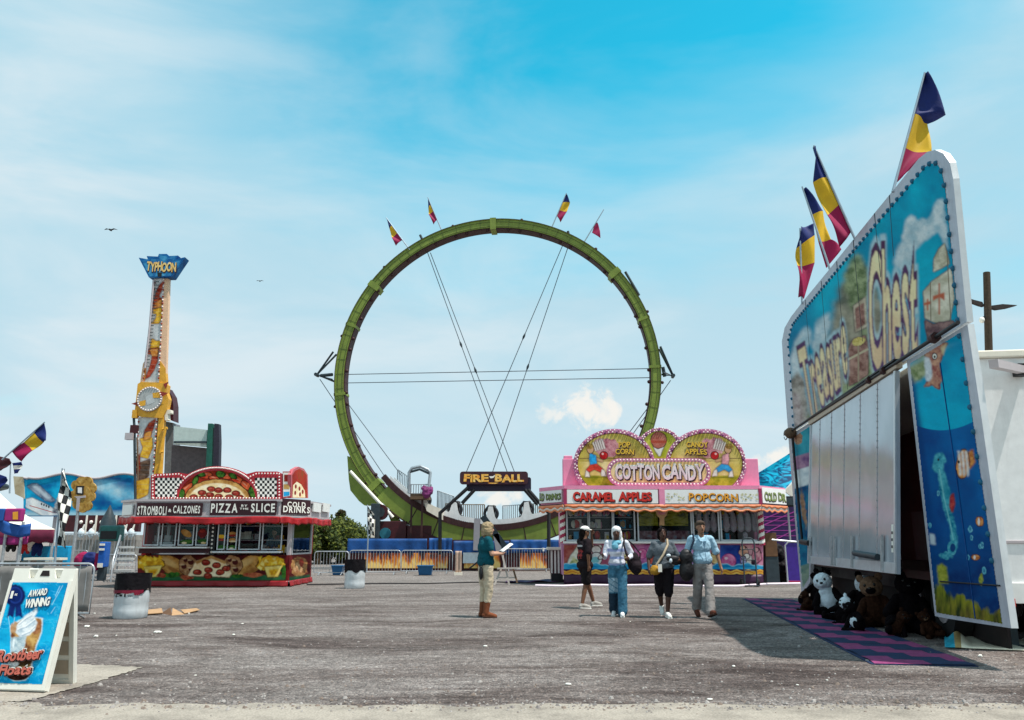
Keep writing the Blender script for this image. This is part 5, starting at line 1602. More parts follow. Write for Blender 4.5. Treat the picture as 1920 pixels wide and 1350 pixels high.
def build_trailer():
    root = thing('game_trailer', 'game trailer with a towering painted sea and pirate front and a white awning door', 'trailer', tuple(FP0 + FD * 5))
    T = FAC
    GREYB = mat('panel_grey_edge', (.48, .50, .56), .45, .2, var=.12, dirt=.22)
    EDGEW = mat('panel_white_edge', (.74, .75, .76), .4, .2, var=.08, dirt=.18)
    SKYP = art_mat('print_sky', [(.3, (.0, .17, .32)), (.5, (.0, .29, .47)), (.75, (.01, .42, .58))], .45, (1, 1, .4))
    SEA1 = art_mat('print_sea', [(.3, (.0, .24, .48)), (.6, (.0, .33, .60)), (.8, (.02, .40, .66))], .5)
    SEA2 = art_mat('print_deep_sea', [(.3, (.002, .035, .16)), (.55, (.004, .07, .26)), (.75, (.004, .13, .36))], .7)
    CLOUDP = art_mat('print_cloud', [(.3, (.42, .56, .60)), (.6, (.55, .66, .68)), (.8, (.68, .74, .74))], 1.5)
    EARTH = art_mat('print_earth', [(.3, (.16, .13, .09)), (.5, (.30, .24, .18)), (.68, (.42, .34, .26)), (.82, (.25, .28, .18))], .9)
    HILL = art_mat('print_hill', [(.3, (.16, .20, .09)), (.6, (.28, .32, .16)), (.8, (.42, .44, .28))], 1.0)
    CHEST = art_mat('print_chest', [(.3, (.22, .10, .07)), (.6, (.36, .20, .15)), (.8, (.48, .32, .25))], 1.6)
    LETY = art_mat('print_letter', [(.3, (.66, .48, .20)), (.55, (.80, .64, .33)), (.8, (.84, .74, .48))], 1.2)
    LETP = mat('print_letter_purple', (.13, .07, .10), .5, var=.3)
    SAIL = art_mat('print_sail', [(.3, (.42, .38, .26)), (.6, (.62, .56, .42)), (.8, (.72, .66, .52))], 2)
    WEED = art_mat('print_weed', [(.3, (.015, .06, .03)), (.48, (.10, .14, .01)), (.62, (.28, .26, .02)), (.8, (.42, .38, .03))], 4, (1, 1, .35))
    AQUA = art_mat('print_aqua_beast', [(.3, (.0, .18, .30)), (.6, (.03, .36, .46)), (.8, (.12, .5, .55))], 2)
    ORF = mat('print_orange_fish', (.72, .20, .05), .5, var=.2)
    def shell(name, pts, th=.075):
        m = MB(); q = [T.at(x, y) for x, y in pts]
        m.slab(q, FN * -th, GREYB, EDGEW)
        return m.build(name, root)
    head = [(1813, 603), (1800, 470), (1787, 335), (1781, 305), (1769, 288), (1753, 281), (1738, 285), (1722, 298), (1690, 338), (1645, 393), (1600, 449), (1550, 511), (1500, 572), (1483, 594), (1471, 615), (1466, 640), (1469, 690), (1478, 815)]
    hp = shell('header', head)
    near = [(1814, 608), (1840, 780), (1896, 1178), (1836, 1169), (1778, 1160), (1753, 1155), (1728, 930), (1700, 677)]
    npn = shell('side_panel', near)
    far = [(1478, 818), (1527, 787), (1523, 930), (1519, 1092), (1503, 1116), (1489, 960)]
    fpn = shell('side_panel', far)
    # ---- header artwork
    edge_in = [(1797, 606), (1786, 480), (1773, 352), (1766, 320), (1757, 306), (1746, 306), (1735, 312), (1700, 354), (1650, 413), (1600, 472), (1550, 532), (1500, 592), (1486, 610), (1478, 640), (1482, 690), (1489, 806)]
    c = Canvas(1470, 300, 1812, 812, .95, (.0, .25, .42), 2)
    one = np.ones(c.X.shape); DK = (.05, .03, .04)
    c.mottle(one, (.0, .20, .36), (.0, .46, .62), 70, 1, 110)
    for pts, sf in (([(1690, 560), (1692, 440), (1700, 412), (1709, 402), (1716, 408), (1722, 415), (1730, 410), (1737, 414), (1745, 403), (1749, 388), (1758, 374), (1768, 374), (1774, 405), (1778, 470), (1757, 432), (1742, 446), (1730, 458), (1716, 470), (1708, 520)], 2), ([(1482, 670), (1496, 632), (1510, 612), (1520, 616), (1524, 640), (1508, 660), (1500, 720), (1486, 730)], 3), ([(1524, 650), (1530, 606), (1541, 594), (1554, 586), (1558, 604), (1548, 640), (1534, 668)], 3), ([(1676, 500), (1684, 462), (1694, 452), (1700, 466), (1700, 510)], 3)):
        c.poly(pts, (.36, .52, .58), sf, .95, (.70, .76, .76), 16, 4)
    c.poly([(1500, 810), (1540, 700), (1560, 600), (1575, 540), (1592, 505), (1606, 480), (1622, 492), (1640, 530), (1664, 600), (1690, 690), (1600, 745), (1545, 790)], (.14, .13, .08), 5, .95, (.42, .36, .25), 22, 10)
    c.poly([(1582, 520), (1598, 484), (1612, 474), (1628, 500), (1634, 560), (1624, 640), (1600, 600)], (.10, .15, .05), 4, .9, (.34, .40, .20), 9, 8)
    c.poly([(1497, 806), (1496, 784), (1530, 776), (1570, 738), (1600, 705), (1650, 655), (1690, 650), (1720, 640), (1730, 665), (1690, 690), (1600, 745), (1540, 785)], (.16, .22, .08), 3, 1, (.48, .52, .30), 12, 6)
    c.poly([(1482, 712), (1496, 696), (1510, 712), (1516, 760), (1512, 800), (1488, 806)], (.20, .17, .14), 3, 1, (.50, .44, .38), 12, 6)
    c.poly([(1600, 574), (1624, 556), (1627, 612), (1604, 624)], (.40, .32, .22), .8, 1, (.62, .52, .38), 8, 0, DK); c.poly([(1603, 579), (1620, 567), (1623, 608), (1606, 618)], (.16, .06, .05), 1, 1, (.36, .18, .14), 7)
    c.poly([(1590, 655), (1602, 634), (1622, 630), (1628, 642), (1628, 702), (1612, 714), (1592, 724)], (.20, .08, .06), 1, 1, (.46, .26, .20), 8, 2, DK); c.line([(1591, 674), (1627, 655)], 4, (.55, .46, .30)); c.line([(1610, 634), (1610, 714)], 3, (.40, .30, .20)); c.ell(1611, 640, 12, 7, (.55, .40, .08), 2, 1, -20, (.80, .66, .24), 4, 3)
    # ship
    c.poly([(1751, 510), (1752, 484), (1760, 468), (1772, 456), (1781, 494), (1766, 503)], (.44, .40, .28), .8, 1, (.74, .68, .52), 9, 1, DK); c.poly([(1732, 546), (1748, 528), (1784, 502), (1790, 560), (1780, 604), (1757, 606), (1735, 597)], (.46, .42, .30), .8, 1, (.76, .70, .56), 16, 1, DK)
    c.poly([(1734, 600), (1752, 608), (1764, 604), (1788, 602), (1796, 616), (1797, 668), (1770, 668), (1742, 652)], (.12, .06, .07), .8, 1, (.34, .20, .18), 10, 2, DK)
    for pts in ([(1760, 531), (1763.5, 531), (1763, 590), (1760, 590)], [(1750, 555), (1772, 548), (1772, 564), (1762, 557), (1750, 564)], [(1738, 560), (1741, 560), (1741, 582), (1738, 582)], [(1733, 568), (1746, 564), (1746, 570), (1733, 573)]): c.poly(pts, (.50, .12, .06), .6)
    c.line([(1745, 530), (1746, 600)], 1.6, (.2, .15, .1)); c.line([(1776, 470), (1784, 610)], 1.6, (.2, .15, .1))
    c.poly([(1486, 735), (1500, 740), (1508, 800), (1490, 806)], (.3, .2, .2), 3, .8, (.62, .52, .5), 7, 4)
    PUR, YL, YD = (.09, .03, .08), (.92, .80, .46), (.84, .58, .34)
    for wd, q in (('Chest', ((1628, 456), (1718, 436), (1720, 664), (1632, 676))), ('Treasure', ((1494, 648), (1582, 566), (1590, 700), (1518, 784)))):
        c.letters(wd, q, [(.11, (.42, .60, .66), (.50, .62, .60), 1.6), (.07, PUR, (.13, .06, .18), .6), (.018, YL, YD, .4)], gap=.10)
    c.build(T, 'picture', hp, edge_in, grain=.07)
    # ---- near panel artwork: sea with fishes
    c = Canvas(1698, 610, 1884, 1174, 1.15, (.0, .25, .42), 9)
    c.mottle(np.ones(c.X.shape), (.0, .26, .46), (.0, .42, .62), 60, 1, 40)
    c.poly([(1700, 690), (1740, 652), (1742, 700), (1722, 716), (1706, 726)], (.16, .22, .08), 2, 1, (.42, .46, .26), 10, 4)
    c.lay(np.clip((c.Y - 640) / 30, 0, 1) * np.exp(-((c.Y - 668 + (c.X - 1740) * .5) / 5) ** 2), (.30, .60, .70), .5)
    dp = np.clip((c.Y - (806 - ((c.X - 1765) / 60) ** 2 * 16)) / 1.4, 0, 1); c.mottle(dp, (.001, .065, .25), (.001, .14, .40), 50, 1, 70)
    c.lay(np.clip((c.Y - 840) / 260, 0, 1), (.002, .03, .16), .8); c.mottle(np.clip((c.Y - 1000) / 90, 0, 1), (.002, .02, .10), (.004, .07, .22), 24, .7)
    c.poly([(1700, 690), (1716, 716), (1738, 860), (1748, 960), (1752, 1040), (1730, 960)], (.002, .05, .20), 3, .9)
    wd = np.clip((c.Y - 1092 - (c.noise(26, 60) - .5) * 70 - (c.X - 1765) * .42) / 8, 0, 1)
    c.mottle(wd, (.012, .045, .012), (.30, .30, .02), 9, 1, 46, 3.0); c.mottle(wd * np.clip((c.Y - 1110) / 40, 0, 1), (.03, .03, .008), (.26, .17, .03), 7, .6, 26, 3)
    c.poly([(1759, 1094), (1758, 1062), (1767, 1056), (1776, 1064), (1778, 1094)], (.20, .24, .02), 1, 1, (.46, .44, .06), 7, 3); c.ell(1841, 1086, 4, 11, (.16, .22, .02), 1.5, 1, 0, (.42, .42, .08), 4, 3)
    # jester fish
    c.poly([(1734, 664), (1747, 645), (1762, 640), (1777, 643), (1769, 656), (1763, 690), (1766, 710), (1761, 730), (1748, 722), (1733, 726), (1741, 712), (1747, 700)], (.30, .08, .07), .8, 1, (.62, .34, .22), 8, 3, DK)
    c.poly([(1733, 668), (1744, 672), (1749, 700), (1744, 716), (1737, 714)], (.50, .56, .60), 1, 1, (.74, .78, .80), 8, 2); c.poly([(1764, 652), (1776, 643), (1769, 668)], (.7, .6, .36), 1.5); c.ell(1753, 668, 4, 5, (.8, .78, .7), .8, 1, dark=DK); c.ell(1753, 669, 1.8, 2.4, (.02, .02, .02), .6)
    # sea horse
    hs = [(1752, 868), (1756, 851), (1767, 849), (1774, 862), (1769, 880), (1777, 905), (1784, 940), (1790, 980), (1796, 1010), (1795, 1028), (1787, 1038), (1779, 1034), (1786, 1016), (1780, 985), (1769, 950), (1761, 915), (1759, 886), (1746, 880)]
    c.poly(hs, (.0, .16, .26), 1, 1, (.10, .48, .54), 8, 4); c.poly([(1768, 884), (1782, 920), (1780, 950), (1773, 930)], (.01, .24, .34), 2, .8); c.line([(1762, 880), (1770, 930), (1783, 985), (1788, 1012)], 2.5, (.22, .58, .60), .6)
    c.ell(1786, 1027, 9, 13, (.02, .26, .36), 1, 1, 0, (.14, .5, .56), 5, 2); c.ell(1787, 1027, 5, 8, (.003, .05, .18), 1); c.ell(1774, 1042, 12, 6, (.02, .24, .34), 2, .9, 10, (.1, .44, .5), 4, 4); c.ell(1760, 862, 1.8, 2.4, (.01, .02, .03), .6)
    # striped fish
    c.poly([(1812, 850), (1825, 842), (1830, 866), (1820, 880), (1812, 874)], (.40, .10, .02), 1, 1, (.72, .30, .08), 5, 2); c.ell(1806, 870, 12, 26, (.46, .12, .02), 1, 1, 6, (.80, .34, .08), 7, 2, DK)
    for dx in (-6, 1, 8): c.poly([(1802 + dx, 846), (1806 + dx, 845), (1810 + dx, 890), (1806 + dx, 894)], (.66, .64, .60), .8, .95, (.85, .83, .8), 5, 1)
    c.ell(1798, 866, 2, 3, (.02, .02, .02), .6); c.poly([(1783, 930), (1788, 924), (1791, 945), (1786, 962), (1781, 948)], (.40, .02, .03), .8, 1, (.62, .10, .08), 5, 1, DK)
    for x, y, rx, ry in ((1838, 978, 7, 9), (1830, 1045, 7, 5)): c.ell(x, y, rx, ry, (.46, .12, .03), .8, 1, 0, (.76, .32, .10), 4, 2, DK); c.ell(x - 2, y, 2, ry * .8, (.82, .8, .78), .7, .9)
    for x, y, r in ((1820, 992, 4), (1838, 1025, 3), (1816, 1045, 3), (1842, 1022, 3.5), (1846, 1070, 4), (1760, 925, 3), (1822, 1008, 3), (1744, 985, 3)): c.ell(x, y, r, r * 1.7, (.05, .34, .46), .8, .9, 0, (.2, .55, .62), 3, 2); c.ell(x, y, r * .5, r * .9, (.004, .08, .24), .8, .7)
    c.poly([(1743, 1000), (1753, 1002), (1755, 1022), (1745, 1020)], (.5, .58, .62), .8)
    c.build(T, 'picture', npn, [(1706, 681), (1802, 622), (1825, 790), (1880, 1170), (1836, 1162), (1778, 1153), (1756, 1149), (1733, 930)], grain=.07)
    c = Canvas(1480, 790, 1526, 1116, 1.1, (.0, .2, .32), 12)
    c.mottle(np.ones(c.X.shape), (.0, .14, .24), (.04, .38, .46), 26, 1, 40)
    for y0, y1, k0, k1 in ((852, 880, (.14, .06, .18), (.46, .26, .36)), (878, 912, (.44, .52, .56), (.70, .74, .74)), (912, 1060, (.002, .06, .18), (.01, .20, .32)), (1060, 1116, (.08, .18, .16), (.30, .36, .26))): c.mottle(np.clip((c.Y - y0 + (c.X - 1500) * .3) / 3, 0, 1), k0, k1, 14)
    c.ell(1497, 822, 8, 12, (.22, .10, .06), 2, 1, 0, (.46, .26, .16), 5, 4); c.ell(1507, 955, 4, 34, (.30, .12, .06), 2, .9, -8, (.5, .3, .16), 5, 3)
    c.build(T, 'picture', fpn, [(1484, 822), (1522, 796), (1520, 930), (1517, 1085), (1505, 1104), (1492, 960)], grain=.07)
    # scalloped row of lamps down the borders
    m = MB(); TEAL = mat('lamp_teal', (.005, .12, .22), .4)
    edge = [(1797, 600), (1786, 480), (1773, 352), (1766, 320), (1757, 306), (1746, 306), (1735, 312), (1700, 354), (1650, 413), (1600, 472), (1550, 532), (1500, 592), (1486, 610), (1478, 640), (1482, 690), (1488, 800)]
    bulbs_along(m, T, [T.uv(x, y) for x, y in edge], .22, .038, .008, TEAL)
    tag(m.build('border_lamps', hp), kind='stuff')
    m = MB(); bulbs_along(m, T, [T.uv(x, y) for x, y in ((1800, 630), (1824, 790), (1850, 970), (1868, 1100))], .30, .036, .008, TEAL); tag(m.build('border_lamps', npn), kind='stuff')
    # panel joints
    for (pts) in ([(1668, 366), (1676, 480)], [(1640, 400), (1652, 520)], [(1600, 450), (1618, 640)], [(1569, 490), (1590, 730)], [(1540, 527), (1558, 750)], [(1510, 562), (1530, 785)]):
        m = MB(); m.tube([T.at(x, y, .004) for x, y in pts], .007, SLATE, 4); m.build('seam', hp)
    m = MB(); m.tube([T.at(x, y, .008) for x, y in ((1764, 680), (1800, 930), (1830, 1160))], .008, SEA2, 4); m.build('seam', npn)
    m = MB(); m.tube([T.at(x, y, .008) for x, y in ((1764, 1090), (1876, 1098))], .012, BLACK, 4); m.build('seam', npn)
    # hinge rod with clamps
    m = MB(); a, b = T.at(1813, 604, .10), T.at(1480, 815, .10); m.tube([a, b], .028, BLACK, 6)
    for k in (.07, .26, .33): q = a.lerp(b, k); d = (b - a).normalized() * .06; m.tube([q - d, q + d], .07, RAILDARK, 6)
    lp = [b + Vector((0, -.12 + .12 * math.cos(t), .12 * math.sin(t))) + FD * .18 for t in [i * .5 for i in range(13)]]
    m.tube(lp, .015, STEEL, 5); m.build('hinge_rod', root)
    m = MB(); a, b = T.at(1493, 820, .09), T.at(1512, 1020, .09); m.tube([a, b], .03, BLACK, 6); m.build('stay_rod', root)
    m = MB(); p = T.at(1492, 812, .12); m.ball(p, (.16, .16, .14), WOOD, 8, 6); m.build('cap', root)
    # ---- trailer box behind the front
    s0, s1, dep = 1.72, 11.3, 2.5
    def Q(s, t, z): return FP0 + FD * s - FN * t + Vector((0, 0, z))
    def hx(m, sa, sb, ta, tb, za, zb, mt): m.hexa([Q(sa, ta, za), Q(sb, ta, za), Q(sb, tb, za), Q(sa, tb, za), Q(sa, ta, zb), Q(sb, ta, zb), Q(sb, tb, zb), Q(sa, tb, zb)], mt)
    ENDW = mat('trailer_white_skin', (.80, .80, .79), .4, var=.08, dirt=.16)
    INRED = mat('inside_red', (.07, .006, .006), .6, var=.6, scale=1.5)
    m = MB()
    hx(m, s0, s0 + .07, .12, dep, .62, 3.86, ENDW); hx(m, s1 - .07, s1, .12, dep, .62, 3.86, ENDW); hx(m, s0 + .072, s1 - .072, dep - .06, dep, .62, 3.86, ENDW)
    m.build('body', root, .01)
    m = MB(); hx(m, s0 - .06, s1 + .03, .12, dep + .02, 3.862, 3.97, CREAM); m.build('roof', root, .02)
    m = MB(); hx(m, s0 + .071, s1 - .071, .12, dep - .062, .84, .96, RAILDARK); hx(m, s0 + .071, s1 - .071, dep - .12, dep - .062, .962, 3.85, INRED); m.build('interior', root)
    m = MB(); hx(m, 2.9, 4.6, dep - .8, dep - .3, 1.0, 2.6, INRED); hx(m, 5.0, 8.4, dep - .7, dep - .3, 1.0, 2.0, MAROON); m.build('counter', root, .02)
    m = MB(); hx(m, s0 - .03, s0 - .001, .13, dep, .60, .86, WHITE); hx(m, s0 - .02, s0 - .001, .13, dep, 1.36, 1.40, GREYTRIM); m.build('bumper', root, .006)
    m = MB(); e = Panel(Q(s0 - .032, 0, 0), (.99, -.1425, 0)); p = e.at(1893, 1130); m.box(p.x - .07, p.x + .07, p.y - .015, p.y + .01, p.z - .05, p.z + .05, REDINK); m.build('marker_lamp', root)
    # strut between end wall and the front panel
    en = Panel(Q(s0 - .001, 0, 0), (.99, -.1425, 0))
    a = en.at(1906, 697, .02); b = T.at(1829, 683, -.2)
    m = MB(); m.beam(a + Vector((0, -.10, 0)), b, .10, .10, GREYTRIM); m.box(a.x - .07, a.x + .07, a.y - .16, a.y, a.z - .08, a.z + .08, BLACK); m.build('strut', root)
    # chassis, wheels; dark sheets painted in for the shade underneath
    m = MB(); hx(m, s0 + .3, s1 - .1, .5, .62, .60, .83, BLACK); hx(m, s0 + .3, s1 - .1, 1.9, 2.02, .60, .83, BLACK); hx(m, s0 + .1, s1 - .2, .70, .74, .02, .60, DARK); hx(m, .4, s0 - .1, 1.6, 1.65, .02, .5, mat('shade_black', (.003, .003, .003), 1, spec=0)); m.build('chassis_and_shade', root)
    for s in (3.2, 4.3):
        for t in (.42, 1.9):
            m = MB(); c = Q(s, t, .47); m.tube([c, c - FN * .26], .47, RUBBER, 24); w = m.build('wheel', root, .03)
            m = MB(); m.tube([c + FN * .012, c - FN * .1], .26, GREYTRIM, 16); m.build('rim', w)
    for s in (2.2, 9.5):
        m = MB(); hx(m, s, s + .12, .9, .99, .02, .60, SLATE); hx(m, s - .1, s + .22, .8, 1.1, 0, .018, SLATE); m.build('jack', root)
    # ---- white awning door, hinged at the top and hanging a little open
    da, db = 2.57, 8.48
    hinge = FP0 + FD * db + FN * .07 + Vector((0, 0, 3.90))
    tip = FP0 + FD * db + FN * .36 + Vector((0, 0, .93))
    V = (hinge - tip).normalized(); H = (hinge - tip).length; W = db - da
    dp = Panel(tip, -FD, V)
    DOORM = bpy.data.materials.new('glossy_white_aluminium'); DOORM.use_nodes = True
    b_ = DOORM.node_tree.nodes['Principled BSDF']; b_.inputs['Base Color'].default_value = (.44, .48, .53, 1); b_.inputs['Roughness'].default_value = .16; b_.inputs['Metallic'].default_value = .25
    nz = DOORM.node_tree.nodes.new('ShaderNodeTexNoise'); nz.inputs['Scale'].default_value = 1.1; nz.inputs['Detail'].default_value = 1
    tcn = DOORM.node_tree.nodes.new('ShaderNodeTexCoord'); DOORM.node_tree.links.new(tcn.outputs['Object'], nz.inputs['Vector'])
    bmp = DOORM.node_tree.nodes.new('ShaderNodeBump'); bmp.inputs['Strength'].default_value = .18; bmp.inputs['Distance'].default_value = .12
    DOORM.node_tree.links.new(nz.outputs['Fac'], bmp.inputs['Height']); DOORM.node_tree.links.new(bmp.outputs[0], b_.inputs['Normal'])
    dn_ = DOORM.node_tree.nodes.new('ShaderNodeTexNoise'); dn_.inputs['Scale'].default_value = 1.3; dn_.inputs['Detail'].default_value = 9
    dm_ = DOORM.node_tree.nodes.new('ShaderNodeMapping'); dm_.inputs['Scale'].default_value = (1, 1, .8); dr_ = DOORM.node_tree.nodes.new('ShaderNodeValToRGB')
    dr_.color_ramp.elements[0].position = .38; dr_.color_ramp.elements[0].color = (.40, .44, .48, 1); dr_.color_ramp.elements[1].position = .56; dr_.color_ramp.elements[1].color = (.47, .51, .56, 1)
    lk_ = DOORM.node_tree.links.new; lk_(tcn.outputs['Object'], dm_.inputs[0]); lk_(dm_.outputs[0], dn_.inputs['Vector']); lk_(dn_.outputs['Fac'], dr_.inputs[0]); lk_(dr_.outputs[0], b_.inputs['Base Color'])
    m = MB(); m.slab([dp.P(0, 0), dp.P(W, 0), dp.P(W, H), dp.P(0, H)], dp.N * -.05, DOORM); door = m.build('awning_door', root)
    m = MB()
    for (u0, u1, v0, v1) in ((0, .05, .162, H), (W - .07, W, .162, H), (0, W, 0, .16)):
        m.slab([dp.P(u0, v0, .002), dp.P(u1, v0, .002), dp.P(u1, v1, .002), dp.P(u0, v1, .002)][::-1], dp.N * .02, ALU)
    m.build('frame', door)
    for u in (.9, 1.9, 2.9, 3.95, 4.95):
        m = MB()
        m.slab([dp.P(u, .17, .001), dp.P(u + .015, .17, .001), dp.P(u + .015, H, .001), dp.P(u, H, .001)][::-1], dp.N * .006, GREYTRIM); 
        for k in range(26): m.ball(dp.P(u + .0075, .25 + k * .105, .008), .012, STEEL, 6, 4)
        m.build('rib', door)
    for u in (.25, 2.2, 2.4, 3.6, 5.3):
        m = MB(); m.slab([dp.P(u, .02, .023), dp.P(u + .06, .02, .023), dp.P(u + .06, .55, .023), dp.P(u, .55, .023)][::-1], dp.N * .03, STEEL); m.build('latch_bar', door)
    m = MB(); m.tube([dp.P(3.9, .26, .06), dp.P(5.2, .22, .06)], .05, SLATE, 8); m.build('handle', door)
    m = MB(); m.tube([dp.P(-.5, .45, .05), dp.P(.3, .42, .05)], .06, BLACK, 8); m.build('bracket', door)
    m = MB(); m.slab([dp.P(W - .16, .3, .023), dp.P(W - .075, .3, .023), dp.P(W - .075, .7, .023), dp.P(W - .16, .7, .023)][::-1], dp.N * .004, LETTER)
    for k in range(3): m.slab([dp.P(W - .15, .36 + k * .1, .028), dp.P(W - .09, .36 + k * .1, .028), dp.P(W - .09, .40 + k * .1, .028), dp.P(W - .15, .40 + k * .1, .028)][::-1], dp.N * .003, BLACK)
    m.build('notice', door)
    # beige gutter above the door
    m = MB(); hx(m, da - .1, db + .1, -.10, -.004, 3.92, 4.02, mat('gutter_beige', (.50, .40, .30), .5, var=.15)); hx(m, da - .1, db + .1, -.13, -.002, 4.03, 4.06, BLACK); m.build('gutter', root, .006)
    m = MB(); m.tube([T.at(1702, 790, -.3), T.at(1693, 900, -.25)], .02, GREYTRIM, 6); m.build('prop', root)
    for (x, y) in ((1705, 835), (1709, 905)):
        m = MB(); m.ball(T.at(x, y, -.25), (.05, .05, .09), LETTER, 8, 6); m.build('toy_prize', root)

    # ---- flags on top
    g = 'tall pennants along the top of the game trailer'
    def Yat(px, py): return T.at(px, py, -.06).y
    flag('tall pennant at the near, highest end of the painted trailer front', g, Yat(1675, 356), (1674, 360), (1734, 136), [((1734, 136), (1736, 138)), ((1718, 206), (1775, 213)), ((1716, 212), (1744, 227)), ((1698, 276), (1742, 290)), ((1682, 342), (1700, 322))], .022, .05, cols=(FB, FB, FY_, FR))
    flag('pennant leaning left over its neighbour on the trailer top', g, Yat(1602, 447), (1604, 450), (1526, 273), [((1526, 273), (1527, 276)), ((1550, 331), (1528, 338)), ((1574, 383), (1550, 405)), ((1597, 434), (1577, 461))], .024, .05)
    flag('pennant with bright blue tip, between two others on the trailer top', g, Yat(1535, 530), (1556, 505), (1504, 350), [((1506, 352), (1509, 353)), ((1523, 402), (1546, 393)), ((1535, 452), (1556, 450)), ((1550, 502), (1580, 465))], .026, .05)
    flag('drooping pennant at the far, lowest end of the trailer top', g, Yat(1505, 566), (1504, 570), (1500, 428), [((1526, 418), (1499, 428)), ((1528, 440), (1497, 462)), ((1528, 492), (1493, 500)), ((1508, 560), (1500, 555))], .026, .08)

    # ---- checkered mat on the ground
    n0 = Vector((-FN.x, -FN.y, 0))
    c = ground(1640, 1246); m = MB()
    NAVY = mat('mat_navy', (.012, .028, .085), .85, var=.4, scale=12, bump=.5, bscale=60); MPINK = mat('mat_rose', (.27, .045, .15), .85, var=.35, scale=12, bump=.5, bscale=60)
    def MP(s, t, z=.012):
        w = mnoise.noise(Vector((s * 1.3, t * 1.3, 2))); return c + FD * s + n0 * (t + .035 * mnoise.noise(Vector((s * .9, 5, t)))) + Vector((0, 0, z + (.016 * abs(w) + .012 * math.sin(s * 5 + t) ** 2 * (t < .1) if z > .01 else 0)))
    L_ = 11.0; W_ = 1.12; cs, ct = .32, .62
    for i in range(int(L_ / cs)):
        for j in range(3):
            t0 = j * ct - (ct / 2 if i % 2 else 0); t1 = t0 + ct
            t0, t1 = max(0, t0), min(W_, t1)
            if t1 - t0 < .02: continue
            m.poly([MP(i * cs, t0), MP(i * cs, t1), MP(i * cs + cs, t1), MP(i * cs + cs, t0)][::-1], MPINK if (j + (i // 2)) % 2 == 0 else NAVY)
    m.slab([MP(-.02, -.04, .0), MP(-.02, W_, .0), MP(L_, W_, .0), MP(L_, -.04, .0)], (0, 0, .009), NAVY)
    tag(m.build('ground_mat', None, loc=tuple(c)), 'rose and navy checkered ground mat laid along the game trailer', 'mat')

    # ---- loose sheeting under the near end
    m = MB(); TEALC = mat('cloth_teal', (.01, .30, .42), .5, var=.5, scale=9); CREAMC = mat('cloth_cream', (.82, .78, .62), .6, var=.08)
    def cl(u, v):
        px = 1772 + (1965 - 1772) * u; bot = 1216 + 8 * u; top = 1188 + 20 * min(1, u * 2) ** 1.0 if u > .12 else 1206 - 80 * u
        p = ground(px, bot); q = ground(px, max(1192, bot - 26))
        h = .16 * math.exp(-((u - .13) / .08) ** 2) * math.sin(math.pi * min(1, v * 1.2)) + .04 * math.sin(u * 21 + v * 3) * v + .02
        return p.lerp(q, v * .8) + Vector((0, 0, max(.01, h)))
    OC = mat('cloth_ochre', (.35, .25, .10), .7, var=.4)
    m.grid(cl, 50, 12, lambda u, v: TEALC if u < .10 else (OC if u < .17 else CREAMC))
    tag(m.build('ground_sheet', None, loc=tuple(ground(1772, 1216)), solid=.012), 'crumpled cream and teal sheeting lying under the near end of the game trailer', 'sheeting')

    # ---- post with dark arms behind the trailer
    Yp = 17.0; p = at(1854, 657, Yp)
    t = thing('wooden_post', 'weathered post with two dark blade-like arms behind the white trailer roof', 'post', (p.x, Yp, 0))
    m = MB(); q = at(1850, 511, Yp); m.tube([(p.x + .05, Yp, 0), p, q], [.085, .078, .072], mat('post_wood', (.06, .04, .025), .85, var=.4, scale=18), 10); m.build('pole', t)
    for pts in ([(1846, 574), (1838, 572), (1822, 566), (1813, 558), (1826, 562), (1842, 566)], [(1858, 573), (1880, 570), (1908, 572), (1890, 577), (1870, 580), (1859, 577)]):
        m = MB(); m.slab([at(x, y, Yp) for x, y in pts], (0, .1, 0), mat('arm_black', (.03, .022, .02), .7)); m.build('arm', t)
    m = MB(); m.ball(at(1841, 600, Yp), (.06, .06, .07), LETTER, 8, 6); m.tube([at(1848, 594, Yp), at(1840, 598, Yp)], .03, BLACK, 6); m.build('fitting', t)


build_trailer()


# ------------------------------------------------------------------ plush toys heaped under the awning
PLB = mat('plush_black', (.006, .004, .005), .95, var=.5, scale=30, bump=.8, bscale=120, spec=.05)
PLW = mat('plush_white', (.74, .84, .90), .95, var=.12, scale=25, bump=.8, bscale=110, sheen=.3)
PLT = mat('plush_tan', (.20, .12, .075), .95, var=.4, scale=25, bump=.8, bscale=110, spec=.05)
PLN = mat('plush_brown', (.035, .014, .008), .95, var=.5, scale=25, bump=.8, bscale=110, spec=.05)
EYE = mat('toy_eye', (.005, .005, .005), .1)


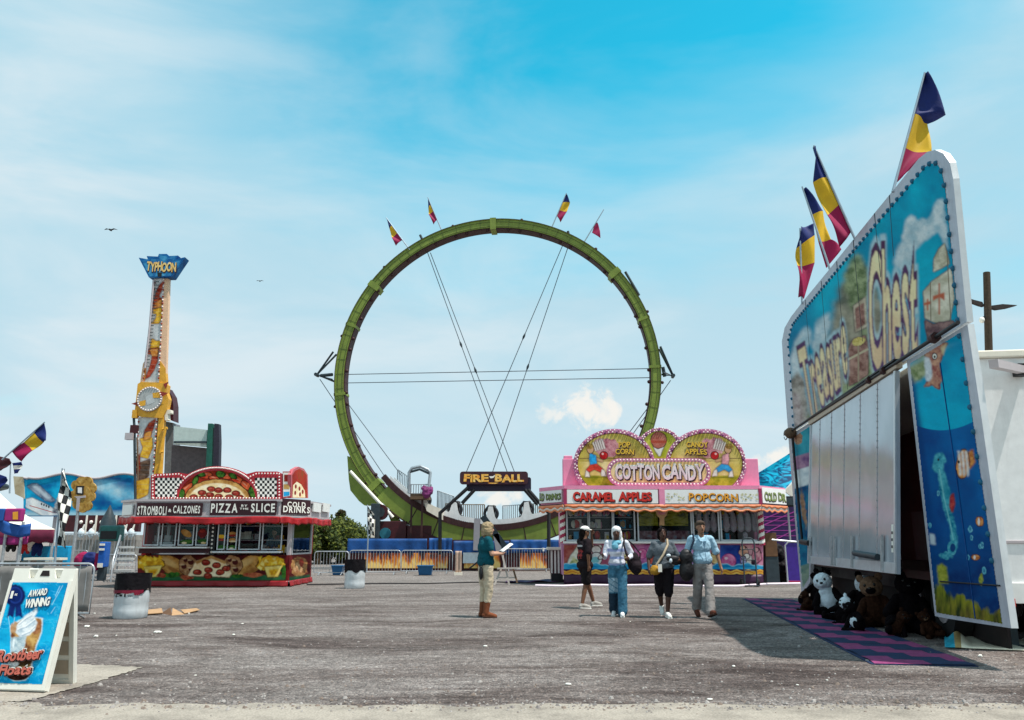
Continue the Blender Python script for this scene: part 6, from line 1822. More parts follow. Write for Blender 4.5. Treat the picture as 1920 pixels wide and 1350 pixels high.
def plush(px, py, h, yaw, lean, body, head, limb, ear, muzzle, label, belly=None):
    """seated bear-like toy; h = seated height"""
    g = ground(px, py)
    t = thing('plush_toy', label, 'plush toy', tuple(g), 'big plush toys heaped under the game trailer')
    M = Matrix.Translation(g) @ Matrix.Rotation(math.radians(yaw), 4, 'Z') @ Matrix.Rotation(math.radians(lean), 4, 'Y')
    R3 = M.to_3x3()
    def tp(x, y, z): return M @ Vector((x * h, y * h, z * h))
    m = MB()
    m.ball(tp(0, 0, .30), (.25 * h, .22 * h, .30 * h), body, 14, 10, R3); m.ball(tp(0, -.02, .50), (.19 * h, .17 * h, .16 * h), body, 12, 8, R3)
    remesh(m, 'body', t, .016 * h / .8, 4, .014, .05)
    if belly:
        m = MB(); m.ball(tp(0, -.08, .30), (.19 * h, .17 * h, .22 * h), belly, 12, 8, R3); remesh(m, 'belly', t, .018, 3, .012, .05)
    m = MB(); m.ball(tp(0, -.05, .76), (.22 * h, .20 * h, .20 * h), head, 14, 10, R3); m.ball(tp(0, -.19, .71), (.11 * h, .10 * h, .085 * h), head, 10, 8, R3)
    hd = remesh(m, 'head', t, .015, 4, .012, .05)
    for s in (-1, 1):
        m = MB(); m.ball(tp(s * .17, -.02, .93), (.08 * h, .05 * h, .08 * h), ear, 10, 8, R3); remesh(m, 'ear', hd, .014, 3, .008, .04)
        m = MB(); m.ball(tp(s * .085, -.225, .80), (.028 * h, .02 * h, .03 * h), EYE, 8, 6, R3); m.build('eye', hd)
        m = MB(); m.capsule(tp(s * .17, -.04, .50), .085 * h, tp(s * .30, -.22, .28), .085 * h, limb); remesh(m, 'arm', t, .015, 4, .012, .05)
        m = MB(); m.capsule(tp(s * .14, -.08, .12), .12 * h, tp(s * .24, -.42, .10), .10 * h, limb); m.ball(tp(s * .25, -.47, .14), (.10 * h, .07 * h, .14 * h), limb, 10, 8, R3); remesh(m, 'leg', t, .016, 4, .012, .05)
    m = MB(); m.ball(tp(0, -.285, .735), (.04 * h, .03 * h, .028 * h), EYE, 8, 6, R3); m.build('nose', hd)
    if muzzle:
        m = MB(); m.ball(tp(0, -.22, .70), (.10 * h, .075 * h, .075 * h), muzzle, 10, 8, R3); remesh(m, 'muzzle', hd, .014, 3, .008, .04)


plush(1534, 1136, .80, -50, 12, PLB, PLB, PLB, PLB, None, 'black plush toy at the far left of the heap')
plush(1521, 1146, .46, -80, -30, PLN, PLN, PLN, PLN, PLT, 'small dark brown plush toy low at the far corner of the mat')
plush(1564, 1152, .84, -30, -14, PLW, PLW, PLB, PLB, None, 'left one of two white-headed plush toys in the heap', PLW)
plush(1574, 1168, .55, -70, 34, PLB, PLW, PLB, PLW, None, 'low white-headed plush toy slumped in front of the left white one')
plush(1608, 1160, .84, -20, 16, PLB, PLW, PLB, PLB, None, 'right one of two white-headed plush toys, with a black body')
plush(1616, 1184, .50, -60, -26, PLB, PLB, PLB, PLB, None, 'black plush toy with pale belly at the front edge of the heap', PLW)
plush(1652, 1176, .86, -30, -8, PLN, PLT, PLN, PLT, PLB, 'tan headed plush toy with a dark muzzle in the middle of the heap')
plush(1668, 1192, .46, -10, 38, PLN, PLN, PLB, PLN, None, 'dark brown plush toy lying low before the largest black one')
plush(1704, 1186, .98, -25, 6, PLB, PLB, PLB, PLB, None, 'largest plush toy, black, at the near end of the heap')
plush(1750, 1196, .42, -10, -20, PLN, PLN, PLN, PLN, PLT, 'small brown plush toy half hidden in shade beside the painted panel')
# ------------------------------------------------------------------ tower ride behind the pizza trailer
TOWWHITE = mat('tower_white', (.68, .70, .70), .45, var=.12, scale=1.5, dirt=.18)
TOWYEL = mat('tower_yellow', (.72, .36, .03), .45, var=.2, dirt=.2)
TOWPEACH = mat('tower_peach', (.75, .48, .30), .5, var=.12)
RUST = mat('tower_rust', (.30, .035, .02), .5, var=.35, scale=3)
SIGNBLUE = art_mat('typhoon_blue', [(.3, (.004, .04, .16)), (.55, (.01, .13, .36)), (.8, (.08, .34, .55))], 2.5)


def build_tower():
    Y = 36.0
    b = at(272, 930, Y)
    root = thing('tower_ride', 'tall white and yellow tower ride topped by a winged blue sign behind the pizza trailer', 'fairground ride', (b.x, Y, 0))
    F_ = Panel((0, Y, 0), (1, 0, 0))
    def slab(pts, d, mt, name, y0=0.0, bev=0.0, par=root):
        m = MB(); m.slab([at(x, y, Y + y0) for x, y in pts][::-1], (0, d, 0), mt); return m.build(name, par, bev)
    up = slab([(290, 521), (308, 521), (298, 717), (266, 717)], .4, TOWWHITE, 'upper_mast', .1, .02)
    slab([(308.3, 521), (317, 523), (311, 700), (298.4, 717)], .2, TOWPEACH, 'edge_strip', .102)
    slab([(300, 676), (310, 690), (312, 720), (298, 722)], .25, TOWYEL, 'yellow_shoulder', .08, .02)
    slab([(268, 682), (272, 676), (268, 720), (262, 722)], .25, TOWPEACH, 'yellow_shoulder', .08, .02)
    m = MB()
    P = lambda pts, mt, l: F_.pp(m, pts, mt, l)
    F_.o.y = Y + .1
    DK = (.10, .02, .01)
    def swirls(c, items):
        c.mottle(np.ones(c.X.shape), (.46, .48, .48), (.72, .73, .72), 12, 1, 30)
        for pts, k0, k1 in items: c.poly(pts, k0, .5, 1, k1, 6, .8, DK)
        for y in range(530, 940, 9): c.line([(250, y), (312, y + 1)], .5, (.34, .35, .36), .5)
    RD, RD2, YE, YE2, OG, OG2 = (.24, .02, .012), (.50, .09, .04), (.60, .28, .02), (.85, .52, .06), (.50, .16, .03), (.78, .36, .08)
    c = Canvas(264, 521, 310, 718, .6, (.6, .6, .6), 31)
    swirls(c, [([(307, 526), (303, 545), (298, 556), (305, 561), (303, 577), (287, 580), (289, 562), (293, 546), (299, 535)], RD, RD2), ([(303, 562), (304, 575), (289, 578), (291, 566)], OG, OG2), ([(288, 580), (303, 577), (306, 590), (299, 606), (283, 607), (292, 598), (294, 588), (287, 588)], YE, YE2),
               ([(284, 634), (290, 638), (294, 640), (301, 638), (299, 655), (282, 655)], YE, YE2), ([(278, 654), (298, 652), (295, 678), (289, 694), (281, 706), (271, 712), (279, 694), (284, 676), (286, 664), (278, 664)], RD, RD2), ([(281, 655), (297, 654), (295, 668), (285, 668)], OG, OG2), ([(276, 610), (280, 612), (277, 640), (272, 655)], YE, YE2), ([(270, 690), (274, 690), (272, 714), (267, 716)], OG, OG2)])
    F_.o.y = Y + .1; c.build(F_, 'artwork', up, [(290, 522), (308, 522), (298, 717), (266, 717)])
    # hub with riveted round plate and sharp arrows
    hb = slab([(258, 720), (264, 716), (310, 718), (314, 722), (312, 736), (316, 748), (312, 768), (304, 784), (262, 781), (252, 776), (256, 740)], .35, TOWYEL, 'hub', .0, .03)
    m = MB(); c = at(281.5, 748.5, Y); r = (at(305, 748, Y) - c).length
    m.tube([(c.x, Y - .08, c.z), (c.x, Y + .02, c.z)], r, mat('plate_pale', (.42, .43, .42), .5, var=.2, dirt=.3), 32); pl = m.build('round_plate', hb)
    m = MB(); F_.o.y = Y - .081
    P([(272, 744), (288, 738), (290, 754), (276, 760)], mat('plate_grey', (.5, .52, .52), .4), 1)
    P([(286, 737), (300, 735), (300, 746), (287, 746)], TOWYEL, 2); P([(300, 734), (316, 737), (300, 746)], RUST, 3)
    P([(273, 750), (261, 753), (262, 762), (273, 760)], TOWYEL, 2); m.build('artwork', pl)
    m = MB(); m.slab([at(x, y, Y - .05) for x, y in ((262, 752), (246, 757), (262, 762))], (0, .05, 0), RUST); m.build('spike', hb); m = MB(); m.slab([at(x, y, Y - .05) for x, y in ((306, 720), (315, 716), (310, 728))], (0, .05, 0), RUST); m.build('spike', hb)
    low = slab([(259, 782), (295, 782), (284, 945), (252, 945)], .4, TOWWHITE, 'lower_mast', .1, .02)
    cv = Canvas(251, 782, 296, 946, .6, (.6, .6, .6), 32)
    swirls(cv, [([(292, 785), (287, 805), (281, 823), (267, 827), (272, 806), (280, 793)], RD, RD2), ([(262, 822), (285, 820), (287, 838), (277, 860), (262, 856), (268, 840)], YE, YE2), ([(272, 812), (284, 808), (282, 822), (268, 826)], OG, OG2), ([(262, 868), (282, 860), (279, 892), (260, 908)], (.05, .03, .02), (.20, .12, .08)), ([(255, 902), (281, 896), (277, 928), (254, 938)], YE, YE2), ([(256, 860), (262, 850), (262, 880), (256, 892)], RD, RD2)])
    F_.o.y = Y + .1; cv.build(F_, 'artwork', low, [(259, 783), (295, 783), (284, 945), (252, 945)])
    slab([(298, 778), (307, 778), (296, 945), (284, 945)], .3, TOWYEL, 'leg', .05, .02)
    m = MB(); m.tube([at(311, 800, Y), at(300, 850, Y)], .07, TOWYEL); m.tube([at(303, 862, Y), at(297, 895, Y)], .06, TOWYEL); m.tube([at(304, 805, Y), at(314, 803, Y)], .05, TOWYEL); m.tube([at(299, 848, Y), at(307, 847, Y)], .05, TOWYEL); m.build('ram', root)
    slab([(311, 790), (325, 793), (322, 945), (306, 945)], .8, mat('tower_grey_leg', (.22, .23, .24), .5, .3, var=.3), 'back_leg', .9, .02)
    slab([(313, 727), (322, 742), (325, 760), (325, 790), (316, 786), (314, 768), (317, 748)], .6, MAROON, 'drive_cover', .5, .02)
    slab([(308, 768), (320, 768), (320, 775), (314, 776), (315, 788), (309, 788)], .3, CREAM, 'motor', .1, .03)
    m = MB(); m.tube([at(288, 525, Y), at(280, 620, Y), at(272, 690, Y)], .05, GREYTRIM, 6)
    for k in range(26): q = at(289.5 - 20 * k / 26, 528 + 165 * k / 26, Y); m.tube([q, q + Vector((.22, 0, 0))], .02, SLATE, 4)
    m.build('ladder', root)
    m = MB(); m.tube([at(250, 772, Y), at(252, 800, Y), at(254, 945, Y)], .06, SLATE, 6); m.tube([at(257, 820, Y), at(259, 900, Y)], .04, WOOD, 6); m.box(at(249, 780, Y).x, at(254, 770, Y).x + .1, Y - .1, Y + .2, at(250, 784, Y).z, at(250, 769, Y).z, TOWYEL); m.build('hose', root)
    m = MB(); q = at(245, 818, Y); m.box(q.x - .17, q.x + .17, Y - .2, Y + .05, q.z - .17, q.z + .13, GREYTRIM); m.box(q.x - .02, q.x + .3, Y - .1, Y + .05, q.z + .131, q.z + .5, MAROON); m.build('floodlight', root)
    m = MB()
    for (xa, ya, xb, yb, n) in ((291, 524, 268, 715, 30), (307, 524, 297, 715, 30), (260, 784, 253, 930, 22), (294, 784, 284, 930, 22)):
        for k in range(n): m.ball(at(xa + (xb - xa) * k / n, ya + (yb - ya) * k / n, 36.07), .045, (BULB, RUST)[k % 2], 6, 4)
    for k in range(28): a = k * .2244; m.ball(c + Vector((r * .93 * math.cos(a), -.09, r * .93 * math.sin(a))), .04, BULB, 6, 4)
    tag(m.build('lamps', root), kind='stuff')
    # winged sign
    sg = slab([(279, 520), (260, 483), (277, 486), (275, 480), (296, 481), (298, 476), (313, 476), (316, 480), (334, 479), (330, 486), (347, 482), (322, 519)], .5, SIGNBLUE, 'sign', -.1, .01)
    F_.o.y = Y - .101; m = MB()
    P([(281, 518), (266, 489), (282, 491), (283, 486), (298, 486), (300, 480), (312, 480), (314, 486), (327, 485), (326, 490), (340, 488), (320, 517)], art_mat('typhoon_face', [(.3, (.01, .10, .30)), (.6, (.05, .28, .5)), (.8, (.3, .6, .75))], 3), 1)
    P([(295, 511), (304, 511), (303, 519), (296, 519)], BLACK, 2); m.build('artwork', sg)
    m = MB(); text(m, F_, 'TYPHOON', tbox(F_, 275, 491, 331, 508), [(SIGNDARK, .08, 3, .02, -.03), (LETY2, .035, 5, 0, 0)], jit=.06, rot=5, gap=.05); m.build('lettering', sg)

    # raised panel and posts standing beside the tower
    t = thing('lifted_panel', 'pale folded wall panel held up between dark posts right of the tower ride', 'ride panel', tuple(at(365, 930, 34)))
    Y = 34.0
    m = MB(); m.slab([at(x, y, Y) for x, y in ((326, 799), (388, 806), (387, 838), (326, 832))][::-1], (0, .2, 0), mat('panel_mist', (.50, .58, .54), .5, var=.12)); m.build('upper_panel', t)
    m = MB(); m.slab([at(x, y, Y + .3) for x, y in ((322, 834), (388, 840), (388, 950), (318, 950))][::-1], (0, .2, 0), mat('shadow_brown', (.11, .085, .085), .7, var=.3)); m.build('lower_shadow_panel', t)  # shadow below the pale panel, put in as a dark brown slab
    m = MB(); m.beam(at(326, 829, Y - .1), at(388, 829, Y - .1), .06, .08, SLATE); m.build('rail', t)
    m = MB(); m.slab([at(x, y, Y - .15) for x, y in ((390, 794), (398, 794), (394, 950), (382, 950))][::-1], (0, .3, 0), mat('post_green', (.01, .10, .07), .5, var=.3)); m.build('post', t)
    m = MB(); m.slab([at(x, y, Y - .1) for x, y in ((402, 794), (410, 795), (411, 828), (408, 950), (398, 950))][::-1], (0, .3, 0), mat('post_violet', (.025, .02, .035), .5, var=.3)); m.build('post', t)


LETY2 = art_mat('typhoon_letter', [(.3, (.75, .42, .12)), (.6, (.82, .62, .25)), (.8, (.85, .75, .5))], 4)
build_tower()


# ------------------------------------------------------------------ booths and rides at the left edge
def build_left():
    MUR = art_mat('mural_sky', [(.28, (.005, .08, .26)), (.45, (.005, .20, .46)), (.6, (.02, .40, .66)), (.76, (.35, .62, .70))], .35, (1, 1, 1.6), dist=.8)
    Y = 46.0; Mp = Panel((0, Y - .006, 0), (1, 0, 0))
    t = thing('painted_backdrop', 'long wavy-topped ride backdrop painted with blue sea and a white aeroplane', 'backdrop', tuple(at(150, 1010, Y)))
    top = [(44 + (252 - 44) * i / 60, 893 - 4.5 * math.sin((44 + 208 * i / 60 - 95) / 17.5) + (i < 3) * 2) for i in range(61)]
    m = MB(); m.slab([at(x, y, Y) for x, y in top + [(252, 968), (44, 968)]][::-1], (0, .3, 0), MUR); w = m.build('wall', t)
    m = MB(); m.tube([at(x, y - .5, Y - .03) for x, y in top], .07, GREYTRIM, 6); m.build('top_rail', t)
    for px in (44, 104, 152, 200, 250):
        m = MB(); m.tube([at(px, 968, Y + .5), (at(px, 968, Y + .5).x, Y + .5, 0)], .10, GREYTRIM, 6); m.build('leg', t)
    m = MB(); m.slab([at(x, y, Y - .05) for x, y in ((25, 893), (44, 894), (46, 935), (28, 926))][::-1], (0, .2, 0), art_mat('mural_sand', [(.3, (.35, .27, .16)), (.6, (.55, .48, .34)), (.8, (.6, .55, .45))], 1.5)); m.build('side_panel', t)
    c = Canvas(44, 886, 252, 968, .7, (.01, .25, .5), 14)
    c.mottle(np.ones(c.X.shape), (.004, .09, .28), (.01, .42, .68), 40, 1, 22, 2.8); c.mottle(np.clip((c.X - 165) / 20, 0, 1) * np.exp(-((c.Y - 915 - (c.X - 195) * .25) / 14) ** 2), (.15, .48, .66), (.62, .76, .78), 22, .8); c.lay(np.clip((c.Y - 955) / 8, 0, 1), (.5, .68, .72), .7); c.ell(178, 934, 26, 14, (.005, .07, .26), 9, .7, 20); c.ell(75, 902, 22, 7, (.01, .40, .62), 6, .6)
    DK = (.03, .04, .08)
    c.poly([(44, 937), (60, 933), (80, 942), (98, 952), (110, 965), (84, 969), (60, 957), (46, 950)], (.50, .56, .62), .6, 1, (.82, .82, .80), 10, 0, DK); c.line([(56, 948), (104, 962)], 1.4, (.45, .06, .05)); 
    c.poly([(51, 912), (60, 907), (70, 907), (78, 914), (104, 938), (98, 941), (84, 938), (68, 926)], (.10, .14, .22), .6, 1, (.34, .40, .48), 7, 0, DK); c.poly([(58, 910), (68, 909), (96, 935), (88, 936)], (.50, .58, .64), 1.2, .9)
    for k in range(4): c.ell(78 + k * 4.5, 945 + k * 1.8, 1.6, 2.2, (.03, .04, .06), .5)
    c.poly([(98, 962), (108, 930), (117, 920), (124, 934), (122, 968)], (.08, .09, .12), 1, 1, (.44, .46, .48), 5, 3)
    c.build(Mp, 'picture', w, top[2:] + [(252, 967), (47, 967)])
    # ride front below with white posts
    t = thing('ride_platform', 'low maroon ride front with white posts and grey steps below the painted backdrop', 'ride', tuple(at(170, 1050, 40)))
    Y = 40.0
    m = MB(); a, b = at(112, 997, Y), at(262, 966, Y); m.box(a.x, b.x, Y, Y + .3, a.z, b.z, MAROON); m.build('front', t)
    for x in (163, 181, 218, 236):
        m = MB(); a, b = at(x - 2.6, 1000, Y), at(x + 2.6, 966, Y); m.box(a.x, b.x, Y - .14, Y - .01, a.z, b.z, LETTER); m.build('post', t)
    m = MB()
    for x in (152, 171, 190, 208): m.ball(at(x, 979, Y - .02), .09, LETTER, 8, 6)
    tag(m.build('lamps', t), kind='stuff')
    for i, (x0, x1, y0, y1) in enumerate(((100, 256, 1012, 1052), (120, 256, 1003, 1013))):
        m = MB(); a, b = at(x0, y1, Y - .5 + i * .3), at(x1, y0, Y - .5 + i * .3); m.box(a.x, b.x, Y - .5 + i * .3, Y + .8, max(0, a.z), b.z, mat('step_grey', (.26, .24, .22), .7, var=.4, scale=3)); m.build('step', t)
    for x in (152, 171, 190, 232, 246):
        m = MB(); q = at(x, 1000, Y - .6); m.ball(q, (.16, .12, .24), PLW, 8, 6); m.tube([q, q + Vector((.12, 0, .42))], [.08, .03], LETTER, 6); m.build('seat', t)
    m = MB()
    for k in range(24):
        q = at(112 + k * 6, 1030, Y - 1.2); m.tube([(q.x, Y - 1.2, .5), (q.x, Y - 1.2, 1.75)], .014, BLUETINT, 4, False)
    for z in (.5, 1.75): m.tube([(at(112, 1000, Y - 1.2).x, Y - 1.2, z), (at(256, 1000, Y - 1.2).x, Y - 1.2, z)], .025, BLUETINT, 5)
    m.build('railing', t)
    # dark parasol-like figure and teal seat in front of it
    m = MB(); q = at(204, 972, 38.5); m.tube([(q.x, 38.5, 1.8), q - Vector((0, 0, .1)), q + Vector((0, 0, .3)), q + Vector((0, 0, .62))], [.42, .34, .16, .02], SLATE, 10)
    m.tube([(q.x, 38.5, 0), (q.x, 38.5, 1.8)], .05, STEEL)
    tag(m.build('furled_parasol', None, loc=(q.x, 38.5, 0)), 'dark furled parasol in front of the maroon ride front', 'parasol')
    # blue ride cabinet
    t = thing('ticket_cabinet', 'narrow blue and white cabinet behind the barriers left of the pizza trailer', 'cabinet', tuple(at(190, 1070, 30)))
    Y = 30.0; a, b = at(181, 1064, Y), at(199, 1016, Y)
    m = MB(); m.box(a.x, b.x, Y, Y + .4, a.z, b.z, BLUEP); m.build('body', t, .03)
    for y0, y1 in ((1019, 1023), (1028, 1032), (1056, 1064)):
        m = MB(); m.box(a.x + .03, b.x - .03, Y - .03, Y - .002, at(0, y1, Y).z, at(0, y0, Y).z, LETTER); m.build('label_band', t)
    m = MB(); m.box(a.x - .12, a.x - .01, Y + .05, Y + .3, a.z - .1, a.z + .5, FR); m.box(a.x, b.x, Y + .1, Y + .3, 0, a.z - .002, SLATE); m.build('base', t)
    t = thing('cloth_bundle', 'magenta and blue cloth bundle hung over the barriers at the left', 'cloth', tuple(at(163, 1060, 30.5)))
    m = MB(); q = at(158, 1052, 30.5); m.ball(q, (.42, .2, .34), FR, 10, 8); o = remesh(m, 'magenta_cloth', t, .03, 3, .05, .2)
    m = MB(); q = at(169, 1056, 30.4); m.ball(q, (.35, .2, .42), FB, 10, 8); remesh(m, 'blue_cloth', t, .03, 3, .05, .2)
    # barriers
    g = 'steel crowd barriers'
    barrier(165, 196, 1088, 1042, 'narrow steel crowd barrier in front of the blue cabinet')
    barrier(197, 252, 1087, 1040, 'steel crowd barrier touching the left end of the pizza trailer')
    barrier(118, 160, 1072, 1032, 'steel crowd barrier behind the gold flower board post')
    b = barrier(-62, 166, 1163, 1057, 'large steel barrier with a grey sheet right behind the white sandwich board')
    A_, Y_ = at(-60, 1163, OFF[b.name].y).x, OFF[b.name].y; B_ = at(163, 1163, Y_).x
    m = MB(); m.grid(lambda u, v: Vector((A_ + (B_ - A_) * u, Y_ - .02 - .02 * math.sin(u * 17 + v * 2), .15 + .80 * v)), 30, 6, mat('mesh_sheet', (.20, .19, .18), .8, var=.2)); m.build('sheet', b, solid=.006)
    # big cream tent
    Y = 24.0
    t = thing('cream_tent', 'cream peaked tent with a maroon scalloped valance at the left edge', 'tent', tuple(at(20, 1060, Y + 1.5)))
    e = at(103, 993, Y); ap = at(-14, 912, Y + 2.6); L = at(-130, 993, Y).x
    CAN = mat('tent_canvas', (.82, .78, .66), .7, var=.05)
    m = MB(); fr_, bk = Y, Y + 5.2
    bx_ = at(99, 993, bk).x; c = [Vector((L, fr_, e.z)), Vector((e.x, fr_, e.z)), Vector((bx_, bk, e.z)), Vector((L, bk, e.z))]
    for i in range(4):
        a, b2 = c[i], c[(i + 1) % 4]
        def fn(u, v, a=a, b2=b2):
            p = a.lerp(b2, u).lerp(ap, v); p.z -= .28 * math.sin(math.pi * v) * .6; return p
        m.grid(fn, 10, 10, CAN)
    m.build('canopy', t, solid=.02)
    m = MB()
    for i in range(4):
        a, b2 = c[i], c[(i + 1) % 4]
        m.grid(lambda u, v, a=a, b2=b2: a.lerp(b2, u) + Vector((0, -.02, -.34 * (1 - v) - .05 * abs(math.sin(u * 30)) * (1 - v))), 60, 2, mat('tent_maroon', (.13, .008, .035), .6, var=.3))
    m.build('valance', t, solid=.012)
    for (x, y) in ((e.x, fr_), (bx_, bk), (L, fr_)):
        m = MB(); m.tube([(x - .04, y + .04, 0), (x - .04, y + .04, e.z)], .04, STEEL, 8); m.build('pole', t)
    m = MB(); m.ball(ap, (.5, .5, .16), SLATE, 10, 6); m.build('cap', t)
    m = MB(); q = at(84, 1050, Y + 2); m.box(q.x - 2.4, q.x + .4, Y + 1.6, Y + 2.2, 0, .8, mat('stall_table', (.3, .33, .30), .6, var=.3)); m.box(q.x - 1.0, q.x + .5, Y + 2.4, Y + 2.8, .5, 1.25, CYAN); m.build('table', t, .02)
    # purple booth in front of it
    Y = 17.5
    t = thing('purple_booth', 'small booth with magenta and blue draped canopy on steel poles at the left edge', 'booth', tuple(at(0, 1080, Y)))
    MAG = mat('booth_magenta', (.34, .02, .16), .6, var=.25, scale=4); BLU = mat('booth_blue', (.015, .09, .34), .6, var=.3, scale=4)
    a, b2 = at(-90, 978, Y), at(42, 953, Y)
    m = MB(); m.box(at(7, 970, Y).x, b2.x, Y, Y + .14, a.z, b2.z, MAG); m.box(a.x, at(7, 970, Y).x - .002, Y + .02, Y + .3, a.z, b2.z, BLU); m.build('canopy', t, .03)
    m = MB(); q = Panel((0, Y - .004, 0), (1, 0, 0)); q.pp(m, [(24, 960), (34, 959), (34, 974), (24, 974)], ORINK, 1); m.build('emblem', t)
    m = MB(); z1 = a.z - .002
    m.grid(lambda u, v: Vector((a.x + (at(57, 980, Y).x - a.x) * u, Y + .05 + .05 * math.sin(u * 25), z1 - .26 * (1 - v) - .07 * math.sin(u * 9))), 40, 4, BLU)
    m.build('drape', t, solid=.015)
    m = MB(); m.grid(lambda u, v: Vector((a.x + (at(52, 980, Y).x - a.x) * u, Y + .12 + .03 * math.sin(u * 30), z1 - .36 - .16 * (1 - v) + .05 * u)), 40, 3, MAG); m.build('drape', t, solid=.015)
    for x in (11, 41, -60):
        m = MB(); q = at(x, 1000, Y + .1); m.tube([(q.x, q.y, 0), (q.x, q.y, z1)], .032, STEEL, 8); m.build('pole', t)
    # flags above the booths
    gf = 'pennants above the booths at the left edge'
    flag('three-band pennant slanting up to the right above the cream tent', gf, 19, (4, 862), (84, 791), [((82, 792), (87, 826)), ((63, 811), (79, 829)), ((44, 829), (61, 845)), ((20, 845), (38, 865))], .02, .05)
    flag('plain maroon pennant at the very left edge above the tent', gf, 19.5, (-14, 900), (-8, 852), [((-8, 854), (18, 860)), ((-10, 862), (20, 868)), ((-12, 874), (12, 876)), ((-13, 886), (0, 882))], .02, .05, cols=(MAROON, MAROON, MAROON))
    flag('navy and white pennant end drooping below the three-band one', gf, 19.8, (18, 925), (20, 866), [((22, 868), (40, 866)), ((24, 873), (41, 872)), ((25, 880), (38, 879)), ((26, 888), (32, 887))], .02, .05, cols=(FB, LETTER, FB))
    flag('dark blue pennant at the left edge just above the tent roof', gf, 20, (-6, 930), (-6, 886), [((-6, 888), (12, 894)), ((-6, 896), (13, 900)), ((-6, 906), (8, 908)), ((-6, 916), (0, 915))], .02, .05, cols=(FB, FB, FB))
    # chequered feather flags
    def feather(Y, base, tip, w, n, label):
        p = at(*base, Y); t = thing('chequered_flag', label, 'flag', (p.x, Y, 0), 'chequered feather flags')
        m = MB(); q = at(*tip, Y); m.tube([(p.x, Y, 0), p, q], [.035, .03, .018], POLE, 8); m.build('pole', t)
        m = MB(); a, b3 = q, p.lerp(q, .18)
        def fn(u, v):
            pp = b3.lerp(a, v); ww = w * (1 - max(0, v - .75) * 3.2)
            return pp + Vector((ww * u, .10 * math.sin(u * 3 + v * 8), -.12 * u))
        m.grid(fn, 6, n * 4, lambda u, v: LETTER if (int(u * 2.99) + int(v * n)) % 2 else BLACK)
        m.build('cloth', t, solid=.008)
    feather(20, (103, 1052), (117, 878), .24, 9, 'chequered feather flag on a pale pole beside the gold flower board')
    feather(38.5, (690, 1012), (689, 946), .30, 7, 'small chequered flag in front of the tower leg of the green loop')
    # gold flower board on a post
    Y = 21.0; p = at(134, 1062, Y)
    t = thing('flower_board', 'gold scalloped flower-shaped board with a framed card on a leaning post', 'sign', (p.x, Y, 0))
    GOLD = art_mat('gold_popcorn', [(.3, (.22, .10, .02)), (.55, (.45, .26, .06)), (.8, (.66, .46, .18))], 9)
    m = MB()
    pet = [(153, 905, 11), (163, 904, 10), (170, 915, 10), (142, 910, 9), (168, 930, 10), (139, 930, 10), (145, 945, 10), (162, 947, 10), (153, 928, 18), (154, 952, 9)]
    for (x, y, r) in pet:
        q = [at(a, b4, Y - .02 - .002 * pet.index((x, y, r))) for a, b4 in ell(x, y, r, r * 1.05, n=16)]
        m.slab(q[::-1], (0, .06, 0), GOLD)
    m.build('board', t)
    m = MB(); fp = Panel((0, Y - .05, 0), (1, 0, 0)); q = [fp.at(x, y) for x, y in ((143, 911), (157, 911), (156, 928), (143, 927))]; m.slab(q[::-1], (0, .02, 0), BLACK); fp.pp(m, [(146, 914), (154, 914), (154, 925), (146, 924)], LIGHTBOX, 2); m.build('card', t)
    m = MB(); m.tube([(p.x - .05, Y, 0), p, at(146, 960, Y), at(149, 930, Y)], .04, STEEL, 8); m.build('post', t)
    m = MB(); m.slab([at(x, y, Y - .06) for x, y in ((139, 931), (160, 929), (160, 933), (150, 934), (147, 958), (142, 958), (144, 934))][::-1], (0, .03, 0), GREYTRIM); m.build('bracket', t)


build_left()


# ------------------------------------------------------------------ trees behind the rides
def leaf_mat(name, c):
    return mat(name, c, .7, var=.45, scale=1.5, spec=.2)


def tree(label, base, crown, hmax, leaves, size, mats_, shape='round', seed=1):
    """tapered trunk with limbs and thousands of small leaf faces"""
    r = random.Random(seed); bx, by = base
    t = thing('conifer_tree' if shape == 'cone' else 'leafy_tree', label, 'tree', (bx, by, 0), 'trees between the pizza trailer and the green loop')
    m = MB(); m.tube([(bx, by, 0), (bx + .1, by, hmax * .5), (bx, by, hmax * .92)], [.25, .14, .03], WOOD, 8)
    for k in range(9):
        z = hmax * r.uniform(.25, .8); a = r.uniform(0, 6.28); l = crown * r.uniform(.4, .8) * (1.1 - z / hmax if shape == 'cone' else 1)
        m.tube([(bx, by, z), (bx + math.cos(a) * l, by + math.sin(a) * l, z + l * .3)], [.07, .02], WOOD, 5)
    m.build('trunk', t)
    clumps = []
    for k in range(34):
        if shape == 'cone':
            z = hmax * (.12 + .86 * r.random()); R = crown * (1.03 - z / hmax); a = r.uniform(0, 6.28)
            clumps.append((bx + R * math.cos(a) * .8, by + R * math.sin(a) * .8, z, max(.18, R * .45)))
        else:
            a = r.uniform(0, 6.28); q = r.random() ** .5; z = hmax * (.30 + .62 * r.random()); R = crown * q * (1 - .5 * max(0, z / hmax - .5))
            clumps.append((bx + R * math.cos(a), by + R * math.sin(a), z, crown * r.uniform(.22, .38)))
    m = MB()
    for i in range(leaves):
        cx, cy, cz, cr = r.choice(clumps)
        d = Vector((r.gauss(0, 1), r.gauss(0, 1), r.gauss(0, .8))).normalized() * cr * r.uniform(.45, 1.08)
        p = Vector((cx, cy, cz)) + d; s = size * r.uniform(.6, 1.3)
        u = Vector((r.gauss(0, 1), r.gauss(0, 1), r.gauss(0, 1))).normalized(); v = u.orthogonal().normalized()
        m.add([p - u * s, p + v * s * .45, p + u * s, p - v * s * .45], [(0, 1, 2, 3)], mats_[0 if r.random() < .6 else 1])
    m.build('crown', t)


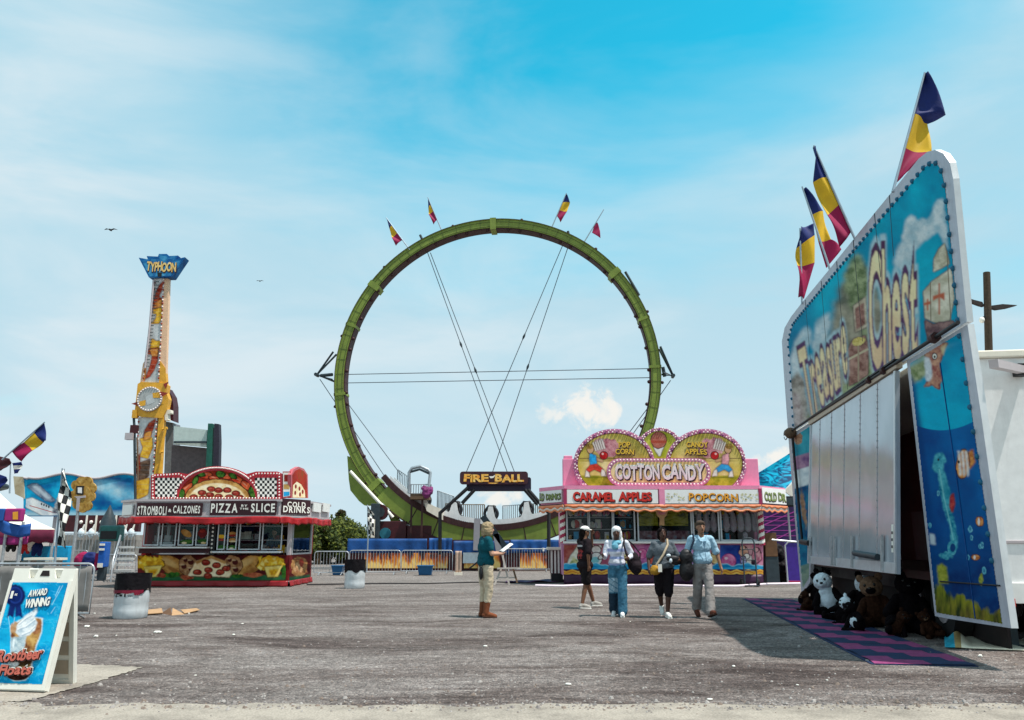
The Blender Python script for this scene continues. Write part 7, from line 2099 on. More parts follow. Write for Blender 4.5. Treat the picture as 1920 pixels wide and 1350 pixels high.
G1, G2, G3 = leaf_mat('leaf_dark', (.035, .055, .012)), leaf_mat('leaf_olive', (.10, .12, .015)), leaf_mat('leaf_brown', (.05, .035, .015))
for i, (px, py, w, lab, sh, mm, nl) in enumerate(((598, 982, 1.5, 'bushy green tree nearest the pizza trailer awning', 'round', (G1, G2), 5000), (618, 976, 1.8, 'bushy olive tree in front of the dark conifer', 'round', (G2, G1), 6000), (650, 980, 1.5, 'bushy tree right of the conifer beside the loop foot', 'round', (G1, G2), 5000),
                                       (640, 958, 1.9, 'dark brownish conifer rising above the bushes', 'cone', (G3, G1), 6000), (575, 985, 1.6, 'bushy tree half hidden behind the pizza trailer end', 'round', (G1, G2), 4000))):
    Yt = 52 + (i % 3) * 1.6 + (4 if sh == 'cone' else 0)
    q = at(px, py, Yt)
    tree(lab, (q.x, Yt), w * 1.05, q.z, nl, .13, mm, sh, seed=20 + i)
# ------------------------------------------------------------------ people
def skin(name, c):
    return mat(name, c, .55, var=.10, scale=8, spec=.35)


def cloth(name, c, var=.30, scale=7, rough=.85):
    return mat(name, c, rough, var=var, scale=scale, bump=.25, bscale=50, spec=.15)


class Person:
    J0 = dict(hipA=(-.09, 0, .90), hipB=(.09, 0, .90), kneeA=(-.10, -.01, .49), kneeB=(.10, -.01, .49), ankA=(-.10, .03, .09), ankB=(.10, .03, .09),
              toeA=(-.12, -.13, .035), toeB=(.12, -.13, .035), shA=(-.175, .01, 1.405), shB=(.175, .01, 1.405), elA=(-.25, .03, 1.13), elB=(.25, .03, 1.13),
              wrA=(-.25, -.06, .89), wrB=(.25, -.06, .89), chest=(0, 0, 1.27), waist=(0, 0, 1.08), pelvis=(0, 0, .94), neck=(0, .0, 1.45), head=(0, -.02, 1.605))

    def __init__(s, label, px, pyfoot, pytop, yaw, skinm, wide=1.0, headyaw=0, **j):
        g = ground(px, pyfoot); top = at(px, pytop, g.y).z
        s.k = top / 1.725; s.w = wide
        s.M = Matrix.Translation(g) @ Matrix.Rotation(math.radians(yaw), 4, 'Z') @ Matrix.Scale(s.k, 4)
        s.J = dict(s.J0); s.J.update(j); s.skin = skinm
        s.root = thing('person', label, 'person', tuple(g))
        s.R3 = s.M.to_3x3().normalized()
        s.HR = Matrix.Rotation(math.radians(headyaw), 3, 'Z')
        s.R = s.R3

    def p(s, v): return s.M @ Vector(v)

    def hp(s, v):  # head-local
        h = Vector(s.J['head']); return s.M @ (h + s.HR @ (Vector(v)))

    def cap(s, m, a, ra, b, rb, mt):
        a = s.J[a] if isinstance(a, str) else a; b = s.J[b] if isinstance(b, str) else b
        m.capsule(s.p(a), ra * s.k, s.p(b), rb * s.k, mt)

    def ell(s, m, c, r, mt, head=False):
        c = s.J[c] if isinstance(c, str) else c
        pos = s.hp(c) if head else s.p(c)
        m.ball(pos, tuple(x * s.k for x in r), mt, 14, 10, (s.R @ s.HR) if head else s.R)

    def mid(s, a, b, t): return tuple(Vector(s.J[a]).lerp(Vector(s.J[b]), t))

    def body(s, curl=.5):
        m = MB(); S = s.skin; w = s.w
        s.ell(m, 'pelvis', (.155 * w, .105 * w, .12), S); s.ell(m, 'waist', (.135 * w, .095 * w, .15), S); s.ell(m, 'chest', (.155 * w, .11 * w, .17), S)
        s.cap(m, 'shA', .055, 'shB', .055, S)
        s.cap(m, s.mid('neck', 'chest', .2), .06, s.mid('neck', 'head', .7), .05, S)
        s.ell(m, (0, .008, .025), (.074, .092, .095), S, True); s.ell(m, (0, -.02, -.03), (.062, .07, .085), S, True); s.ell(m, (0, -.05, -.075), (.038, .04, .035), S, True)
        m.capsule(s.hp((0, -.085, .018)), .011 * s.k, s.hp((0, -.108, -.018)), .016 * s.k, S, 8)
        for e in (-1, 1): s.ell(m, (e * .075, .01, .0), (.013, .022, .032), S, True)
        s.ell(m, (0, -.082, -.048), (.024, .014, .010), S, True)
        for q in 'AB':
            s.cap(m, 'sh' + q, .052, 'el' + q, .040, S); s.cap(m, 'el' + q, .040, 'wr' + q, .027, S)
            s.cap(m, 'hip' + q, .085 * w, 'knee' + q, .055, S); s.cap(m, s.mid('knee' + q, 'ank' + q, .0), .054, s.mid('knee' + q, 'ank' + q, .35), .054 * (1 + (w - 1) * .3), S); s.cap(m, s.mid('knee' + q, 'ank' + q, .35), .053, 'ank' + q, .036, S)
            s.cap(m, 'ank' + q, .038, 'toe' + q, .030, S)
            # palm, four bent fingers of unequal length and a thumb
            el, wr = Vector(s.J['el' + q]), Vector(s.J['wr' + q]); d = (wr - el).normalized()
            pn = s.J.get('palm' + q); pn = Vector(pn) if pn else Vector((1 if q == 'A' else -1, -.1, 0))
            pn = (pn - d * pn.dot(d)).normalized(); sd = d.cross(pn)
            s.cap(m, tuple(wr), .026, tuple(wr + d * .055), .030, S)
            for i, (o, ln) in enumerate(((-.027, .062), (-.009, .073), (.009, .069), (.027, .054))):
                a = wr + d * .075 + sd * o; k = s.J.get('curl' + q, curl)
                b = a + (d * math.cos(k * .6) + pn * math.sin(k * .6)) * ln * .55; c = b + (d * math.cos(k * 1.5) + pn * math.sin(k * 1.5)) * ln * .5
                s.cap(m, tuple(a), .0105, tuple(b), .0095, S); s.cap(m, tuple(b), .0095, tuple(c), .008, S)
            th = -1 if (sd.y > 0) else 1
            a = wr + d * .03 + sd * th * .028; b = a + d * .03 + sd * th * .022 + pn * .012; c = b + d * .03 + pn * .012
            s.cap(m, tuple(a), .013, tuple(b), .011, S); s.cap(m, tuple(b), .011, tuple(c), .009, S)
        m.mats += [EYE, mat('lip_' + S.name, tuple(c * .6 for c in S.node_tree.nodes['Color Ramp'].color_ramp.elements[0].color[:3]), .5)]
        eyes = [s.hp((e * .031, -.082, .022)) for e in (-1, 1)]; brows = [s.hp((e * .031, -.085, .042)) for e in (-1, 1)]; lip = s.hp((0, -.095, -.048))
        k = s.k
        def paint(c):
            if min((c - e).length for e in eyes) < .013 * k: return 1
            if (c - lip).length < .018 * k: return 2
            return 0
        return remesh(m, 'body', s.root, .0095 * k, 3, paint=paint)

    def garment(s, name, parts, mt, voxel=.012, noise=.016, nscale=.085, smooth=3, parent=None, paint=None, extra=()):
        m = MB()
        for a in parts:
            if len(a) == 4: s.cap(m, a[0], a[1], a[2], a[3], mt)
            else: s.ell(m, a[0], a[1], mt)
        m.mats += list(extra)
        return remesh(m, name, parent or s.root, voxel * s.k, smooth, noise * s.k, nscale * s.k, paint)

    def shirt(s, mt, sleeve=.55, fat=1.0, hem=.93, name='shirt', long=False, paint=None, extra=(), loose=0.0):
        w = s.w * fat; P = []
        P += [('chest', (.172 * w, .125 * w, .18)), ('waist', (.152 * w + loose, .112 * w + loose, .17))]
        P += [((0, s.J['pelvis'][1], hem + .10), (.172 * w + loose, .122 * w + loose, .12))]
        P += [('shA', .066, 'shB', .066)]
        for q in 'AB':
            P.append(('sh' + q, .069, s.mid('sh' + q, 'el' + q, sleeve), .060 + loose * .4))
            if long: P += [('sh' + q, .066, 'el' + q, .054), ('el' + q, .052, s.mid('el' + q, 'wr' + q, .95), .040)]
        return s.garment(name, P, mt, paint=paint, extra=extra)

    def trousers(s, mt, t=1.0, fat=1.0, name='trousers', flare=1.0, paint=None, extra=()):
        """t: 1 full length, <1 cut along the shin, 0 at the knee, negative above it"""
        w = s.w; P = [('pelvis', (.168 * w, .118 * w, .13))]
        for q in 'AB':
            if t >= 0:
                P.append(('hip' + q, .104 * w, 'knee' + q, .075 * fat)); P.append(('knee' + q, .075 * fat, s.mid('knee' + q, 'ank' + q, t), .060 * fat * flare))
            else:
                P.append(('hip' + q, .106 * w, s.mid('hip' + q, 'knee' + q, 1 + t), .092 * fat * w))
        return s.garment(name, P, mt, paint=paint, extra=extra)

    def shoe(s, q, mt, sole, boot=0.0, name='shoe'):
        m = MB(); a, t = Vector(s.J['ank' + q]), Vector(s.J['toe' + q])
        f = (t - a); f.z *= .4; f.normalize()
        up = Vector((0, 0, 1))
        heel = a - f * .045 - up * (.045); heel = heel
        s.cap(m, tuple(a - up * .01), .050, tuple(t), .042, mt); s.cap(m, tuple(a - f * .03 - up * .04), .045, tuple(t + f * .02), .038, mt)
        if boot: s.cap(m, 'ank' + q, .056, s.mid('ank' + q, 'knee' + q, boot), .066, mt)
        o = remesh(m, name, s.root, .011 * s.k, 2)
        m = MB()
        d1 = (t - a + up * (a.z - t.z - .0)).normalized()
        n_ = (Vector((0, 0, 1)) - f * 0).normalized()
        dn = (t - a).normalized(); sl = dn.cross(up).normalized(); un = sl.cross(dn).normalized()
        low = min(a.z - .09, t.z - .035)
        A_ = a - f * .06 - up * .075; B_ = t + f * .05 - up * .022
        m.beam(s.p(A_), s.p(B_), .085 * s.k, .026 * s.k, sole); m.build('sole', o, .008)
        return o


def hair_cap(s, mt, parts, name='hair', noise=.008, nscale=.03, par=None):
    m = MB()
    for c, r in parts: s.ell(m, c, r, mt, True)
    return remesh(m, name, par or s.root, .011 * s.k, 2, noise * s.k, nscale * s.k)


def build_people():
    LIGHT, BROWN, DEEP, TANS = skin('skin_light', (.52, .29, .20)), skin('skin_brown', (.20, .09, .05)), skin('skin_deep', (.075, .032, .02)), skin('skin_tan', (.30, .15, .09))
    SOLEW = mat('sole_white', (.75, .74, .70), .6); SOLEB = mat('sole_brown', (.05, .02, .012), .8)
    # woman in teal reading a sheet
    s = Person('woman with blonde bob in a teal shirt and cropped beige trousers reading a paper', 910, 1158, 980, 112, LIGHT, 1.12, headyaw=4,
               elA=(-.25, -.03, 1.15), wrA=(-.10, -.27, 1.15), elB=(.25, -.03, 1.15), wrB=(.10, -.27, 1.17), palmA=(.4, 0, .9), palmB=(-.4, 0, .9), kneeA=(-.10, -.03, .49), kneeB=(.10, -.01, .49), head=(0, -.05, 1.60))
    s.body(); s.shirt(cloth('shirt_teal', (.004, .075, .10)), .62, 1.08, .90, loose=.012)
    s.trousers(cloth('trousers_beige', (.56, .47, .34), .22, 14), .48, 1.12)
    bt = cloth('boot_brown', (.20, .065, .03), .3)
    for q in 'AB': s.shoe(q, bt, SOLEB, .52, 'boot')
    BL = mat('hair_blonde', (.34, .25, .14), .55, var=.45, scale=40, bump=.4, bscale=120)
    hair_cap(s, BL, [((0, .02, .055), (.105, .120, .092)), ((0, .05, -.02), (.112, .095, .115)), ((-.085, .02, -.04), (.04, .07, .10)), ((.085, .02, -.04), (.04, .07, .10)), ((0, .09, -.07), (.09, .05, .07))], noise=.016, nscale=.035)
    m = MB(); c = s.p((-.07, .165, .80)); s.ell(m, (-.10, .13, .80), (.075, .035, .125), BLACK); remesh(m, 'hip_pouch', s.root, .014, 3)
    m = MB(); m.tube([s.p((-.03, .125, 1.00)), s.p((-.07, .14, .90))], .008, BLACK, 6); m.tube([s.p((-.17, .08, 1.0)), s.p((-.14, .14, .9))], .008, BLACK, 6); m.build('strap', s.root)
    PAPER = mat('paper_white', (.85, .85, .83), .6, var=.03)
    g = s.p((0, -.37, 1.20)); m = MB()
    def fn(u, v): return s.p((-.12 + .24 * u, -.29 - .22 * v, 1.175 + .15 * v + .02 * math.sin(u * 3)))
    m.grid(fn, 6, 6, PAPER); o = m.build('paper_sheet', None, loc=tuple(g), solid=.006)
    tag(o, 'white sheets of paper held by the woman in teal', 'paper')
    # person in black with white cap
    s = Person('person in white cap and long black tee with red back print, hand at the cap', 1098, 1141, 987, 118, BROWN, 1.02, headyaw=-6,
               elB=(.17, -.30, 1.30), wrB=(.09, -.26, 1.53), palmB=(-1, .3, .2), elA=(-.25, .07, 1.14), wrA=(-.22, .04, .90),
               kneeB=(.08, -.13, .50), ankB=(.08, -.26, .12), toeB=(.08, -.42, .07), kneeA=(-.08, .04, .49), ankA=(-.08, .14, .09), toeA=(-.09, -.02, .035), curlB=.3)
    s.body()
    PR1, PR2 = mat('print_red', (.30, .03, .03), .8, var=.4), mat('print_grey', (.45, .42, .42), .8)
    inv = s.M.inverted()
    def pr(c):
        q = inv @ c
        if q.y > .02 and abs(q.x) < .10:
            if 1.29 < q.z < 1.33: return 2
            if 1.04 < q.z < 1.24 and (math.sin(q.z * 75) + math.sin(q.x * 80)) > -.3: return 1
        return 0
    TB = cloth('tee_black', (.016, .010, .013))
    s.shirt(TB, .85, 1.10, .80, loose=.03, paint=pr, extra=(PR1, PR2)); s.trousers(cloth('shorts_black', (.012, .009, .010)), -.22, 1.1, 'shorts')
    for q in 'AB': s.shoe(q, cloth('sneaker_grey', (.38, .36, .33)), SOLEW)
    hr = mat('hair_black', (.008, .005, .005), .9, var=.4, scale=40, spec=.08)
    hair_cap(s, hr, [((0, .025, .03), (.085, .10, .085)), ((0, .07, -.04), (.075, .055, .10)), ((0, .085, -.12), (.06, .04, .08))])
    cp = hair_cap(s, cloth('cap_white', (.80, .78, .74), .06), [((0, .0, .065), (.094, .112, .070)), ((0, -.10, .048), (.072, .075, .012))], 'cap', 0)
    # person with white headscarf
    s = Person('person in a white headscarf, striped pale top and ripped jeans', 1160, 1156, 988, -8, DEEP, 1.0,
               elA=(-.24, -.02, 1.14), wrA=(-.27, -.20, 1.17), elB=(.30, .08, 1.17), wrB=(.23, -.10, 1.12), kneeA=(-.09, .02, .49), ankA=(-.08, .14, .12), toeA=(-.10, .0, .04),
               kneeB=(.09, -.07, .49), ankB=(.07, -.07, .09), toeB=(.08, -.24, .04))
    s.body()
    WS, SB = cloth('top_white', (.66, .68, .76), .1), cloth('top_lilac', (.30, .36, .60), .12)
    inv2 = s.M.inverted()
    def st(c):
        q = inv2 @ c
        if abs(q.x) > .19: return 0
        return 1 if (1.24 < q.z < 1.30 or 1.10 < q.z < 1.15 or q.z < 1.02) else 0
    s.shirt(WS, .8, 1.0, .92, long=True, paint=st, extra=(SB,))
    JE, JL = cloth('denim', (.05, .16, .25), .3, 14), cloth('denim_pale', (.26, .38, .46), .2, 14)
    def jn(c):
        q = inv2 @ c
        return 1 if (q.x < 0 and .46 < q.z < .74 and abs(math.sin(q.z * 30 + q.x * 20)) > .25) else (2 if q.x < 0 and q.z < .44 else 0)
    s.trousers(JE, .97, 1.25, flare=1.45, paint=jn, extra=(JL, cloth('denim_dark', (.015, .035, .06))))
    for q in 'AB': s.shoe(q, cloth('trainer_white', (.72, .72, .72), .06), SOLEW)
    SC = cloth('scarf_white', (.78, .79, .80), .08)
    m = MB()
    for c, r in (((0, .02, .06), (.098, .108, .085)), ((0, .06, -.01), (.102, .075, .11)), ((.075, .03, -.04), (.04, .06, .11)), ((.085, .03, -.15), (.045, .05, .09)), ((-.07, .035, -.02), (.03, .05, .09))): s.ell(m, c, r, SC, True)
    remesh(m, 'headscarf', s.root, .011, 3, .008, .05)
    s.garment('neck_scarf', [((0, -.02, 1.41), (.10, .10, .06)), ((-.03, -.10, 1.34), (.075, .045, .07))], cloth('scarf_aqua', (.16, .42, .55), .2), noise=.012)
    # backpack is carried: a thing of its own
    c = s.p((.33, .08, 1.02)); bp = thing('backpack', 'dark backpack slung on one shoulder of the person in the white headscarf', 'bag', tuple(c))
    BPK = cloth('pack_dark', (.018, .012, .016), .4)
    m = MB(); R = s.R
    m.ball(s.p((.34, .10, 1.02)), (.14, .12, .23), BPK, 12, 10, R @ Matrix.Rotation(-.25, 3, 'Y')); m.ball(s.p((.38, .02, .93)), (.11, .09, .12), BPK, 10, 8, R); remesh(m, 'pack', bp, .014, 3, .015, .08)
    m = MB(); m.tube([s.p((.16, .04, 1.50)), s.p((.14, -.11, 1.40)), s.p((.18, -.15, 1.20)), s.p((.27, -.04, 1.02))], .018, BPK, 6); m.tube([s.p((.16, .06, 1.50)), s.p((.33, .1, 1.38)), s.p((.46, .08, 1.2)), s.p((.44, .04, .98))], .014, BPK, 6); m.build('strap', bp)
    # person in grey tee
    s = Person('person in a grey tee and knee-length black trousers with a beige strap and mustard bag', 1248, 1158, 990, 3, DEEP, 1.16,
               elA=(-.29, .04, 1.13), wrA=(-.31, -.08, .92), elB=(.30, .02, 1.14), wrB=(.26, -.22, 1.10), palmB=(-1, 0, .3), kneeA=(-.08, .07, .50), ankA=(-.02, .22, .20), toeA=(-.03, .12, .09),
               kneeB=(.06, -.08, .49), ankB=(.02, -.10, .09), toeB=(.02, -.27, .04))
    s.body(); s.shirt(cloth('tee_grey', (.11, .13, .15), .25), .80, 1.10, .92, loose=.02); s.trousers(cloth('black_trousers', (.010, .007, .009)), .12, 1.25)
    for q in 'AB': s.shoe(q, cloth('trainer_bright', (.78, .77, .72), .06), SOLEW)
    hair_cap(s, hr, [((0, .03, .05), (.092, .105, .085)), ((0, .07, -.03), (.095, .06, .11)), ((-.07, .03, .02), (.03, .05, .07)), ((.07, .03, .02), (.03, .05, .07))], noise=.012)
    m = MB(); m.tube([s.p((.10, .02, 1.50)), s.p((.07, -.14, 1.40)), s.p((-.04, -.18, 1.20)), s.p((-.18, -.16, 1.0))], .022, cloth('strap_beige', (.50, .40, .28)), 6); m.build('bag_strap', s.root)
    bg = thing('hand_bag', 'mustard bag at the hip of the person in the grey tee', 'bag', tuple(s.p((-.2, -.14, .92))))
    m = MB(); s.ell(m, (-.21, -.17, .91), (.11, .06, .10), cloth('mustard', (.42, .22, .03))); remesh(m, 'pouch', bg, .014, 3, .012, .07)
    m = MB(); m.box(*(lambda q: (q.x - .035, q.x + .035, q.y - .02, q.y + .0, q.z - .07, q.z + .07))(s.p((-.13, -.24, .95))), LETTER); m.build('tag', bg)
    it = thing('bundle', 'black and white bundle carried on the forearm of the person in the grey tee', 'bundle', tuple(s.p((.2, -.22, 1.14))))
    m = MB(); s.ell(m, (.14, -.23, 1.13), (.14, .07, .07), BLACK); s.ell(m, (.20, -.22, 1.08), (.11, .07, .08), BLACK); remesh(m, 'dark_cloth', it, .013, 3, .012, .06)
    m = MB(); s.ell(m, (.05, -.25, 1.19), (.045, .05, .035), PLW); s.ell(m, (.08, -.28, 1.09), (.035, .035, .05), PLW); remesh(m, 'white_cloth', it, .012, 3, .008, .05)
    # man in pale blue shirt
    s = Person('man in an untucked pale blue shirt and grey trousers striding forward', 1322, 1159, 977, 4, TANS, .98,
               elA=(-.27, .06, 1.14), wrA=(-.27, .0, .90), elB=(.29, .02, 1.14), wrB=(.33, -.04, .90), kneeA=(-.09, .06, .50), ankA=(-.08, .24, .16), toeA=(-.09, .12, .06),
               kneeB=(.07, -.13, .50), ankB=(.03, -.26, .12), toeB=(.04, -.42, .13))
    s.body(); SH = cloth('shirt_pale_blue', (.36, .56, .70), .16)
    s.shirt(SH, .88, 1.06, .93, loose=.016)
    m = MB()
    for e in (-1, 1): m.slab([s.p(v) for v in ((e * .005, -.115, 1.36), (e * .075, -.085, 1.47), (e * .09, -.10, 1.42), (e * .06, -.14, 1.36))], s.R @ Vector((0, -.012, 0)), SH)
    m.build('collar', s.root)
    m = MB(); m.tube([s.p((.0, -.145, 1.36)), s.p((.01, -.165, 1.2)), s.p((.03, -.17, 1.0))], .006, mat('seam_blue', (.10, .20, .32), .8), 4); m.build('placket', s.root)
    s.trousers(cloth('trousers_grey', (.27, .25, .24), .2), .97, 1.15, flare=1.25)
    for q in 'AB': s.shoe(q, cloth('shoe_brown', (.12, .04, .025)), SOLEB)
    hair_cap(s, mat('hair_grey_brown', (.085, .06, .045), .85, var=.5, scale=40, spec=.1), [((0, .012, .070), (.086, .100, .066)), ((0, .05, .02), (.090, .068, .085)), ((0, -.045, .088), (.062, .045, .032))], noise=.012)
    sb = thing('shoulder_bag', 'black soft bag hanging from the shoulder of the man in pale blue', 'bag', tuple(s.p((-.30, -.05, .95))))
    m = MB(); s.ell(m, (-.32, -.07, 1.06), (.13, .10, .17), BLACK); s.ell(m, (-.32, -.07, .84), (.14, .10, .20), BLACK); remesh(m, 'pouch', sb, .015, 4, .014, .1)
    m = MB(); m.tube([s.p((-.15, .0, 1.49)), s.p((-.17, -.12, 1.38)), s.p((-.25, -.14, 1.2))], .018, cloth('strap_navy', (.01, .02, .04)), 6); m.build('strap', sb)
    # seller leaning behind the pizza window
    q = at(512, 1018, 27.0)
    t = thing('person', 'seller in a dark blue shirt bending behind the right pizza window', 'person', (q.x, 27.3, 0))
    m = MB(); L = LIGHT
    q = Vector((q.x, 27.3, 0)); V = lambda x, y, z: q + Vector((x, y, z))
    m.ball(V(0, 0, 1.05), (.16, .12, .16), L); m.ball(V(0, -.05, 1.3), (.17, .13, .2), L, rot=Matrix.Rotation(.3, 3, 'X')); m.capsule(V(-.17, -.12, 1.45), .055, V(.17, -.12, 1.45), .055, L); m.capsule(V(0, -.14, 1.48), .05, V(0, -.2, 1.6), .05, L); m.ball(V(0, -.22, 1.68), (.075, .09, .11), L)
    for e in (-1, 1):
        m.capsule(V(e * .18, -.12, 1.44), .05, V(e * .26, -.2, 1.2), .04, L); m.capsule(V(e * .26, -.2, 1.2), .04, V(e * .12, -.42, 1.18), .028, L)
        for k in range(4): m.capsule(V(e * .10 - e * .0, -.46, 1.15 + .018 * k), .010, V(e * .05, -.53 + .006 * k, 1.14 + .018 * k), .009, L)
        m.capsule(V(e * .12, -.44, 1.20), .013, V(e * .07, -.46, 1.235), .010, L); m.capsule(V(e * .12, -.42, 1.18), .028, V(e * .09, -.47, 1.18), .03, L)
        m.capsule(V(e * .09, 0, 1.0), .09, V(e * .1, 0, .6), .06, L); m.capsule(V(e * .1, 0, .6), .055, V(e * .1, .04, .3), .04, L); m.capsule(V(e * .1, .04, .3), .04, V(e * .1, -.1, .26), .035, L)
    remesh(m, 'body', t, .012, 3)
    m = MB(); c2 = cloth('shirt_navy', (.02, .06, .18)); m.ball(V(0, 0, 1.08), (.19, .145, .18), c2); m.ball(V(0, -.05, 1.3), (.195, .155, .215), c2); m.capsule(V(-.17, -.12, 1.45), .07, V(.17, -.12, 1.45), .07, c2)
    for e in (-1, 1): m.capsule(V(e * .18, -.12, 1.44), .07, V(e * .23, -.18, 1.28), .06, c2)
    remesh(m, 'shirt', t, .014, 3, .01, .1)
    m = MB(); m.ball(V(0, -.19, 1.73), (.085, .10, .08), hr); remesh(m, 'hair', t, .012, 2, .006, .04)
    m = MB(); c3 = cloth('work_trousers', (.03, .03, .04))
    for e in (-1, 1): m.capsule(V(e * .09, 0, 1.0), .105, V(e * .1, 0, .6), .08, c3); m.capsule(V(e * .1, 0, .6), .08, V(e * .1, .04, .32), .065, c3)
    remesh(m, 'trousers', t, .016, 3)


build_people()
# ------------------------------------------------------------------ sandwich board
def build_small():
    base = ground(60, 1300)
    t = thing('sandwich_board', 'white plastic sandwich board advertising root beer floats in the left foreground', 'sign', tuple(base))
    bl = ground(-38, 1297); br = ground(83, 1301); g2 = ground(152, 1283)
    top = at(133, 1065, br.y + .24)
    U = (br - bl).normalized(); mid = br
    Vv = (top - br); Vv = (Vv - U * Vv.dot(U)).normalized()
    P = Panel(bl, U, Vv); Wd = (br - bl).length
    PL = mat('board_plastic', (.80, .78, .70), .4, var=.05, dirt=.05)
    u1, v1 = P.uv(133, 1066); u0 = P.uv(14, 1066)[0] if False else u1 - Wd
    H = v1
    def U_(f): return f * Wd
    # face with slots at the top
    prof = [(0, .02), (Wd, .02), (Wd, H), (Wd * .80, H), (Wd * .78, H - .095), (Wd * .70, H - .095), (Wd * .66, H), (Wd * .40, H), (Wd * .36, H - .095), (Wd * .27, H - .095), (Wd * .25, H), (0, H)]
    m = MB(); m.slab([P.P(u, v) for u, v in prof], P.N * -.035, PL); f = m.build('front_face', t, .006)
    m = MB()
    P.up(m, [(Wd * .45, H - .075), (Wd * .61, H - .075), (Wd * .585, H - .022), (Wd * .475, H - .022)], DARK, 1); m.build('handle', f)
    m = MB()
    for (a, b, c, d) in ((0, .02, 0, H - .12), (Wd - .035, Wd, 0.03, H - .12)):
        m.slab([P.P(a, c, .002), P.P(b, c, .002), P.P(b, d, .002), P.P(a, d, .002)][::-1], P.N * .014, PL)
    m.slab([P.P(.02, .03, .002), P.P(Wd - .035, .03, .002), P.P(Wd - .035, .075, .002), P.P(.02, .075, .002)][::-1], P.N * .012, PL)
    m.build('frame', f)
    POST = art_mat('poster_blue', [(.3, (.0, .22, .50)), (.5, (.005, .36, .68)), (.64, (.02, .46, .74)), (.8, (.2, .62, .8))], 9, dist=1.6)
    def px_of(p):
        d = p - Vector((0, 0, CAM_H)); w = d.y * CT + d.z * ST
        return (960 + F * d.x / w, 675 - F * (-d.y * ST + d.z * CT) / w)
    c = Canvas(-40, 1084, 136, 1302, .8, (.0, .3, .6), 21)
    one = np.ones(c.X.shape); c.mottle(one, (.0, .24, .52), (.01, .44, .72), 34, 1, 22); n = c.noise(26, 18, 5); c.lay(np.exp(-((n - .5) / .012) ** 2), (.10, .56, .80), .55); c.lay(np.exp(-((n - .42) / .02) ** 2), (.0, .20, .46), .4)
    NV = (.004, .014, .10)
    c.poly([(19, 1130), (31, 1134), (25, 1159), (19, 1154), (13, 1160)], NV, .6, 1, (.008, .03, .18), 5); c.poly([(29, 1134), (39, 1129), (43, 1159), (36, 1155), (29, 1157)], NV, .6, 1, (.008, .03, .18), 5)
    c.poly(ell(29, 1117, 19, 21, n=44, wob=.05), NV, .6); c.ell(29, 1116, 14, 16, (.010, .035, .20), 1.2); c.ell(29, 1116, 11, 13, (.005, .018, .12), 1)
    mug = [(19, 1174), (36, 1163), (56, 1156), (81, 1159), (79, 1186), (69, 1212), (62, 1236), (60, 1262), (48, 1276), (26, 1277), (13, 1268), (20, 1226), (21, 1196)]
    c.poly(mug, (.75, .85, .88), .8, 1); c.poly([(38 + (x - 38) * .94, 1216 + (y - 1216) * .97) for x, y in mug], (.16, .05, .02), .8, 1, (.56, .30, .09), 9, 2)
    c.ell(62, 1190, 12, 24, (.40, .19, .05), 3, .8, 12, (.66, .42, .14), 6, 3); c.ell(70, 1176, 8, 14, (.22, .07, .03), 2, .9, 20, (.42, .18, .08), 5, 2); c.ell(28, 1176, 8, 10, (.46, .24, .12), 2, .9, 0, (.60, .40, .24), 5, 2)
    c.poly([(21, 1197), (49, 1191), (46, 1216), (38, 1224), (20, 1222)], (.24, .40, .50), 1, .9, (.62, .74, .78), 7, 2); c.ell(26, 1206, 2, 9, (.8, .86, .88), 1.2, .8, 6)
    c.ell(34, 1266, 21, 10, (.012, .004, .003), 1.2, 1, 0, (.06, .02, .012), 6); c.ell(40, 1240, 22, 9, (.015, .005, .004), 2, .9); c.ell(24, 1246, 12, 5, (.70, .72, .72), 1.5, .9, -8, (.85, .86, .86), 5, 2)
    c.poly([(29, 1186), (34, 1170), (42, 1161), (50, 1153), (61, 1147), (71, 1136), (70, 1148), (66, 1157), (71, 1168), (66, 1182), (54, 1192), (38, 1195)], (.46, .56, .64), .8, 1, (.84, .86, .87), 8, 1.5)
    for q in ([(36, 1172), (48, 1162), (60, 1155)], [(34, 1182), (50, 1176), (66, 1164)], [(42, 1192), (56, 1186), (66, 1176)]): c.line(q, 2.2, (.34, .44, .54), .6); c.line([(x, y - 3) for x, y in q], 2.4, (.88, .89, .89), .8)
    for q in ([(118, 1098), (98, 1134)], [(113, 1099), (104, 1118)], [(16, 1156), (19, 1174)], [(28, 1158), (26, 1170)], [(96, 1150), (104, 1138)]): c.line(q, 1.1, (.40, .66, .80), .8)
    c.build(P, 'poster', f, [px_of(P.P(u, v)) for u, v in ((.022, .08), (Wd - .04, .08), (Wd - .04, H - .135), (.022, H - .135))])
    m = MB(); sh = mat('letter_shadow', (.02, .08, .18), .5)
    LB = [(sh, .06, 3, .006, -.006), (LETTER, .04, 5, 0, 0)]
    def tx(s, x0, y0, x1, y1, lay, rot=3, sl=0, **k):
        bx = tbox(P, x0, y0, x1, y1)
        def h(a, b, u, v): return u, v + sl * (a - .5) * (bx[2] - bx[0])
        text(m, P, s, bx, lay, jit=.03, rot=rot, gap=.08, hfun=h, **k)
    tx('AWARD', 56, 1105, 92, 1117, LB, sl=.13); tx('WINNING', 49, 1122, 97, 1137, LB, sl=.13)
    tx('1', 22, 1109, 28, 1122, [(LETTER, .05, 5, 0, 0)], 0); tx('st', 30, 1112, 36, 1117, [(LETTER, .03, 5, 0, 0)], 0)
    RL = mat('letter_redbrown', (.56, .13, .09), .45, var=.25, scale=20)
    LR = [(LETTER, .10, 7, 0, 0), (mat('letter_dark', (.05, .012, .01), .5), .075, 9, .004, -.006), (RL, .035, 11, 0, 0)]
    tx('Rootbeer', 1, 1218, 86, 1237, LR, 5, sl=.10); tx('Floats', 4, 1247, 66, 1264, LR, 5, sl=.05)
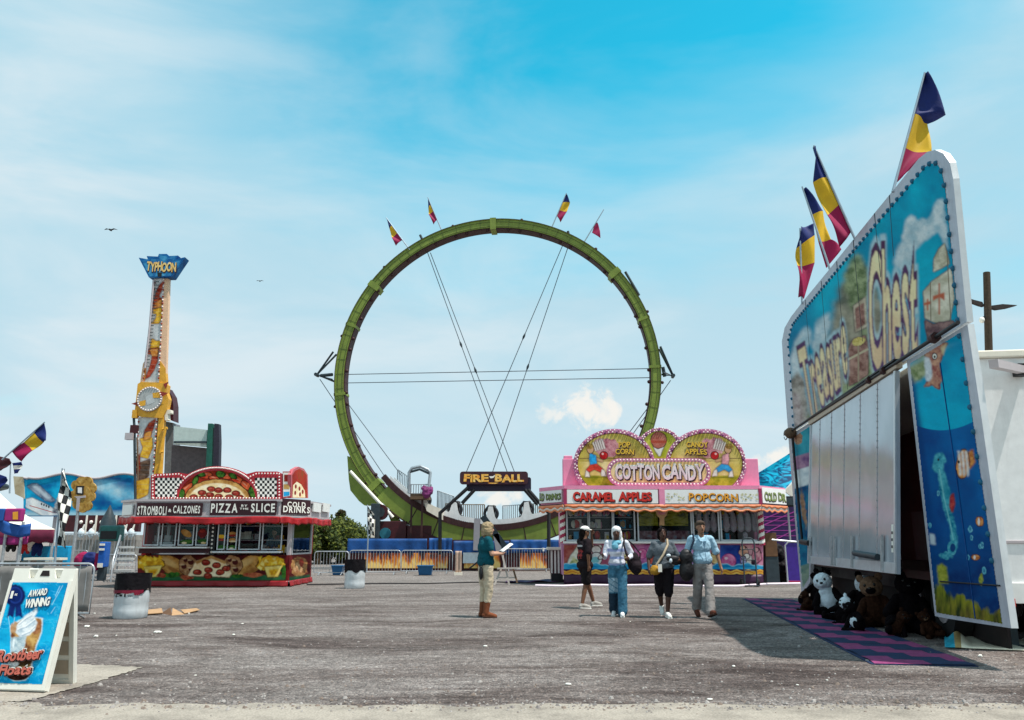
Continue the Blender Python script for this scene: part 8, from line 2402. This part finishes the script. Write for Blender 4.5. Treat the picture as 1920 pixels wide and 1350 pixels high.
    m.build('lettering', f)
    # rear face leaning back
    b0 = bl + Vector((0, .53, 0)); Q = Panel(b0, U, (P.P(0, H) - b0)); H2 = (P.P(0, H) - b0).length
    INN = mat('board_inside', (.42, .34, .26), .6, var=.12)
    m = MB(); m.slab([Q.P(0, 0), Q.P(Wd, 0), Q.P(Wd, H2 - .01), Q.P(0, H2 - .01)], Q.N * -.03, PL); r = m.build('rear_face', t, .006)
    m = MB()
    m.slab([Q.P(Wd - .05, 0, .002), Q.P(Wd, 0, .002), Q.P(Wd, H2 - .05, .002), Q.P(Wd - .05, H2 - .05, .002)][::-1], Q.N * .02, PL); m.slab([Q.P(0, 0, .002), Q.P(Wd - .052, 0, .002), Q.P(Wd - .052, .05, .002), Q.P(0, .05, .002)][::-1], Q.N * .02, PL); m.build('frame', r)
    m = MB(); P2 = Q
    for k in range(5):
        v = .10 + k * .19; P2.up(m, [(.03, v), (Wd - .07, v), (Wd - .07, v + .14), (.03, v + .14)], INN, 1)
    m.build('panel', r)
    # inner side of front face
    m = MB(); m.slab([P.P(Wd - .05, .02, -.037), P.P(Wd, .02, -.037), P.P(Wd, H - .1, -.037), P.P(Wd - .05, H - .1, -.037)], P.N * -.02, PL); m.build('rim', f)

    # ---- drums
    DRW = mat('drum_white', (.62, .66, .68), .5, var=.10, scale=7, dirt=.25); BAGB = mat('liner_black', (.007, .005, .007), .6, spec=.15, var=.4, bump=.8, bscale=14)
    def drum(px, pyb, pyt, wpx, label):
        g = ground(px, pyb); g.y += .25; h = at(px, pyt, g.y).z; r = (at(px + wpx / 2, pyb, g.y) - at(px, pyb, g.y)).x
        t = thing('trash_drum', label, 'trash drum', (g.x, g.y, 0), 'white drums used as trash cans')
        m = MB(); n = 28; prof = [(r * .93, 0), (r * .985, .02), (r, .2 * h), (r * .97, .33 * h), (r, .36 * h), (r * .99, .62 * h)]
        vs = [(g.x + q * math.cos(2 * math.pi * i / n), g.y + q * math.sin(2 * math.pi * i / n), z) for q, z in prof for i in range(n)]
        m.add(vs, [(j * n + i, j * n + (i + 1) % n, (j + 1) * n + (i + 1) % n, (j + 1) * n + i) for j in range(len(prof) - 1) for i in range(n)], DRW, True); m.build('drum', t)
        m = MB(); rr = random.Random(px)
        def fn(u, v):
            a = u * 2 * math.pi; z = .60 * h + (.40 * h) * v - (1 - v) * .05 * math.sin(a * 5 + px) * (1 if v < .3 else 0)
            k = 1.035 + .018 * math.sin(a * 9 + v * 4) + (.01 if v > .9 else 0)
            return Vector((g.x + r * k * math.cos(a), g.y + r * k * math.sin(a), z))
        m.grid(fn, 48, 8, BAGB); m.add([(g.x + r * math.cos(2 * math.pi * i / 24), g.y + r * math.sin(2 * math.pi * i / 24), h * .96) for i in range(24)], [tuple(range(24))], BAGB); m.build('liner', t)
        return t, g, h, r
    t, g, h, r = drum(231.5, 1161, 1075, 61, 'near white trash drum with black liner and red drips left of the cardboard')
    m = MB()
    def patch(a0, a1, z0, z1, mt, k=1.042):
        n = 8; vs = []
        for i in range(n + 1):
            a = math.radians(a0 + (a1 - a0) * i / n); j = .012 * math.sin(i * 2.3)
            vs += [(g.x + r * k * math.cos(a), g.y + r * k * math.sin(a), z0 + j), (g.x + r * k * math.cos(a), g.y + r * k * math.sin(a), z1)]
        m.add(vs, [(2 * i, 2 * i + 2, 2 * i + 3, 2 * i + 1) for i in range(n)], mt)
    DRIP = mat('drip_red', (.20, .008, .03), .4, var=.3)
    patch(195, 330, .57 * h, .64 * h, DRIP, 1.065); patch(300, 318, .53 * h, .62 * h, DRIP, 1.07); m.build('drip', t)
    m = MB()
    for (a0, a1, z0, z1) in ((212, 218, .50, .56), (224, 246, .50, .515), (232, 236, .47, .55), (250, 262, .50, .545), (268, 274, .49, .56), (280, 296, .505, .52)): patch(a0, a1, z0 * h, z1 * h, BLACK, 1.004)
    m.build('scrawl', t)
    drum(661.5, 1104, 1049, 38, 'farther white trash drum with black liner in front of the flame panels')

    # ---- flattened cardboard
    CARD = mat('cardboard', (.42, .25, .13), .85, var=.2, scale=9); CARDD = mat('cardboard_dark', (.14, .07, .035), .85, var=.3)
    def card(pts, z, mt, label, tilt=0):
        q = [ground(x, y) for x, y in pts]; c = sum(q, Vector()) / len(q)
        m = MB(); m.slab([Vector((p.x, p.y, z + tilt * i)) for i, p in enumerate(q)], (0, 0, .012), mt)
        return m, c
    m, c = card([(262, 1155), (305, 1152), (303, 1144), (262, 1149)], .02, CARD, '', .004); tag(m.build('cardboard_sheet', None, loc=tuple(c)), 'flat pale cardboard sheet against the near trash drum', 'cardboard')
    t = thing('cardboard_box', 'crushed open cardboard box lying on the gravel right of the drum', 'cardboard', tuple(ground(325, 1153)))
    a, b, c3 = ground(302, 1150), ground(346, 1152), ground(374, 1147)
    m = MB(); pk = at(319, 1139, a.y + .1)
    m.slab([a, ground(322, 1154), pk], (0, .02, .0), CARDD); m.slab([ground(322, 1154), b, pk + Vector((.05, 0, -.01))], (0, .02, 0), CARD); m.build('folded_side', t)
    m = MB(); m.slab([b + Vector((0, 0, .01)), c3 + Vector((0, 0, .03)), ground(368, 1144) + Vector((0, 0, .03)), ground(338, 1149) + Vector((0, 0, .05))], (0, 0, .012), CARD); m.build('flap', t)
    # ---- litter
    for (x, y, s, lab) in ((295, 1187, .07, 'crumpled white litter on the gravel below the cardboard'), (163, 1176, .05, 'small flat scrap of white litter beside the barrier foot'), (180, 1195, .04, 'tiny white litter scrap behind the sandwich board'), (1838, 1232, .03, 'white scrap near the loose sheeting')):
        g = ground(x, y); m = MB(); r = random.Random(x)
        m.ball(g + Vector((0, 0, .015)), (s, s * .6, .018), LETTER, 8, 6); o = remesh(m, 'litter', None, .006, 1, .012, .03, loc=tuple(g)); tag(o, lab, 'litter', 'white scraps of litter')
    src = None; r = random.Random(31)
    for k in range(14):
        g = ground(r.uniform(160, 1560), r.uniform(1130, 1315))
        if src is None:
            m = MB(); m.ball(g + Vector((0, 0, .008)), (.028, .018, .009), LETTER, 7, 5); src = m.build('litter', None, loc=tuple(g)); o = src
        else:
            o = src.copy(); COL.objects.link(o); o.location = g
        o.rotation_euler = (0, 0, r.uniform(0, 6)); o.scale = [r.uniform(.5, 1.3)] * 3
        tag(o, 'tiny pale scrap of litter strewn on the open gravel', 'litter', 'tiny litter scraps on the gravel')
    # ---- striped side counter by the candy stand
    Y = 29.2; a, b = at(1033, 1068, Y), at(1055, 1026, Y)
    t = thing('striped_counter', 'low counter with red and white striped front at the left end of the candy stand', 'counter', ((a.x + b.x) / 2, Y, 0))
    m = MB(); n = 7
    m.box(a.x, b.x + .05, Y, Y + .8, .28, b.z - .1, MAROON); m.build('body', t)
    m = MB(); pn = Panel((0, Y, 0), (1, 0, 0))
    for i in range(n): x0 = a.x + (b.x - a.x) * i / n; pn.up(m, [(x0, .30), (x0 + (b.x - a.x) / n, .30), (x0 + (b.x - a.x) / n, b.z - .11), (x0, b.z - .11)], LETTER if i % 2 == 0 else MAROON, 1)
    m.build('striped_front', t)
    m = MB(); m.box(a.x - .12, b.x + .06, Y - .12, Y + .9, b.z - .098, b.z, CREAM); m.build('top', t, .02); m = MB(); m.box(a.x + .02, b.x, Y + .02, Y + .75, 0, .278, BLACK); m.build('base', t)
    q = at(1018, 1031, 35.6); m = MB(); m.tube([(q.x, 35.2, .99), (q.x, 35.2, 1.13)], [.04, .05], LETTER, 10); tag(m.build('paper_cup', None, loc=(q.x, 35.2, .99)), 'white cup standing on the crowd barrier near the striped counter', 'cup')
    # ---- trestle by the woman
    Y = ground(955, 1097).y
    t = thing('trestle', 'pale wooden trestle with splayed legs beside the woman in teal', 'trestle', tuple(ground(950, 1097)))
    PW = mat('pale_wood', (.45, .40, .36), .7, var=.2)
    m = MB(); m.beam(at(932, 1066, Y), at(976, 1065, Y), .09, .05, PW, (0, 0, 1)); m.build('beam', t)
    for p in (((940, 1066), (927, 1097)), ((942, 1040), (955, 1097)), ((962, 1066), (970, 1093))):
        m = MB(); m.beam(at(*p[0], Y + .1), at(*p[1], Y), .06, .04, PW if p[0][0] != 962 else WOOD, (0, 1, 0)); m.build('leg', t)
    m = MB(); m.beam(at(932, 1083, Y + .05), at(966, 1083, Y + .05), .05, .04, PW); m.build('brace', t)
    m = MB(); m.tube([at(880, 1066, Y + 6), at(905, 1046, Y + 6)], .035, BLACK, 6)
    tag(m.build('slanted_bar', None, loc=tuple(at(880, 1066, Y + 6))), 'dark slanted bar leaning on the ride front behind the woman in teal', 'bar')
    # ---- cables and cloth on the ground
    m = MB(); pts = [ground(x, y, .02) for x, y in ((575, 1096), (640, 1095), (720, 1094), (800, 1094), (870, 1092), (930, 1091), (1000, 1093), (1060, 1091))]
    m.tube(pts, .022, BLACK, 6); tag(m.build('power_cable', None, loc=tuple(pts[0])), 'black power cable running across the gravel between the two food trailers', 'cable')
    m = MB()
    A_, B_ = ground(948, 1094), ground(1060, 1091)
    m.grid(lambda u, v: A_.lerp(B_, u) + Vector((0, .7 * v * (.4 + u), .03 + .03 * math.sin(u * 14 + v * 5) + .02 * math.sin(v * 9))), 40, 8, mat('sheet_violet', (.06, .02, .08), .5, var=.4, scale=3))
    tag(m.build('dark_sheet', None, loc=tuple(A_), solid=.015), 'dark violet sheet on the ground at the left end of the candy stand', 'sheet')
    m = MB(); pts = [ground(x, y, .03) for x, y in ((1004, 1098), (1055, 1099), (1100, 1097), (1160, 1098), (1240, 1097), (1300, 1099), (1382, 1099), (1440, 1095), (1500, 1094))]
    m.tube(pts, .04, mat('pipe_pink_white', (.80, .68, .74), .5, var=.1), 8); tag(m.build('white_hose', None, loc=tuple(pts[0])), 'pale hose lying along the ground before the candy stand', 'hose')
    # ---- hand truck
    Y = 26.3
    t = thing('hand_truck', 'dark hand truck standing against the right side of the candy stand', 'hand truck', (at(1406, 1090, Y).x, Y, 0))
    m = MB(); z = lambda py: at(1400, py, Y).z; xa, xb = at(1394, 1050, Y).x, at(1417, 1050, Y).x
    m.tube([(xa, Y, .08), (xa, Y + .05, z(1018)), (xa + .03, Y + .06, z(1012)), (xa + .1, Y + .06, z(1009)), (xb - .1, Y + .06, z(1009)), (xb - .03, Y + .06, z(1012)), (xb, Y + .05, z(1018)), (xb, Y, .08)], .022, SLATE, 6)
    for py in (1030, 1050, 1070): m.tube([(xa, Y + .03, z(py)), (xb, Y + .03, z(py))], .016, SLATE, 5)
    m.build('frame', t)
    m = MB(); m.box(xa - .03, xb + .03, Y - .25, Y, .03, .045, SLATE); m.build('toe_plate', t)
    for x in (xa - .06, xb + .06):
        m = MB(); m.tube([(x - .03, Y + .12, .12), (x + .03, Y + .12, .12)], .12, RUBBER, 16); m.build('wheel', t)
    # ---- things between candy stand and game trailer
    Y = 33.0
    t = thing('violet_fence', 'dark violet ride wall with crossing magenta stripes right of the candy stand', 'ride wall', tuple(at(1455, 1080, Y)))
    p0, p1 = at(1405, 1090, Y), at(1512, 945, Y)
    m = MB(); m.box(p0.x, p1.x, Y, Y + .3, 0, p1.z, mat('wall_violet', (.03, .008, .08), .5, var=.4)); w = m.build('wall', t)
    m = MB(); q = Panel((0, Y - .002, 0), (1, 0, 0)); MS = mat('stripe_magenta', (.40, .05, .32), .4)
    for y in (968, 976, 984, 994, 1004): q.pp(m, [(1425, y), (1512, y), (1512, y + 1.2), (1425, y + 1.2)], MS, 1)
    for (a, b, c, d) in ((1428, 985, 1490, 958), (1432, 1000, 1492, 970), (1445, 1015, 1495, 990), (1425, 975, 1470, 956)): q.pp(m, [(a, b), (c, d), (c, d + 2), (a, b + 2)], MS, 2)
    m.build('stripes', w)
    Y = 34.0
    t = thing('teal_canopy', 'bright teal tensioned canopy with web-like dark lines above the candy stand end', 'canopy', tuple(at(1450, 920, Y)))
    TC = art_mat('teal_web', [(.36, (.0, .04, .12)), (.46, (.0, .16, .30)), (.56, (.0, .36, .55)), (.7, (.01, .42, .60))], 1.4, (1, 1, 2.2), dist=2.5)
    c = [at(1420, 888, Y), at(1500, 838, Y + 1), at(1500, 885, Y + .4), at(1468, 922, Y), at(1420, 918, Y)]
    m = MB(); m.slab(c, (0, .08, 0), TC); m.build('cloth', t)
    for x in (1424, 1500):
        m = MB(); a = at(x, 915, Y + .5); m.tube([(a.x, a.y, 0), a], .06, STEEL); m.build('pole', t)
    m = MB(); m.slab([at(x, y, Y - .5) for x, y in ((1470, 920), (1495, 898), (1497, 936), (1486, 932))], (0, .1, 0), CREAM); m.build('white_corner', t)
    q = at(1481, 940, 32); m = MB(); m.box(q.x - .32, q.x + .3, 32, 32.5, q.z - .2, q.z + .2, BLACK); m.box(q.x - .25, q.x + .22, 31.97, 31.998, q.z - .14, q.z + .14, SLATE); m.tube([(q.x, 32.3, 0), (q.x, 32.3, q.z - .2)], .04, STEEL)
    tag(m.build('loudspeaker', None, loc=(q.x, 32.2, 0)), 'black loudspeaker on a pole under the teal canopy corner', 'loudspeaker')
    Y = 26.6
    m = MB(); a = ground(1452, 1092); 
    for (x, y, r) in ((1446, 1072, .42), (1462, 1066, .45), (1455, 1040, .40), (1470, 1080, .36), (1440, 1085, .3)):
        p = at(x, y, a.y); m.ball(p, (r, r * .8, r), BAGB, 12, 8)
    o = remesh(m, 'trash_bags', None, .03, 3, .09, .25, loc=tuple(a)); tag(o, 'heap of black trash bags between the candy stand and the purple board', 'trash bags')
    p = at(1444, 1000, 27.6); m = MB(); m.box(p.x - .22, p.x + .22, 27.6, 28.0, .0, .9, SLATE); m.box(p.x - .20, p.x + .20, 27.58, 27.98, .901, at(1444, 999, 27.6).z, CARDD)
    tag(m.build('brown_carton', None, .01, loc=(p.x, 27.7, 0)), 'brown carton standing behind the heap of black trash bags', 'carton')
    t = thing('purple_board', 'purple upright board in a pale metal frame left of the game trailer', 'board', tuple(ground(1490, 1094)))
    Y = ground(1490, 1094).y; a, b = at(1477, 1093, Y), at(1512, 1016, Y)
    m = MB(); m.box(a.x, b.x, Y, Y + .05, .08, b.z, mat('board_purple', (.055, .02, .26), .4, var=.25)); m.build('panel', t)
    m = MB(); m.tube([(a.x, Y, 0), (a.x, Y, b.z - .12), (a.x + .12, Y, b.z), (b.x, Y, b.z)], .035, ALU, 8); m.tube([(a.x, Y, .06), (b.x, Y, .06)], .03, FR, 6); m.build('frame', t)
    m = MB(); a2, b2 = at(1447, 1012, 26.9), at(1492, 1016, 26.9); m.tube([a2, b2], .03, ALU, 8); m.build('arm', t)
    # ---- prizes under the tent, steps and seats by the maroon ride front
    for i, (x, y, c, lab) in enumerate(((22, 1018, BLACK, 'dark hanging prize under the cream tent, nearest the frame edge'), (34, 1012, MAROON, 'maroon hanging prize under the cream tent'), (48, 1024, RED, 'round red prize hanging under the cream tent'), (62, 1018, LETTER, 'small white prize hanging under the cream tent'), (70, 1026, FB, 'blue prize hanging under the cream tent near its right pole'))):
        p = at(x, y, 25.0); m = MB(); r = .12 if i == 2 else .16
        m.ball(p, (r, r, r * 1.1), c, 10, 8); m.ball(p + Vector((.04, -.03, r * 1.5)), (r * .6, r * .6, r * .6), c, 8, 6); m.ball(p + Vector((-.09, 0, -r)), (.07, .07, .12), c, 8, 6); m.ball(p + Vector((.09, 0, -r)), (.07, .07, .12), c, 8, 6)
        m.capsule(p + Vector((0, 0, r * 1.8)), .012, p + Vector((0, 0, .62)), .012, c)
        tag(remesh(m, 'hanging_prize', None, .02, 2, .012, .06, loc=tuple(p)), lab, 'prize', 'prizes hanging in the cream tent')
    t = thing('steel_steps', 'short pale steel steps with a rail by the left end of the pizza trailer', 'steps', tuple(at(232, 1080, 29)))
    for k in range(5):
        m = MB(); a, b = at(214 + k * 2, 1072 - k * 11, 29 + k * .3), at(246, 1068 - k * 11, 29 + k * .3); m.box(a.x, b.x, 29 + k * .3, 29.28 + k * .3, a.z, b.z, mat('step_pale', (.55, .56, .55), .5, .2, var=.2)); m.build('tread', t)
    m = MB(); a, b = at(212, 1050, 29), at(226, 1004, 30.4); m.tube([(a.x, 29, 0), a, b, (b.x, 30.4, .3)], .03, BLUETINT, 6); m.tube([a - Vector((0, 0, .4)), b - Vector((0, 0, .4))], .02, BLUETINT, 5); m.build('rail', t)
    t = thing('moulded_chair', 'teal moulded ride seat with a black pad before the maroon ride front', 'seat', tuple(at(206, 1030, 37)))
    p = at(206, 1000, 37); m = MB(); m.box(p.x - .45, p.x + .45, 36.9, 37.5, p.z - .35, p.z + .35, mat('seat_teal', (.02, .12, .11), .5, var=.3)); m.build('shell', t, .08); m = MB(); m.box(p.x - .36, p.x + .36, 36.86, 36.895, p.z - .25, p.z + .1, BLACK); m.build('pad', t, .01); m = MB(); m.tube([(p.x, 37.2, 0), (p.x, 37.2, p.z - .36)], .06, STEEL); m.build('post', t)
    m = MB(); a, b = at(44, 1050, 22.4), at(112, 1046, 22.4); m.box(a.x, b.x, 22.4, 22.8, b.z - .06, b.z, CREAM); m.box(a.x + .1, a.x + .16, 22.45, 22.75, 0, b.z - .062, STEEL); m.box(b.x - .16, b.x - .1, 22.45, 22.75, 0, b.z - .062, STEEL); m.box(a.x + .16, b.x - .161, 22.6, 22.64, .2, .26, STEEL)
    tag(m.build('bench', None, loc=((a.x + b.x) / 2, 22.6, 0)), 'long pale bench in front of the cream tent behind the grey sheeted barrier', 'bench')
    # ---- birds
    for (x, y, s, lab) in ((207, 431, .22, 'small gliding bird high in the left sky'), (487, 527, .12, 'tiny dark bird in the sky left of the green hoop')):
        Yb = 40; c = at(x, y, Yb); m = MB(); k = s / .22
        m.ball(c, (.06 * k, .16 * k, .05 * k), SLATE, 8, 6)
        for e in (-1, 1): m.slab([c + Vector((e * .03 * k, -.06 * k, 0)), c + Vector((e * .2 * k, -.05 * k, .06 * k)), c + Vector((e * .36 * k, .06 * k, .02 * k)), c + Vector((e * .18 * k, .07 * k, .05 * k)), c + Vector((e * .03 * k, .08 * k, 0))], (0, 0, .012 * k), SLATE)
        tag(m.build('bird', None, loc=tuple(c)), lab, 'bird', 'birds in the sky')


build_small()
